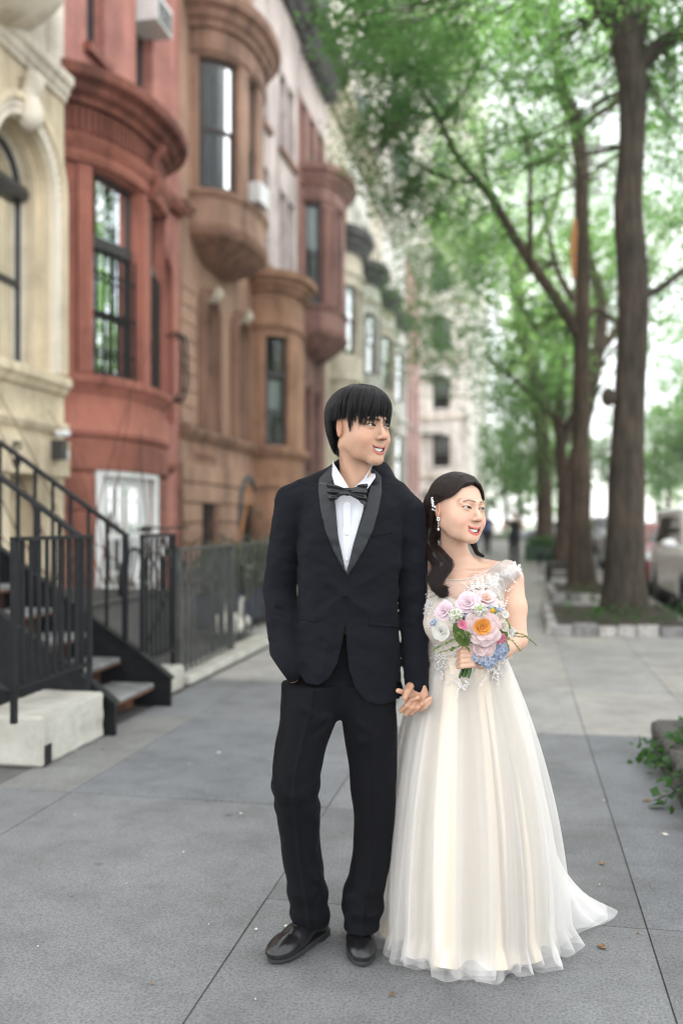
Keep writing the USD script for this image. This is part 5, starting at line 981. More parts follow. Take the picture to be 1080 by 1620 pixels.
def lens(w, up, lo, z0, n=9, bend=0.0):
    """An almond outline in (x, z): corners at +-w, top bulging by up, bottom by lo, corners raised by bend."""
    x = np.linspace(-w, w, n); q = 1 - (x / w) ** 2
    top = np.stack([x, z0 + up * q ** .8 + bend * (1 - q)], 1); bot = np.stack([x, z0 - lo * q ** .8 + bend * (1 - q)], 1)
    return np.vstack([top, bot[::-1][1:-1]])

smile_up = [(-.0295, -.0725, -.0585), (-.021, -.0825, -.0640), (-.011, -.0890, -.0662), (0, -.0905, -.0668), (.011, -.0890, -.0662), (.021, -.0825, -.0640), (.0295, -.0725, -.0585)]
smile_lo = [(-.0285, -.0725, -.0600), (-.021, -.0815, -.0735), (-.011, -.0870, -.0815), (0, -.0885, -.0840), (.011, -.0870, -.0815), (.021, -.0815, -.0735), (.0285, -.0725, -.0600)]
smile_mouth = np.array([(-.0275, -.0595), (-.020, -.0650), (-.010, -.0675), (0, -.0682), (.010, -.0675), (.020, -.0650), (.0275, -.0595), (.020, -.0720), (.011, -.0785), (0, -.0805), (-.011, -.0785), (-.020, -.0720)])
smile_up = [(x * 1.06, y, z) for x, y, z in smile_up]; smile_lo = [(x * 1.06, y, z - .0010) for x, y, z in smile_lo]; smile_mouth = smile_mouth * [1.06, 1] + np.where(smile_mouth[:, 1:] < -.07, [0, -.001], [0, 0.])
def sculpt_head(vol, H, P):
    """Blends a head into vol. P holds a few proportions."""
    M, sc = H.M, H.sc
    E = lambda c, r, k=.02, mode='add', R=None: vol.ell(H(c), np.array(r) * sc, M if R is None else M @ R, k * sc, mode)
    C = lambda a, b, ra, rb=None, k=.012, mode='add', flat=None: vol.cap(H(a), H(b), ra * sc, None if rb is None else rb * sc, k * sc, mode, flat)
    def cut(poly, y0, y1, k=.003):
        poly = np.asarray(poly); pts = H(np.array([[x, y, z] for x, z in poly for y in (y0, y1)]))
        def fn(X, Y, Z):
            x, y, z = X - H.c[0], Y - H.c[1], Z - H.c[2]
            lx, ly, lz = (sum(M[j, i] * t for j, t in enumerate((x, y, z))) / sc for i in range(3))
            return np.maximum(polysdf(poly, lx, lz), np.maximum(y0 - ly, ly - y1)) * sc
        vol.op(fn, pts.min(0), pts.max(0), k, 'sub')
    jw, cl = P['jaw'], P['chin']
    E((0, .012, .034), (.074, .094, .080), 0)
    E((0, -.030, -.018), (.0645, .060, .084), .02)
    for s in (-1, 1):
        C((s * jw, .004, -.05), (s * .016, -.066, cl + .014), .023, .015, .022)
        E((s * .040, -.050, -.032), (.027, .027, .027), .022)
        E((s * .041, -.036, -.062), (.020, .030, .034), .025)
        E((s * .037, -.062, -.044), (.018, .016, .016), .02)       # cheek of the smile
        E((s * .058, -.014, -.016), (.014, .036, .046), .022)
        C((s * .012, -.086, .019), (s * .046, -.070, .017), .011, .009, .014)
    E((0, -.071, cl + .012), (.021, .018, .017), .016)
    E((0, -.068, -.070), (.034, .022, .028), .016)
    # nose
    C((0, -.086, .006), (0, -.1035, -.029), .0075, .0095, .011)
    E((0, -.1055, -.0345), (.0115, .0105, .0095), .006)
    for s in (-1, 1): E((s * .0125, -.0955, -.0375), (.0078, .0095, .0075), .006)
    # eyes
    for s in (-1, 1):
        E((s * .034, -.100, .001), (.021, .015, .011), .017, 'sub')
    for s in (-1, 1):
        E((s * .0315, -.0745, .0), (.0150, .0150, .0135), .006)
    for s in (-1, 1):
        a = lens(.0145, P['eye_up'], P['eye_lo'], .0, bend=.0004) + [s * .0315, 0]; a[:, 1] += s * 0 + (a[:, 0] - s * .0315) * s * .10
        cut(a, -.13, -.078, .0015)
    # mouth
    ml = P['mouth']; cut(ml, -.13, -.078, .002)
    for side, r in ((P['lip_up'], .0028), (P['lip_lo'], .0040)):
        for a, b in zip(side[:-1], side[1:]): C(a, b, r * (.5 if abs(a[0]) > .025 else 1), r * (.5 if abs(b[0]) > .025 else 1), .0035)
    C((0, -.098, -.047), (0, -.100, -.056), .0025, .0025, .006, 'sub')
    # ears
    for s in (-1, 1):
        Re = Rz(s * .42) @ Rx(-.18)
        E((s * .077, .014, -.006), (.0065, .019, .030), .004, R=Re)
        E((s * .082, .010, -.003), (.0055, .011, .019), .003, 'sub', R=Re)
        C((s * .078, .004, -.008), (s * .078, .008, -.02), .004, .004, .003)

def head_colors(v, H, P, base):
    l = H.inv(v); n = len(v); col = np.tile(np.array(base, float), (n, 1))
    def blend(m, c): col[:] = col * (1 - m[:, None]) + np.array(c) * m[:, None]
    def near(path, r, soft):
        d = np.full(n, 9.0)
        for a, b in zip(path[:-1], path[1:]):
            a, b = np.asarray(a), np.asarray(b); t = np.clip(((l - a) @ (b - a)) / ((b - a) @ (b - a)), 0, 1); d = np.minimum(d, np.linalg.norm(l - a - t[:, None] * (b - a), axis=1))
        return np.clip((r + soft - d) / soft, 0, 1)
    front = (l[:, 1] < -.03)
    def near2(path, r, soft):
        d = np.full(n, 9.0); q = l[:, [0, 2]]
        for a, b in zip(path[:-1], path[1:]):
            a, b = np.asarray(a)[[0, 2]], np.asarray(b)[[0, 2]]; t = np.clip(((q - a) @ (b - a)) / ((b - a) @ (b - a)), 0, 1); d = np.minimum(d, np.linalg.norm(q - a - t[:, None] * (b - a), axis=1))
        return np.clip((r + soft - d) / soft, 0, 1) * (l[:, 1] < -.045)
    for s in (-1, 1):
        blend(near([(s * .045, -.066, -.035), (s * .04, -.07, -.04)], .012, .022) * P['blush'], P['blush_c'])
        blend(near([(s * .078, .012, .01), (s * .078, .012, -.02)], .012, .02) * .35, P['blush_c'])
    blend(near([(0, -.112, -.036), (0, -.1, -.04)], .006, .012) * .3, P['blush_c'])
    lip = np.maximum(near2(P['lip_up'], .0034, .0016), near2(P['lip_lo'], .0046, .0016)); lip = lip * np.clip((.0305 - np.abs(l[:, 0])) / .006, 0, 1); blend(lip * P['lip_a'], P['lip_c'])
    inm = (polysdf(P['mouth'], l[:, 0], l[:, 2]) < .0005) & (l[:, 1] > -.092) & front; blend(inm * .9, (.10, .025, .02))
    for s in (-1, 1):
        x = np.linspace(-.0145, .0145, 9); q = 1 - (x / .0145) ** 2
        path = [(s * .0315 + t, -.0905 + .9 * t * t / .03 * .3, P['eye_up'] * k ** .8 + .0006 + t * s * .10) for t, k in zip(x, q)]
        blend(near2(path, .0015, .0013) * P['lash'], (.015, .01, .01))
        pathl = [(s * .0315 + t, -.0895, -P['eye_lo'] * k ** .8 - .0006 + t * s * .10) for t, k in zip(x, q)]
        blend(near2(pathl, .0004, .0016) * P['lash'] * .6, (.05, .03, .025))
        bp = [(s * t, -.093 + abs(t) ** 2 * 9, z) for t, z in P['brow']]
        blend(near2(bp, P['brow_r'], .0022) * P['brow_a'], P['brow_c'])
        blend(near([(s * .009, -.1045, -.0445), (s * .010, -.099, -.0445)], .0022, .002) * .8, (.12, .05, .04))
    return col

def eyes_teeth(t, H, P, gaze):
    eyes = []
    for s in (-1, 1):
        m = trimesh.creation.icosphere(4, .0128); v = np.array(m.vertices); g = np.array(gaze) / np.linalg.norm(gaze)
        a = np.degrees(np.arccos(np.clip((v / .0128) @ g, -1, 1))); col = np.tile([.50, .46, .43], (len(v), 1)); col[a < 36] = (.016, .009, .007); col[a < 15] = (.003, .003, .003)
        part(t, 'eye', (H(v + np.array([s * .0315, -.0738, 0])), m.faces), EYE_M, color=col)
    x = np.linspace(-P['teeth_w'], P['teeth_w'], 41); rows = []
    for z, dy in ((P['teeth_z'][1], .001), (P['teeth_z'][0] * .5 + P['teeth_z'][1] * .5, -.0006), (P['teeth_z'][0], .0006)):
        g = .0007 * (np.abs(np.sin(x / .0062 * np.pi)) ** .3)
        rows.append(np.stack([x, P['teeth_y'] + dy - g + (x / .03) ** 2 * .015, z + (np.abs(x) / .026) ** 2 * P['smile']], 1))
    part(t, 'teeth', (H(np.vstack(rows)), ringfaces(3, 41, False)), TEETH, smooth=True)

def hair_curves(t, name, strands, widths, material, H=None):
    """strands: (n, m, 3) points, widths: root to tip."""
    S = np.asarray(strands, np.float32); n, m = S.shape[:2]
    p = numbered(str(t.GetPath()), name)
    c = UsdGeom.BasisCurves.Define(stage, p); c.CreateTypeAttr('cubic'); c.CreateBasisAttr('catmullRom')
    c.CreatePointsAttr(Vt.Vec3fArray.FromNumpy((S.reshape(-1, 3) - LOC[str(t.GetPath())]).astype(np.float32)))
    c.CreateCurveVertexCountsAttr(Vt.IntArray.FromNumpy(np.full(n, m, np.int32)))
    w = np.tile(np.interp(np.linspace(0, 1, m), np.linspace(0, 1, len(widths)), widths), (n, 1)) * np.linspace(.7, 1.25, n)[np.random.default_rng(3).permutation(n)][:, None]
    c.CreateWidthsAttr(Vt.FloatArray.FromNumpy(w.astype(np.float32).ravel())); c.SetWidthsInterpolation('vertex')
    UsdShade.MaterialBindingAPI.Apply(c.GetPrim()).Bind(material)
    return tag(c.GetPrim(), kind=None)

def stack(vol, zs, cx, cy, rx, ry, p=2.4, k=0.0, crease=0.0, wob=None):
    """A body of horizontal sections: centre and half-widths by height."""
    from scipy.interpolate import PchipInterpolator as PI
    o = np.argsort(zs); zs = np.asarray(zs)[o]; F = [PI(zs, np.asarray(q)[o]) for q in (cx, cy, rx, ry)]
    def fn(X, Y, Z):
        z = np.clip(Z, zs[0], zs[-1]); a, b, r, s = (f(z).astype(np.float32) for f in F)
        if wob is not None: a, r, s = wob(z, a, r, s)
        u, w = (X - a) / r, (Y - b) / s
        nrm = (np.abs(u) ** p + np.abs(w) ** p) ** (1 / p); d = (nrm - 1) * np.minimum(r, s)
        if crease: d = d - crease * np.exp(-((X - a) / .007) ** 2) * (w < -.3)
        return np.maximum(d, np.maximum(zs[0] - Z, Z - zs[-1]))
    lo = [min(np.array(cx) - np.array(rx)), min(np.array(cy) - np.array(ry)), zs[0]]; hi = [max(np.array(cx) + np.array(rx)), max(np.array(cy) + np.array(ry)), zs[-1]]
    vol.op(fn, lo, hi, k, pad=.03)

def prism(vol, poly, y0, y1, mode='sub', k=0.0):
    poly = np.asarray(poly)
    def fn(X, Y, Z):
        d2 = polysdf(poly, X[:, 0, :], Z[:, 0, :])[:, None, :]
        return np.maximum(d2, np.maximum(y0 - Y, Y - y1))
    vol.op(fn, [poly[:, 0].min(), y0, poly[:, 1].min()], [poly[:, 0].max(), y1, poly[:, 1].max()], k, mode)

def folds(vol, segs, far=.035):
    """Soft ridges (amp > 0) and valleys (amp < 0) along segments (a, b, width, amp), tapering at the ends."""
    for a, b, w, amp in segs:
        a, b = np.asarray(a, float), np.asarray(b, float); ab = b - a; L = ab @ ab
        sl, ax = vol._win(np.minimum(a, b) - 3 * w, np.maximum(a, b) + 3 * w)
        if sl is None: continue
        X, Y, Z = ax; t = np.clip(((X - a[0]) * ab[0] + (Y - a[1]) * ab[1] + (Z - a[2]) * ab[2]) / L, 0, 1)
        d2 = (X - a[0] - ab[0] * t) ** 2 + (Y - a[1] - ab[1] * t) ** 2 + (Z - a[2] - ab[2] * t) ** 2
        vol.d[sl] -= (amp * np.exp(-d2 / w ** 2) * np.sin(np.pi * np.clip(t * .85 + .12, 0, 1)) ** .6).astype(np.float32)
def P2(pts, D=2.80): return np.array([[(u - 540) / FPX * D, EYE + (824 - v) / FPX * D] for u, v in pts])

def seen_poly(vol, poly, near=.014):
    """Signed distance to an outline drawn as the photograph shows it, at the grid points near the surface."""
    out = np.full(vol.d.shape, 1.0, np.float32); i, j, k = np.nonzero(np.abs(vol.d) < near); X, Y, Z = vol.ax[0][i], vol.ax[1][j], vol.ax[2][k]
    out[i, j, k] = polysdf(np.array(poly, float), 540 + X / Y * FPX, 824 - (Z - EYE) / Y * FPX) * Y / FPX; return out
def hit(vol, u, v, off=.0, D0=2.62, D1=3.1):
    """Where the line of sight through (u, v) first meets the body."""
    D = np.arange(D0, D1, .002); P = np.array([px(u, v, d) for d in D]); k = np.argmax(vol.sample(P) < 0); p = P[k if k else len(D) // 2]; return p + vol.normal(p[None])[0] * off
def finger(vol, base, dirs, lens_, r0, r1, k=.004):
    p = np.array(base, float); n = len(lens_)
    for i, (d, L) in enumerate(zip(dirs, lens_)):
        d = np.asarray(d, float); d = d / np.linalg.norm(d); q = p + d * L
        vol.cap(p, q, r0 + (r1 - r0) * i / n, r0 + (r1 - r0) * (i + 1) / n, k); p = q
    return p

# ---------------------------------------------------------------- materials of the clothes
def cloth(name, color, rough, sheen=0.3, weave=900.0, bump=.0003, spec=.3, wr=0.0):
    return usdkit.material(stage, '/World/Looks/' + name, {'g': ('geometry', {}), 'n': ('noise_texture', {'scale': weave, 'detail': 2.0}), 'n2': ('noise_texture', {'scale': 9.0, 'detail': 3.0}),
        'r': ('rgb_ramp', {'ramp': [(.3, tuple(np.array(color) * .85)), (.7, tuple(np.array(color) * 1.15))]}), 'b': ('bump', {'distance': bump}), 'b2': ('bump', {'distance': wr}),
        'p': ('principled_bsdf', {'roughness': rough, 'sheen_weight': sheen, 'sheen_roughness': .5, 'specular_ior_level': spec})},
        [('g.position', 'n.vector'), ('g.position', 'n2.vector'), ('n.fac', 'r.fac'), ('n.fac', 'b.height'), ('n2.fac', 'b2.height'), ('b2.normal', 'b.normal'), ('b.normal', 'p.normal'), ('r.color', 'p.base_color')], surface='p.BSDF')
WOOL = cloth('midnight_wool', (.0042, .0047, .0078), .82, sheen=.02, wr=.01, spec=.14)
SATIN = cloth('black_satin', (.006, .0075, .0095), .45, sheen=0.02, weave=400, bump=.0001, spec=.4)
TROUSER = cloth('black_wool', (.0038, .0039, .0055), .85, sheen=.01, wr=.012, spec=.12)
BOWM = cloth('bow_satin', (.003, .003, .0035), .3, sheen=0, weave=300, bump=.0001, spec=.5)
SHIRT = mat('white_cotton', (.70, .71, .75), rough=.8, var=.02, scale=20)
BUTTON_W = mat('shirt_button', (.7, .69, .66), rough=.3, var=.05)
LEATHER = mat('black_leather', (.009, .009, .010), rough=.19, var=.25, scale=30, bump=.0008, bscale=60, spec=.55)
SOLE = mat('shoe_sole', (.02, .019, .019), rough=.7)

sx = lambda u, D: (u - 540) / FPX * D
sz = lambda v, D: EYE + (824 - v) * D / FPX
# ================================================================ the groom
def build_groom():
    o = px(545, 1500, 2.90); T = kthing('person', 'young man in a black tuxedo with bow tie, one hand in his pocket, smiling', 'person', (o[0], 2.90))
    H = Head(px(569.5, 676, 2.875), Rz(math.radians(43)) @ Rx(math.radians(1)), 1.0)
    up = smile_up
    lo = smile_lo
    mouth = smile_mouth
    P = dict(jaw=.050, chin=-.115, mouth=mouth, lip_up=up, lip_lo=lo, lip_c=(.36, .11, .09), lip_a=.9, blush=.35, blush_c=(.50, .21, .13), lash=.97, eye_up=.0034, eye_lo=.0019, brow=[(.012, .0165), (.03, .020), (.047, .0155)], brow_r=.0032, brow_a=.88, brow_c=(.03, .02, .018), teeth_w=.0275, teeth_z=(-.0785, -.0660), teeth_y=-.0858, smile=.0070)
    BASE = (.43, .255, .17)
    # body: head and neck, then hands finely; trunk and limbs coarsely under the clothes; one mesh
    hv = Vol(H.c + [-.14, -.16, -.25], H.c + [.14, .15, .14], .0021)
    sculpt_head(hv, H, P)
    nb = px(563, 775, 2.905)
    hv.cap(H((0, .022, -.05)), nb, .051, .051, .02).cap(nb, nb - [0, -.02, .10], .052, .075, .03)
    hv.cap(H((.004, -.022, -.128)), H((.004, -.020, -.15)), .009, .009, .02)               # larynx
    hv.cap(H((-.055, .02, -.06)), nb + [.012, -.045, -.03], .012, .009, .02)
    v1, f1 = hv.mesh(); c1 = head_colors(v1, H, P, BASE)
    bv = Vol((-.30, 2.6, 0), (.36, 3.2, 1.56), .012)
    bv.cap((.02, 2.95, .95), (.03, 2.95, 1.30), .07, .08, .02).cap((-.1, 2.95, 1.39), (.16, 2.95, 1.37), .04, .04, .03).cap(nb - [0, -.03, 0.02], (.03, 2.95, 1.3), .05, .07, .03)
    bv.chain([(-.06, 2.92, .86), (sx(472, 2.88), 2.88, sz(1250, 2.88)), (sx(489, 2.945), 2.945, .12)], [.06, .042, .036], .02).chain([(.085, 2.92, .86), (sx(592, 2.91), 2.91, .46), (sx(573, 2.91), 2.91, .12)], [.06, .042, .036], .02)
    bv.chain([(-.15, 2.94, 1.39), (-.2, 2.95, 1.13), (-.175, 2.88, .94)], [.036, .03, .025], .01).chain([(.21, 2.94, 1.37), (.232, 2.925, 1.10), (.225, 2.86, .84)], [.036, .03, .022], .01)
    v2, f2 = bv.mesh()
    # his left hand (right in the picture), hanging, closed round the bride's fingers
    W = px(656, 1078, 2.868)
    g = Vol(W + [-.10, -.09, -.13], W + [.08, .09, .09], .0017)
    q = lambda u, v, D=2.84: px(u, v, D)
    g.cap(W + [0, 0, .03], q(657, 1086, 2.862), .019, .022, .0).ell(q(660, 1095, 2.852), (.024, .016, .030), None, .01)
    for a, b in (((650, 1086), (648, 1103)), ((657, 1086), (658, 1106)), ((664, 1087), (667, 1104)), ((668, 1088), (672, 1100))): g.cap(q(*a, 2.845), q(*b, 2.835), .013, .0105, .008)
    for pts, r in (([(650, 1104), (643, 1116), (634, 1125)], .0088), ([(657, 1108), (651, 1119), (641, 1130)], .0092), ([(664, 1108), (660, 1119), (650, 1129)], .0090), ([(670, 1103), (667, 1114), (659, 1123)], .0080)):
        D = [2.832, 2.815, 2.83]; P3 = [q(*pp, d) for pp, d in zip(pts, D)]
        g.chain(P3, [r, r * .95, r * .8], .0035)
    g.chain([q(648, 1086, 2.83), q(644, 1094, 2.81), q(640, 1104, 2.803)], [.0125, .0105, .0088], .005)
    v3, f3 = g.mesh()
    # his right hand: only the wrist shows between cuff and pocket
    g2 = Vol(px(455, 1045, 2.86) - [.07, .07, .12], px(455, 1045, 2.86) + [.07, .07, .09], .003)
    a, b, c = px(456, 1030, 2.89), px(463, 1060, 2.90), px(476, 1085, 2.91)
    g2.chain([a, b, c], [.023, .025, .026], .01, flat=None); g2.chain([b, px(470, 1072, 2.89), px(478, 1090, 2.90)], [.012, .011, .009], .006)
    for i in range(4): g2.chain([c + [.012 * i - .02, 0, 0], c + [.012 * i - .012, 0, -.04]], [.009, .008], .004)
    v4, f4 = g2.mesh()
    flat_c = lambda v: np.tile(np.array(BASE) * [1.03, .96, .92], (len(v), 1))
    col = np.vstack([c1, flat_c(v2), flat_c(v3), flat_c(v4)])
    part(T, 'body', cat([(v1, f1), (v2, f2), (v3, f3), (v4, f4)]), SKIN, color=col)
    eyes_teeth(T, H, P, (.25, -1, .02))
    # hair: a dark cap under combed strands
    cap = Vol(H.c - .16, H.c + .16, .004)
    cap.ell(H((0, .016, .041)), (.081, .101, .082), H.M).cap(H((0, .075, -.01)), H((0, .062, -.06)), .045, .04, .03)
    cap.op(lambda X, Y, Z: (lambda l: np.maximum(l[1] - .020, l[2] - .062 + .6 * np.maximum(l[1] + .03, 0)))([sum(H.M[j, i] * t for j, t in enumerate((X - H.c[0], Y - H.c[1], Z - H.c[2]))) for i in range(3)]), H.c - .16, H.c + .16, .01, 'sub')
    hm = part(T, 'hair', cap.mesh(smooth=2), HAIR_B, smooth=True)
    r = np.random.default_rng(5); n, m = 9000, 18; S = np.zeros((n, m, 3)); clump = r.uniform(-np.pi, np.pi, 260)
    for i in range(n):
        ph = r.uniform(-np.pi, np.pi) if i > 900 else r.uniform(-1.15, 1.15); k = np.argmin(np.abs(clump - ph)); ph = ph + (clump[k] - ph) * (r.uniform(.2, .9) if abs(ph) > 1.2 else r.uniform(.55, 1.0)); ap = abs(ph); lay = r.uniform(0, 1); cl = math.sin(clump[k] * 91.7)
        ze = np.interp(ap, [0, .7, .95, 1.06, 1.18, 1.26, 1.80, 1.95, 2.5, 3.14], [.022, .018, .014, .004, .000, .026, .024, -.045, -.074, -.080]) + r.normal(0, .005) + .018 * cl * (ap < 1.15) + (.030 * r.uniform(0, 1) ** 2 * (ap < 1.1))
        R = np.array([.084, .104, .085]) + .009 * lay; C = np.array([0, .016, .041]); th0 = r.uniform(0, .4); t = np.linspace(0, 1, m)
        arc = (math.pi / 2 - th0) * .09; drop = max(C[2] - ze, 0); L = arc + drop; q = t * L
        if ze > C[2]: th = np.linspace(th0, math.acos(min((ze - C[2]) / R[2], .98)), m); zz = C[2] + R[2] * np.cos(th); rad = np.sin(th)
        else:
            th = th0 + np.minimum(q, arc) / .09; d = np.maximum(q - arc, 0); zz = C[2] + R[2] * np.cos(th) - d; rad = np.sin(th) * (1 - np.clip(d / .13, 0, 1) ** 2 * (.34 if ap > 1.8 else .10 if ap > 1.25 else -.02))
        pj = ph + .45 * (1 - t) ** 2 + r.normal(0, .012) + .03 * np.sin(t * 4 + cl * 6) * t + .10 * np.where(ap < 1.2, t ** 2 * np.sin(clump[k] * 5), 0)
        lift = .010 * np.sin(np.pi * np.clip(t, 0, 1)) * (.3 + .7 * lay) * (ap < 1.5)
        S[i] = np.stack([C[0] + (R[0] * rad + lift) * np.sin(pj), C[1] - (R[1] * rad + lift) * np.cos(pj), zz + lift * .5], 1)
    hair_curves(T, 'hair_strands', H(S.reshape(-1, 3)).reshape(n, m, 3), [.0013, .0013, .0011, .0004], HAIR_B)
    # ---- jacket
    J = Vol((-.29, 2.66, .74), (.34, 3.14, 1.60), .003)
    vz = lambda v: EYE + (824 - v) / 500.0
    ux = lambda u: (u - 540) / 500.0
    zs = [vz(v) for v in (1125, 1080, 1010, 940, 870, 820, 790, 770)]
    stack(J, zs, [ux(u) for u in (549, 549, 549, 550, 552, 555, 558, 560)], [2.92, 2.92, 2.92, 2.92, 2.92, 2.925, 2.93, 2.93],
          [.176, .173, .165, .160, .166, .168, .160, .14], [.125, .123, .118, .115, .120, .118, .105, .085], p=2.5)
    nk = np.array([ux(566), 2.945, vz(747)])
    sl, sr = np.array([ux(461), 2.935, vz(792)]), np.array([ux(646), 2.935, vz(809)])
    J.cap(nk + [-.05, 0, -.035], sl, .064, .053, .035).cap(nk + [.055, 0, -.035], sr, .064, .053, .035)
    J.cap(nk + [-.03, .01, -.01], nk + [.04, .01, -.01], .062, .062, .03)
    # sleeves, set in with a crease
    el, wl = np.array([ux(440), 2.95, vz(938)]), np.array([ux(457), 2.875, vz(1050)])
    er, wr = np.array([ux(655), 2.925, vz(945)]), np.array([ux(657.5), 2.865, vz(1083)])
    J.chain([sl + [.006, 0, -.015], sl * .45 + el * .55, el], [.062, .056, .051], .006); J.cap(el, wl, .051, .054, .012)
    J.chain([sr + [-.004, 0, -.015], sr * .5 + er * .5, er], [.060, .053, .048], .006); J.cap(er, wr, .048, .038, .012)
    # folds
    SV = [((414, 922), (458, 906), .013, .009), ((415, 946), (456, 962), .013, .010), ((420, 936), (462, 934), .010, -.009), ((426, 900), (458, 872), .012, .006), ((420, 972), (462, 986), .014, .010),
          ((418, 958), (458, 976), .009, -.007), ((424, 992), (464, 1000), .011, -.008), ((419, 1008), (466, 1000), .014, .009), ((430, 868), (458, 842), .014, .004), ((428, 1030), (455, 1040), .012, .004),
          ((632, 948), (670, 928), .012, .006), ((636, 964), (678, 978), .012, .007), ((638, 956), (676, 952), .009, -.006), ((640, 1012), (678, 1030), .014, .005), ((632, 902), (670, 886), .013, .005), ((668, 858), (638, 888), .010, -.004),
          ((642, 990), (676, 1004), .012, -.004), ((642, 1040), (676, 1050), .014, .004), ((655, 1000), (660, 1075), .010, .004)]
    folds(J, [(px(*a, 2.875), px(*b, 2.87), w, q) for a, b, w, q in SV])
    folds(J, [(px(545, 942, 2.797), px(488, 990, 2.80), .016, .005), (px(545, 942, 2.797), px(602, 980, 2.80), .016, .005), (px(542, 936, 2.797), px(496, 900, 2.80), .016, .004), (px(548, 936, 2.797), px(600, 905, 2.80), .016, .004),
              (px(500, 1000, 2.795), px(486, 1075, 2.795), .016, .006), (px(482, 1000, 2.80), px(498, 1060, 2.795), .013, -.006), (px(520, 1000, 2.795), px(508, 1080, 2.795), .016, .005), (px(485, 840, 2.81), px(478, 960, 2.81), .014, .003), (px(615, 860, 2.81), px(612, 960, 2.81), .014, .003)])
    def surf_noise(d, X, Y, Z):
        q = np.stack(np.broadcast_arrays(X * 13 + .4 * np.sin(Z * 20), Y * 13, Z * 22), -1); w = np.abs(d) < .03; out = d.copy(); out[w] = d[w] + .0065 * (meshkit.noise(q[w], 3) - .5) + .003 * (meshkit.noise(q[w] * 2.3, 5) - .5)
        return out
    J.everywhere(surf_noise)
    Jfull = J.d.copy()
    # cuffs cut square; hem and quarters
    V_ = P2([(527, 728), (529, 790), (535, 850), (547.5, 908), (559, 860), (574, 810), (588, 738), (588, 700), (527, 700)], 2.80)
    prism(J, V_, 2.5, 2.925, 'sub')
    hemfront = P2([(546.5, 985), (541, 1020), (533, 1052), (520, 1075), (503, 1087), (484, 1085), (473, 1073), (466, 1050), (440, 1040), (440, 1180), (680, 1180), (680, 1113), (634, 1114), (600, 1118), (578, 1110), (562, 1090), (552, 1060), (548, 1020)], 2.79)
    hf = polysdf(hemfront, J.ax[0][:, None], J.ax[2][None, :])
    S1 = J.like(); S1.cap(er, wr, .053, .045).cap(el, wl, .056, .056)
    keep = S1.d > 0                                       # the quarters are cut, the sleeves are not
    frontcut = np.maximum(hf[:, None, :], J.ax[1][None, :, None] - 2.96)
    J.d = np.where(keep, np.maximum(J.d, -frontcut), J.d)
    J.d = np.where(keep, np.maximum(J.d, (EYE - (1112 - 824) / 500.0) - J.ax[2][None, None, :]), J.d)
    # cuff planes
    for (c0, n0), S0 in (((np.array([ux(434), 2.87, vz(1043)]), np.array([-.80, -.1, -.58])), (el, wl)), ((np.array([ux(657), 2.86, vz(1089)]), np.array([-.41, -.05, -.91])), (er, wr))):
        n0 = n0 / np.linalg.norm(n0); Q = J.like(); Q.cap(S0[0], S0[1] * 1.25 - S0[0] * .25, .062, .066)
        pl = (J.ax[0][:, None, None] - c0[0]) * n0[0] + (J.ax[1][None, :, None] - c0[1]) * n0[1] + (J.ax[2][None, None, :] - c0[2]) * n0[2]
        J.d = np.where((Q.d < 0) & (~keep | (pl > -.02)), np.maximum(J.d, pl), J.d)
    part(T, 'jacket', J.mesh(smooth=1), WOOL, smooth=True)
    X2, Z2 = J.ax[0][:, None], J.ax[2][None, :]
    def overlay(poly, t0, t1, D=2.79, base=Jfull, ycut=2.93):
        pf = polysdf(P2(poly, D), X2, Z2)[:, None, :].astype(np.float32)
        return J.mesh(np.maximum(np.maximum(pf, np.maximum(base - t1, t0 - base)), J.ax[1][None, :, None] - ycut), smooth=1)
    part(T, 'lapel', overlay([(527, 731), (519, 738), (503, 754), (502, 775), (506, 805), (514, 840), (527, 872), (540, 897), (548, 911), (541, 880), (535, 850), (530, 795), (527.5, 760)], -.004, .0055), SATIN, smooth=40)
    part(T, 'lapel', overlay([(588, 737), (597, 743), (605, 752), (605, 778), (600, 805), (591, 838), (576, 870), (560, 897), (549, 912), (547, 908), (559, 862), (575, 812), (586, 765)], -.004, .0055), SATIN, smooth=40)
    part(T, 'pocket_welt', overlay([(584, 985), (632, 992), (632, 998), (584, 991)], -.003, .003), WOOL, smooth=40)
    part(T, 'chest_pocket', overlay([(588, 845), (623, 832), (623, 844), (588, 850)], -.003, .0022), WOOL, smooth=40)
    part(T, 'pocket_welt', overlay([(470, 976), (500, 981), (500, 987), (470, 982)], -.003, .0025), WOOL, smooth=40)
    yb = 2.905
    bp = px(545, 941, 2.785); bs = J.project(bp[None], .003)[0]
    part(T, 'jacket_button', sphere(bs, (.0085, .005, .0085), 3), WOOL, smooth=True)
    # ---- shirt
    Sh = Vol((-.14, 2.70, 1.05), (.22, 3.06, 1.58), .0025)
    stack(Sh, zs, [ux(u) for u in (549, 549, 549, 550, 552, 555, 558, 560)], [2.92] * 5 + [2.925, 2.93, 2.93], [.150, .148, .144, .140, .146, .148, .135, .115], [.110, .108, .104, .104, .109, .108, .094, .074], p=2.5)
    Sh.cap(nk + [-.0, 0, -.04], nk + [0, -.005, .0], .068, .06, .03)
    Sh.cap(px(549, 800, 2.812), px(547, 893, 2.812), .013, .010, .006, flat=((0, 1, 0), .22))
    Sh.cap(H((0, .022, -.06)), nb - [0, 0, .02], .058, .0625, 0, 'sub')
    prism(Sh, P2([(527, 735), (540, 760), (555, 781), (576, 762), (589, 738), (589, 690), (520, 690)], 2.82), 2.5, 2.89, 'sub')
    part(T, 'shirt', Sh.mesh(smooth=1), SHIRT, smooth=True)
    # collar: a band round the neck with two points, laid over the shirt
    A = lambda u, v, D: px(u, v, D)
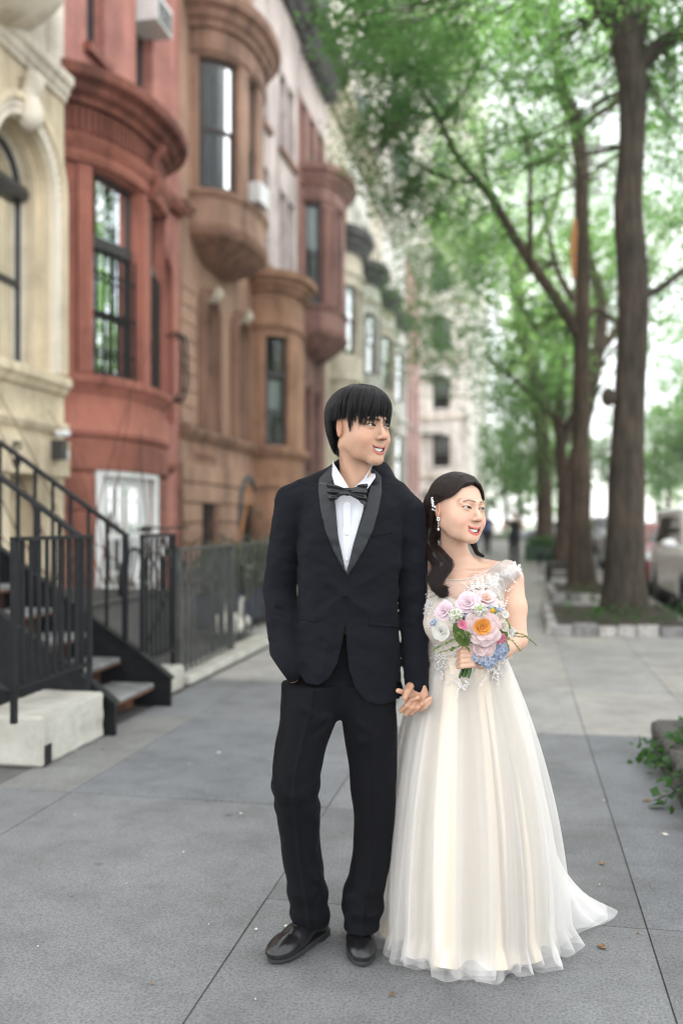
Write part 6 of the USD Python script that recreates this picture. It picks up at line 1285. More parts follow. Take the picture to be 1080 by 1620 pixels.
    for pts in ([(526, 727, 2.93), (528, 733, 2.86), (541, 754, 2.825), (553, 774, 2.815), (552, 786, 2.808), (541, 782, 2.81), (530, 770, 2.825), (525, 752, 2.87)],
                [(592, 733, 2.93), (588, 737, 2.87), (575, 757, 2.825), (557, 774, 2.815), (557, 785, 2.808), (566, 783, 2.81), (582, 772, 2.822), (594, 755, 2.86)]):
        ring = np.array([A(*p) for p in pts]); n = len(ring); c = ring.mean(0)
        v = np.vstack([ring, ring + [0, .006, 0], c + [0, -.004, 0], c + [0, .006, 0]]); k = np.arange(n); j = (k + 1) % n
        f = np.vstack([np.stack([k, j, np.full(n, 2 * n)], 1), np.stack([j + n, k + n, np.full(n, 2 * n + 1)], 1), np.stack([k, k + n, j + n], 1), np.stack([k, j + n, j], 1)])
        part(T, 'collar', (v, f), SHIRT, smooth=50)
    for v_ in (806, 844, 886):
        part(T, 'shirt_button', sphere(Sh.project(px(548.0, v_, 2.798)[None], .001)[0], (.005, .0022, .005), 2), BUTTON_W, smooth=True)
    # ---- bow tie
    B = Vol(px(549, 780, 2.79) - [.075, .04, .05], px(549, 780, 2.79) + [.075, .04, .05], .0015)
    for poly in ([(516, 764), (531, 767), (546, 774), (546, 782), (535, 788), (521, 797), (518, 781)], [(552, 774), (566, 768), (582, 764), (580, 780), (578, 800), (563, 790), (552, 782)]):
        prism(B, P2(poly, 2.79), 2.778, 2.790, 'add', .004)
    B.ell(px(549, 778, 2.785), (.012, .012, .0125), None, .004)
    for a, b in (((524, 778), (543, 778)), ((556, 778), (575, 780)), ((526, 787), (543, 781)), ((556, 782), (574, 788))): B.cap(px(*a, 2.776), px(*b, 2.776), .0022, .0035, .004)
    def bwav(d, X, Y, Z): return d + .0016 * np.sin(Z * 330 + X * 60)
    B.everywhere(bwav)
    part(T, 'bow_tie', B.mesh(smooth=1), BOWM, smooth=True)
    # ---- trousers
    Tr = Vol((-.26, 2.68, .06), (.24, 3.12, 1.02), .003)
    Ld = [(1465, 492, 26, 2.955, .058), (1440, 489, 31, 2.945, .064), (1415, 487, 32, 2.935, .066), (1380, 482, 31, 2.925, .066), (1340, 476, 31, 2.91, .068), (1290, 472, 34, 2.885, .074), (1240, 467.5, 38, 2.86, .084), (1180, 476, 41, 2.875, .092), (1130, 489, 46, 2.895, .105), (1080, 497, 52, 2.91, .11)]
    Rd = [(1468, 572, 27, 2.90, .058), (1445, 573, 31, 2.90, .062), (1420, 573.5, 33.5, 2.905, .064), (1380, 583, 31, 2.91, .066), (1340, 590, 31.5, 2.91, .068), (1290, 592.5, 33, 2.905, .072), (1240, 590, 36.5, 2.905, .08), (1200, 589, 39, 2.905, .086), (1150, 585, 43, 2.905, .098), (1080, 577, 46, 2.91, .10)]
    def wobl(z, a, r, s):
        w = np.clip((.30 - z) / .2, 0, 1); k = np.exp(-((z - .50) / .07) ** 2)
        return a, r * (1 + .06 * w * np.sin(z * 75 + 1) + .05 * k * np.sin(z * 85)), s * (1 + .10 * w * np.sin(z * 75) + .05 * k * np.sin(z * 85 + 1))
    def wobr(z, a, r, s):
        w = np.clip((.26 - z) / .14, 0, 1)
        return a, r * (1 + .05 * w * np.sin(z * 90 + 2)), s * (1 + .10 * w * np.sin(z * 90 + 1))
    for R_, wb in ((Ld, wobl), (Rd, wobr)):
        stack(Tr, [sz(r_[0], r_[3]) for r_ in R_], [sx(r_[1], r_[3]) for r_ in R_], [r_[3] for r_ in R_], [r_[2] * r_[3] / FPX for r_ in R_], [r_[4] for r_ in R_], p=2.15, k=.012, crease=.006, wob=wb)
    stack(Tr, [.74, .80, .9, 1.0], [.0, .01, .012, .015], [2.93] * 4, [.13, .158, .155, .15], [.08, .098, .098, .095], p=2.4, k=.02)
    folds(Tr, [(px(*a, D), px(*b, D + .005), w, q) for a, b, w, q, D in (((428, 1236), (476, 1262), .016, .014, 2.80), ((506, 1268), (468, 1240), .013, -.008, 2.80), ((508, 1275), (472, 1292), .014, .010, 2.82), ((440, 1258), (464, 1310), .012, .006, 2.82),
        ((520, 1400), (488, 1378), .016, .014, 2.87), ((516, 1414), (480, 1428), .012, -.008, 2.875), ((500, 1436), (482, 1400), .012, .008, 2.87), ((500, 1330), (478, 1372), .014, .007, 2.86), ((478, 1290), (486, 1420), .012, .004, 2.86),
        ((540, 1412), (578, 1432), .016, .016, 2.85), ((604, 1398), (570, 1424), .014, .010, 2.85), ((606, 1440), (565, 1446), .012, -.008, 2.84), ((545, 1445), (600, 1450), .012, .006, 2.84),
        ((537, 1128), (496, 1176), .014, .010, 2.81), ((538, 1130), (476, 1150), .013, .008, 2.80), ((520, 1140), (480, 1170), .010, -.006, 2.80), ((450, 1110), (520, 1140), .012, .006, 2.79), ((545, 1135), (600, 1165), .014, .006, 2.80), ((560, 1180), (604, 1160), .014, .005, 2.81))])
    def tn(d, X, Y, Z):
        q = np.stack(np.broadcast_arrays(X * 16, Y * 16, Z * 14), -1); w = np.abs(d) < .03; out = d.copy(); out[w] = d[w] + .005 * (meshkit.noise(q[w], 8) - .5); return out
    Tr.everywhere(tn)
    part(T, 'trousers', Tr.mesh(smooth=1), TROUSER, smooth=True)
    # ---- shoes
    def shoe(heel, toe):
        heel, toe = np.array(heel), np.array(toe); ang = math.atan2(toe[1] - heel[1], toe[0] - heel[0]); R = Rz(ang); L = np.linalg.norm(toe - heel)
        s = L / .30; F = lambda p: np.array([heel[0], heel[1], 0]) + R @ (np.array(p) * [s, 1, 1])
        vol = Vol(np.minimum(F((-.03, 0, 0)), F((.33, 0, 0))) - [.08, .08, .01], np.maximum(F((-.03, 0, 0)), F((.33, 0, 0))) + [.08, .08, .16], .0028)
        vol.ell(F((.045, 0, .055)), (.042, .034, .050), R).cap(F((.04, 0, .085)), F((.07, 0, .10)), .033, .030, .02)
        vol.cap(F((.05, 0, .06)), F((.17, 0, .048)), .036, .036, .02).ell(F((.195, 0, .036)), (.075, .046, .032), R, .02).ell(F((.245, .0, .030)), (.055, .041, .025), R, .02)
        vol.op(lambda X, Y, Z: Z - .012 + 0 * X + 0 * Y, vol.lo, [a[-1] for a in vol.ax], 0, 'sub')
        sh = sub(T, 'shoe'); part(sh, 'upper', vol.mesh(), LEATHER, smooth=True)
        capv = vol.like(); lx = (vol.ax[0][:, None, None] - heel[0]) * R[0, 0] + (vol.ax[1][None, :, None] - heel[1]) * R[1, 0]
        part(sh, 'toe_cap', capv.mesh(np.maximum(np.maximum(vol.d - .0025, -vol.d - .003), .215 * s - lx)), LEATHER, smooth=True)
        out = []
        for x, w in ((-.002, .012), (.01, .027), (.05, .034), (.11, .035), (.17, .043), (.215, .047), (.255, .041), (.285, .027), (.3, .008)): out.append((x * s, w))
        pl = Polygon([(x, w) for x, w in out] + [(x, -w) for x, w in out[::-1]])
        part(sh, 'sole', xf(extrude(pl, .013), R, (heel[0], heel[1], .008)), SOLE, smooth=40)
        part(sh, 'heel', xf(extrude(pl.intersection(sbox(-.1, -.1, .075 * s, .1)), .012), R, (heel[0], heel[1], 0)), SOLE)
        ls = []
        for i in range(4):
            x = .115 + .022 * i; p0 = vol.project(np.array([F((x, -.016, .09)), F((x + .004, 0, .1)), F((x, .016, .09))]), .002); ls.append(tube(p0, .0018, 5))
        part(sh, 'laces', ls, SOLE, smooth=True)
    shoe((-.053, 3.03), (-.217, 2.805)); shoe((.048, 3.07), (.066, 2.785))
    return T, H
GROOM, GH = build_groom()

# ================================================================ the bride
def tulle(name, color, op0, op1, sheen=.3):
    """A fine net: denser to the eye where it is seen along its surface."""
    return usdkit.material(stage, '/World/Looks/' + name, {'w': ('layer_weight', {'blend': .35}), 'r': ('map_range', {'to_min': op0, 'to_max': op1}), 't': ('transparent_bsdf', {}),
        'd': ('diffuse_bsdf', {'color': color}), 'l': ('translucent_bsdf', {'color': color}), 'm1': ('mix_closure', {'fac': .45}), 'm2': ('mix_closure', {})},
        [('w.facing', 'r.value'), ('r.result', 'm2.fac'), ('d.BSDF', 'm1.closure1'), ('l.BSDF', 'm1.closure2'), ('t.BSDF', 'm2.closure1'), ('m1.closure', 'm2.closure2')], surface='m2.closure')
TULLE = tulle('ivory_tulle', (.84, .83, .81), .14, .80)
ILLUSION = tulle('illusion_tulle', (.74, .66, .60), .16, .6)
LINING = cloth('champagne_satin', (.78, .65, .49), .55, sheen=.1, weave=500, bump=.0001)
SLEEVE = tulle('lace_net', (.74, .70, .66), .45, .9)
BODICE = cloth('ivory_lace_ground', (.66, .58, .50), .7, sheen=.2, weave=260, bump=.001)
LACE = usdkit.material(stage, '/World/Looks/lace', {'p': ('principled_bsdf', {'base_color': (.70, .655, .60), 'roughness': .5, 'sheen_weight': .3})}, surface='p.BSDF')
BEAD = usdkit.material(stage, '/World/Looks/bead', {'p': ('principled_bsdf', {'base_color': (.85, .85, .87), 'roughness': .12, 'specular_ior_level': .9})}, surface='p.BSDF')
SILVER = usdkit.material(stage, '/World/Looks/silver', {'p': ('principled_bsdf', {'base_color': (.82, .82, .84), 'roughness': .18, 'metallic': .8})}, surface='p.BSDF')

def build_bride():
    o = px(738, 1490, 2.98); T = kthing('person', 'young woman in an ivory tulle wedding gown holding a bouquet, smiling', 'person', (o[0], 2.98))
    H = Head(px(724, 806, 2.915), Rz(math.radians(34)) @ Ry(math.radians(4)) @ Rx(math.radians(-2)), .945)
    up = smile_up
    lo = smile_lo
    mouth = smile_mouth
    P = dict(jaw=.046, chin=-.110, mouth=mouth, lip_up=up, lip_lo=lo, lip_c=(.47, .095, .085), lip_a=.95, blush=.4, blush_c=(.60, .26, .19), lash=1.0, eye_up=.0033, eye_lo=.0019, brow=[(.012, .0200), (.03, .0245), (.046, .0195)], brow_r=.0019, brow_a=.8, brow_c=(.075, .042, .03), teeth_w=.0275, teeth_z=(-.0785, -.0660), teeth_y=-.0858, smile=.0070)
    BASE = (.55, .345, .245)
    vol = Vol((.10, 2.62, .84), (.66, 3.14, 1.54), .0023)
    sculpt_head(vol, H, P)
    nb = px(718, 893, 2.955)                                                        # pit of the neck
    vol.cap(H((0, .020, -.055)), nb + [0, .012, .03], .042, .043, .02).cap(nb + [0, .012, .03], nb + [0.005, .02, -.03], .043, .07, .03)
    sl, sr = px(668, 920, 3.00), px(803, 912, 2.965)                                  # shoulders
    vol.cap(nb + [-.02, .03, -.01], sl, .042, .042, .03).cap(nb + [.02, .03, -.01], sr, .042, .043, .03)
    stack(vol, [.86, .92, .97, 1.03, 1.10, 1.16, 1.20], [.392, .392, .39, .387, .384, .382, .38], [2.965] * 7, [.140, .128, .122, .128, .140, .135, .10], [.10, .092, .09, .098, .105, .085, .05], p=2.3, k=.02)
    for u in (696, 760): vol.ell(px(u, 985, 2.895), (.055, .050, .055), None, .03)
    # her left arm (right in the picture) bends to the bouquet
    el, wr_ = px(817, 1012, 2.90), px(760, 1046, 2.745)
    vol.chain([sr + [.010, 0, -.012], sr * .5 + el * .5 + [.007, 0, 0], el], [.040, .037, .0325], .02)
    vol.chain([el, el * .6 + wr_ * .4, wr_], [.033, .032, .022], .012)
    hd = px(744, 1043, 2.70)
    vol.chain([wr_, hd + [.012, .02, 0]], [.022, .026], .012, flat=None)
    for i, (v0, v1) in enumerate(((1031, 1031), (1038, 1038), (1045, 1046), (1052, 1054))):
        vol.chain([px(757, v0 + 2, 2.705), px(747, v0, 2.672), px(731, v1, 2.668), px(724, v1 + 1, 2.69)], [.0088, .0085, .0080, .0070], .0025)
    vol.chain([px(756, 1030, 2.70), px(744, 1026, 2.69), px(732, 1027, 2.70)], [.010, .0095, .008], .004)
    # her right arm hangs behind his sleeve
    el2, wr2 = px(664, 1020, 3.02), px(662, 1095, 2.93)
    vol.chain([sl, el2], [.040, .034], .02)
    v1, f1 = vol.mesh(); c1 = head_colors(v1, H, P, BASE)
    g = Vol(px(655, 1110, 2.87) - [.12, .10, .11], px(655, 1110, 2.87) + [.12, .22, .22], .0019)
    g.chain([el2, wr2], [.034, .022], .01); g.chain([wr2, px(657, 1112, 2.865)], [.022, .024], .01)
    for pts, r in (([(652, 1112, 2.862), (664, 1116, 2.825), (674, 1109, 2.815), (681, 1104, 2.82)], .0074), ([(655, 1116, 2.862), (666, 1120, 2.828), (675, 1114, 2.818), (680, 1110, 2.82)], .0072), ([(655, 1118, 2.865), (664, 1124, 2.838), (672, 1119, 2.822), (676, 1115, 2.82)], .0066), ([(648, 1110, 2.86), (650, 1107, 2.825), (660, 1104, 2.815)], .0075), ([(650, 1104, 2.86), (640, 1096, 2.835), (629.5, 1093, 2.825)], .0085)):
        g.chain([px(*q) for q in pts], [r * k for k in (1.15, 1, .95, .8)][:len(pts)], .003)
    v3, f3 = g.mesh()
    lv = Vol((.2, 2.8, 0), (.6, 3.2, .95), .012); lv.chain([(.34, 2.97, .9), (.34, 2.95, .45), (.34, 3.0, .06)], [.08, .05, .035], .02).chain([(.45, 2.97, .9), (.45, 2.97, .45), (.45, 3.0, .06)], [.08, .05, .035], .02)
    for x in (.34, .45): lv.ell((x, 2.95, .035), (.035, .10, .03), None, .02)
    v2, f2 = lv.mesh()
    fc = lambda v, m: np.tile(np.array(BASE) * m, (len(v), 1))
    part(T, 'body', cat([(v1, f1), (v2, f2), (v3, f3)]), SKIN, color=np.vstack([c1, fc(v2, 1), fc(v3, [.98, .9, .88])]))
    eyes_teeth(T, H, P, (.28, -1, .02))
    # ---- bodice: an opaque sweetheart ground, sheer net above it, cap sleeves
    X, Y, Z = vol.ax[0][:, None, None], vol.ax[1][None, :, None], vol.ax[2][None, None, :]
    armd = vol.like(); armd.chain([el + [.0, 0, .03], el, wr_, hd, px(735, 1040, 2.67)], [.05, .05, .04, .055, .05]).chain([sr * .42 + el * .58 + [.012, 0, 0], el], [.052, .05]).chain([sl * .6 + el2 * .4, el2], [.05, .05])
    body = vol.d
    sweet = [(655, 962), (676, 948), (700, 938), (722, 950), (735, 960), (750, 948), (772, 930), (788, 926), (794, 940), (798, 960), (806, 1000), (812, 1090), (640, 1090)]
    neckl = [(650, 890), (672, 900), (684, 908), (696, 915.5), (718, 918.5), (742, 916), (764, 907), (782, 896), (797, 886), (806, 884), (815, 893), (824, 910), (820, 913), (808, 922), (799, 934), (796, 948), (800, 965), (806, 1000), (640, 1000)]
    pf, nf = seen_poly(vol, sweet), seen_poly(vol, neckl)
    slv = [(772, 940), (766, 912), (782, 897), (797, 886), (806, 884), (815, 893), (824, 910), (820, 913), (808, 922), (799, 934), (796, 950)]; sf = seen_poly(vol, slv, .018)
    chest = np.maximum(np.maximum(body - .0065, -(body + .003)), -armd.d)
    part(T, 'bodice', vol.mesh(np.maximum(chest, pf)), BODICE, smooth=True)
    part(T, 'illusion_neckline', vol.mesh(np.maximum(np.maximum(np.maximum(body - .0062, -(body - .0006)), nf), -pf)), ILLUSION, smooth=True)
    part(T, 'cap_sleeve', vol.mesh(np.maximum(np.maximum(body - .0095, -(body - .0045)), sf)), SLEEVE, smooth=True)
    ed = catmull(np.array([hit(vol, u, v, .005) for u, v in ((676, 903), (684, 908.5), (696, 916), (706, 918), (718, 919), (730, 918.5), (742, 916.5), (753, 912.5), (764, 907.5), (773, 902), (782, 896.5), (790, 891))]), 4); part(T, 'neckline_edge', tube(ed, .0018, 6), mat('ivory_edge', (.74, .68, .63), rough=.6), smooth=True)
    # ---- lace: sprigs of leaves and beads lying on the bodice
    r = np.random.default_rng(11); leaves, beads = [], []
    def leaf(c, n, ang, L):
        n = n / np.linalg.norm(n); a = np.cross(n, [0, 1, .2]); a = a / (np.linalg.norm(a) + 1e-9); b = np.cross(n, a); d = math.cos(ang) * a + math.sin(ang) * b; w = np.cross(n, d)
        pr = [(0, 0, .0), (.3, .24, .05), (.65, .22, .06), (1, 0, .02), (.65, -.22, .06), (.3, -.24, .05), (.5, 0, .12)]
        v = np.array([c + L * (p[0] * d + p[1] * w + p[2] * .5 * n) for p in pr]); leaves.append((v, np.array([[0, 1, 6], [1, 2, 6], [2, 3, 6], [3, 4, 6], [4, 5, 6], [5, 0, 6]])))
    def sprig(u, v, ang, n, step=.0085, size=.010, D=2.84):
        p = hit(vol, u, v, .0085)
        if p[1] < 2.79: return
        for i in range(n):
            nn = vol.normal(p[None])[0]; a = np.cross(nn, [0, 1, .2]); a /= np.linalg.norm(a) + 1e-9; b = np.cross(nn, a); d = math.cos(ang) * a + math.sin(ang) * b
            for sgn in (-1, 1): leaf(p, nn, ang + sgn * r.uniform(.5, 1.0), size * r.uniform(.8, 1.2) * (1 - .5 * i / n))
            if r.random() < .8: beads.append(sphere(p + nn * .002, r.uniform(.0012, .0024), 1))
            ang += r.normal(0, .25); p = vol.project((p + d * step)[None], .0085, 4)[0]
        leaf(p, vol.normal(p[None])[0], ang, size * .8)
    for _ in range(60): t = r.uniform(); sprig(774 + 42 * t + r.normal(0, 4), 926 - 28 * t + r.normal(0, 4), r.uniform(0, 6.3), r.integers(2, 4), size=.0085, step=.006)     # cap sleeve
    for _ in range(30): t = r.uniform(); sprig(676 + r.normal(0, 5) + 14 * t, 935 + 50 * t, r.uniform(0, 6.3), r.integers(2, 5), size=.008)
    for _ in range(60): sprig(r.uniform(738, 792), r.uniform(925, 965), r.uniform(0, 6.3), r.integers(2, 5), size=.008)
    for _ in range(16): t = r.uniform(); sprig(740 + 40 * t, 936 - 14 * t, -1.4 + r.normal(0, .3), 4, size=.007)
    for _ in range(90): sprig(r.uniform(676, 796), r.uniform(955, 1055), r.uniform(0, 6.3), r.integers(2, 5), size=.008)
    # ---- skirt
    hem = np.array([(.135, 3.0), (.15, 2.88), (.22, 2.78), (.33, 2.725), (.45, 2.715), (.58, 2.76), (.67, 2.83), (.69, 2.92), (.68, 3.03), (.66, 3.14), (.62, 3.24), (.56, 3.30), (.52, 3.36), (.34, 3.30), (.2, 3.15)])
    hc = np.array([.40, 2.985]); ang = np.arctan2(hem[:, 1] - hc[1], hem[:, 0] - hc[0]); o_ = np.argsort(ang)
    def hem_r(phi):
        a = np.concatenate([ang[o_] - 2 * np.pi, ang[o_], ang[o_] + 2 * np.pi]); rr = np.tile(np.linalg.norm(hem - hc, axis=1)[o_], 3)
        from scipy.interpolate import PchipInterpolator as PI
        return PI(a, rr)((phi + np.pi) % (2 * np.pi) - np.pi)
    tr_a = math.atan2(3.18 - hc[1], .90 - hc[0])
    def train(phi): d = (phi - tr_a + np.pi) % (2 * np.pi) - np.pi; return .235 * np.exp(-(d / .30) ** 2) + .10 * np.exp(-((d - .5) / .5) ** 2)
    def skirt(top, scale, seed, nfold, amp, zend, seg=420, rows=46, lift=0.0):
        rr = np.random.default_rng(seed); ph = np.linspace(0, 2 * np.pi, seg, endpoint=False); t = np.linspace(0, 1, rows)
        K1 = [(int(nfold * rr.uniform(.4, 1.6)) + 1, rr.uniform(0, 6.3), rr.uniform(-.5, .5), rr.uniform(.4, 1.5)) for _ in range(9)]; K2 = [(int(nfold * rr.uniform(1.6, 3.2)), rr.uniform(0, 6.3)) for _ in range(6)]
        out = []
        for tt in t:
            w = 1 - (1 - tt) ** 2.25; a0, b0 = .131, .098
            folds_ = sum(q * np.sin(n * (ph + g * .16 * math.sin(2.6 * tt + p)) + p) for n, p, g, q in K1) / 3; folds2 = sum(np.sin(n * ph + p) for n, p in K2) / 3; sharp = np.sign(folds_) * np.abs(folds_) ** .8
            r0 = 1 / np.sqrt((np.cos(ph) / a0) ** 2 + (np.sin(ph) / b0) ** 2); rad = r0 * (1 - w) + hem_r(ph) * scale * w + (train(ph) * tt ** 6 if scale > .9 else 0)
            rad = rad + amp * (.10 + .9 * tt ** 1.1) * sharp + amp * .22 * np.minimum(1, tt * 3) * folds2 * (.35 + .65 * tt)
            c = np.array([.392, 2.965]) * (1 - w) + hc * w; z = top + (zend - top) * tt + lift * np.sin(3 * ph + seed) * tt
            if tt > .93: rad = rad + (tt - .93) * .25 * (1 + .6 * sharp); 
            out.append(np.stack([c[0] + rad * np.cos(ph), c[1] + rad * np.sin(ph), np.maximum(z + (.012 * np.abs(folds_) * max(0, tt - .85) / .15), .004) + 0 * ph], 1))
        v = np.vstack(out); return v, ringfaces(rows, seg)
    part(T, 'skirt_lining', skirt(.935, .85, 4, 7, .016, .015), LINING, smooth=True)
    part(T, 'tulle_layer', skirt(.936, .88, 3, 15, .014, .02), TULLE, smooth=True)
    part(T, 'tulle_layer', skirt(.938, .93, 7, 12, .018, .012), TULLE, smooth=True)
    part(T, 'tulle_layer', skirt(.940, .985, 12, 13, .020, .008), TULLE, smooth=True)
    part(T, 'tulle_layer', skirt(.942, 1.01, 23, 10, .024, .004), TULLE, smooth=True)
    # lace falling over the waist on to the skirt
    def on_skirt(u, v):
        p = px(u, v, 2.80); zz = p[2]; tt = (.94 - zz) / .94; w = 1 - (1 - tt) ** 2.25
        for _ in range(8):
            d = p[:2] - (np.array([.392, 2.965]) * (1 - w) + hc * w); ph = math.atan2(d[1], d[0]); r0 = 1 / math.sqrt((math.cos(ph) / .131) ** 2 + (math.sin(ph) / .098) ** 2); R = r0 * (1 - w) + hem_r(np.array([ph]))[0] * 1.01 * w + .006
            D = p[1] - (np.linalg.norm(d) - R) * math.sin(ph) * -1 * -1; D = p[1] + (R - np.linalg.norm(d)) * math.sin(ph); p = px(u, v, D); p[2] = zz
        return p, np.array([math.cos(ph), math.sin(ph), .35])
    def sprig2(u, v, n):
        a = r.uniform(0, 6.3)
        for i in range(n):
            q, nn = on_skirt(u, v)
            for sgn in (-1, 1): leaf(q, nn, a + sgn * r.uniform(.5, 1.0), 0.0075 * r.uniform(.7, 1.2))
            if r.random() < .9: beads.append(sphere(q + nn * .002, r.uniform(.0013, .0026), 1))
            a += r.normal(0, .4); u += 3.6 * math.cos(a); v += 3.6 * math.sin(a)
    for c, sx_, sy_, k in (((697, 1052), 9, 14, 22), ((727, 1085), 7, 12, 12), ((765, 1062), 9, 10, 14), ((788, 1072), 8, 12, 14), ((708, 1040), 14, 8, 14), ((800, 1055), 6, 8, 8)):
        for _ in range(k): sprig2(c[0] + r.normal(0, sx_), c[1] + r.normal(0, sy_), r.integers(2, 5))
    part(T, 'lace_applique', leaves, LACE, kind='stuff'); part(T, 'beading', beads, BEAD, smooth=True, kind='stuff')
    # ---- hair
    cap = Vol(H.c - .17, H.c + [.17, .17, .16], .004); L = lambda X, Y, Z: [sum(H.M[j, i] * t for j, t in enumerate((X - H.c[0], Y - H.c[1], Z - H.c[2]))) / H.sc for i in range(3)]
    cap.ell(H((0, .016, .040)), np.array([.0775, .098, .081]) * H.sc, H.M).cap(H((0, .075, .0)), H((0, .07, -.06)), .050, .045, .03)
    def face_open(X, Y, Z):
        l = L(X, Y, Z); hl = .074 - np.abs(l[0]) * .40 - np.maximum(np.abs(l[0]) - .05, 0) * 1.5
        return np.maximum(l[1] + .024 - np.maximum(l[2] - .03, 0) * .5, l[2] - hl)
    cap.op(face_open, H.c - .17, H.c + .17, .012, 'sub')
    part(T, 'hair', cap.mesh(smooth=3), HAIR_D, smooth=True)
    m = 26; S, rr = [], np.random.default_rng(2)
    lock = [px(676, 836, 2.965), px(671, 860, 2.945), px(680, 880, 2.905), px(690, 897, 2.868), px(683, 914, 2.85), px(688, 930, 2.838), px(700, 941, 2.83)]
    lock2 = [px(682, 838, 2.96), px(682, 860, 2.93), px(696, 876, 2.885), px(708, 893, 2.862), px(698, 912, 2.845), px(692, 926, 2.836), px(704, 937, 2.828)]
    lockr = [H((.066, .05, -.04)), px(749, 862, 2.985), px(754, 874, 2.97), px(764, 880, 2.955)]
    for i in range(7000):
        side = -1 if rr.random() < .72 else 1; f = rr.uniform()
        y0 = np.interp(f, [0, 1], [-.082, .085]); z0 = np.interp(y0, [-.09, -.08, -.05, 0, .05, .09], [.068, .085, .108, .122, .115, .085])
        lay = rr.uniform(0, .006); off = rr.normal(0, .0062, 3)
        a = [(side * .002, y0, z0 + lay), (side * (.034 + lay), y0 * .85 + .0, z0 - .010 + lay), (side * (.066 + lay), np.interp(f, [0, 1], [-.050, .075]), np.interp(f, [0, 1], [.038, .055])),
             (side * (.0785 + lay), np.interp(f, [0, 1], [-.008, .082]), np.interp(f, [0, 1], [.022, .02])), (side * (.074 + lay), np.interp(f, [0, 1], [.045, .085]), -.005 - .01 * f)]
        G = [H(q) for q in a]
        if side < 0: s = rr.uniform(); tail = [lock[k] * (1 - s) + lock2[k] * s + off * [1, .8, .4] + rr.normal(0, .0012, 3) for k in range(7)]; tail = tail[:rr.integers(6, 8)]; tail[-1] = tail[-1] + [0, 0, rr.uniform(-.012, .02)]
        else: tail = [q + off * .55 * (1 - .2 * k) for k, q in enumerate(lockr)]
        C = catmull(np.array(G + tail), 6); l = H.inv(C); rr_ = np.array([.0785, .0995, .0825]) + lay; kk = np.linalg.norm((l - [0, .016, .040]) / rr_, axis=1); push = (kk < 1) & (l[:, 2] > -.015); l[push] = (l[push] - [0, .016, .040]) / kk[push, None] + [0, .016, .040]; C = H(l)
        u = np.linspace(0, len(C) - 1, m); S.append(np.stack([np.interp(u, np.arange(len(C)), C[:, k]) for k in range(3)], 1))
    hair_curves(T, 'hair_strands', S, [.0010, .0012, .0013, .0012, .0005], HAIR_D)
    # volume under the long lock
    lk = Vol(np.min(lock + lock2, 0) - .06, np.max(lock + lock2, 0) + [.07, .07, .09], .004)
    mid = [(a + b) / 2 for a, b in zip(lock, lock2)]; lk.chain([H((-.070, .05, .0))] + mid, [.014, .014, .014, .014, .012, .009, .006, .003], .012)
    part(T, 'hair_lock', lk.mesh(smooth=2), HAIR_D, smooth=True)
    # ---- hair pin and earring
    hp = []
    for k in range(26): q = px(676 + rr.normal(0, 4.5), 798 + rr.normal(0, 9), 2.88); q = cap.project(q[None], .013, 8)[0]; hp.append(sphere(q, rr.uniform(.0020, .0042), 1))
    part(T, 'hair_pin', hp, BEAD, smooth=True)
    er = H((-.0815, .004, -.034)); e = []
    for k in range(8): e.append(sphere(er + [.004 * math.cos(k * .8), -.004, .005 * math.sin(k * .8) - .004], .0026, 1))
    e += [sphere(er + [0, -.004, -.014 - .0045 * k], .0018, 1) for k in range(4)] + [sphere(er + [0, -.004, -.036], (.0036, .003, .0055), 2)]
    part(T, 'earring', e, SILVER, smooth=True)
    return T, H, hd
BRIDE, BH, HAND = build_bride()

# ================================================================ the bouquet, held in her hand
def petal_mat(name, c, c2, sss=.25):
    return usdkit.material(stage, '/World/Looks/' + name, {'oi': ('geometry', {}), 'r': ('rgb_ramp', {'ramp': [(0, c), (1, c2)]}), 'n': ('noise_texture', {'scale': 45.0}), 'p': ('principled_bsdf', {'roughness': .6, 'sheen_weight': .2}), 'l': ('translucent_bsdf', {'color': c2}), 'm': ('mix_closure', {'fac': .3})},
        [('oi.position', 'n.vector'), ('n.fac', 'r.fac'), ('r.color', 'p.base_color'), ('p.BSDF', 'm.closure1'), ('l.BSDF', 'm.closure2')], surface='m.closure')
PINK = petal_mat('blush_petal', (.78, .58, .57), (.84, .70, .69)); LAV = petal_mat('lavender_pink_petal', (.76, .58, .64), (.83, .70, .74)); PEACH = petal_mat('peach_petal', (.80, .52, .40), (.85, .66, .56))
WHITE = petal_mat('white_petal', (.76, .74, .66), (.82, .80, .76)); CREAMP = petal_mat('cream_petal', (.80, .70, .58), (.84, .78, .70)); HOT = petal_mat('hot_pink_petal', (.72, .16, .30), (.80, .34, .45)); ORANGE = petal_mat('orange_petal', (.78, .30, .04), (.85, .45, .10))
BLUE = petal_mat('blue_petal', (.46, .54, .70), (.64, .70, .80)); YEL = petal_mat('yellow_floret', (.80, .50, .03), (.85, .58, .05)); GREENF = petal_mat('green_floret', (.30, .45, .12), (.50, .60, .28)); LEAFG = petal_mat('fern_green', (.10, .18, .03), (.20, .30, .06)); STEM = mat('stem_green', (.06, .13, .03), rough=.5, var=.3, scale=40)
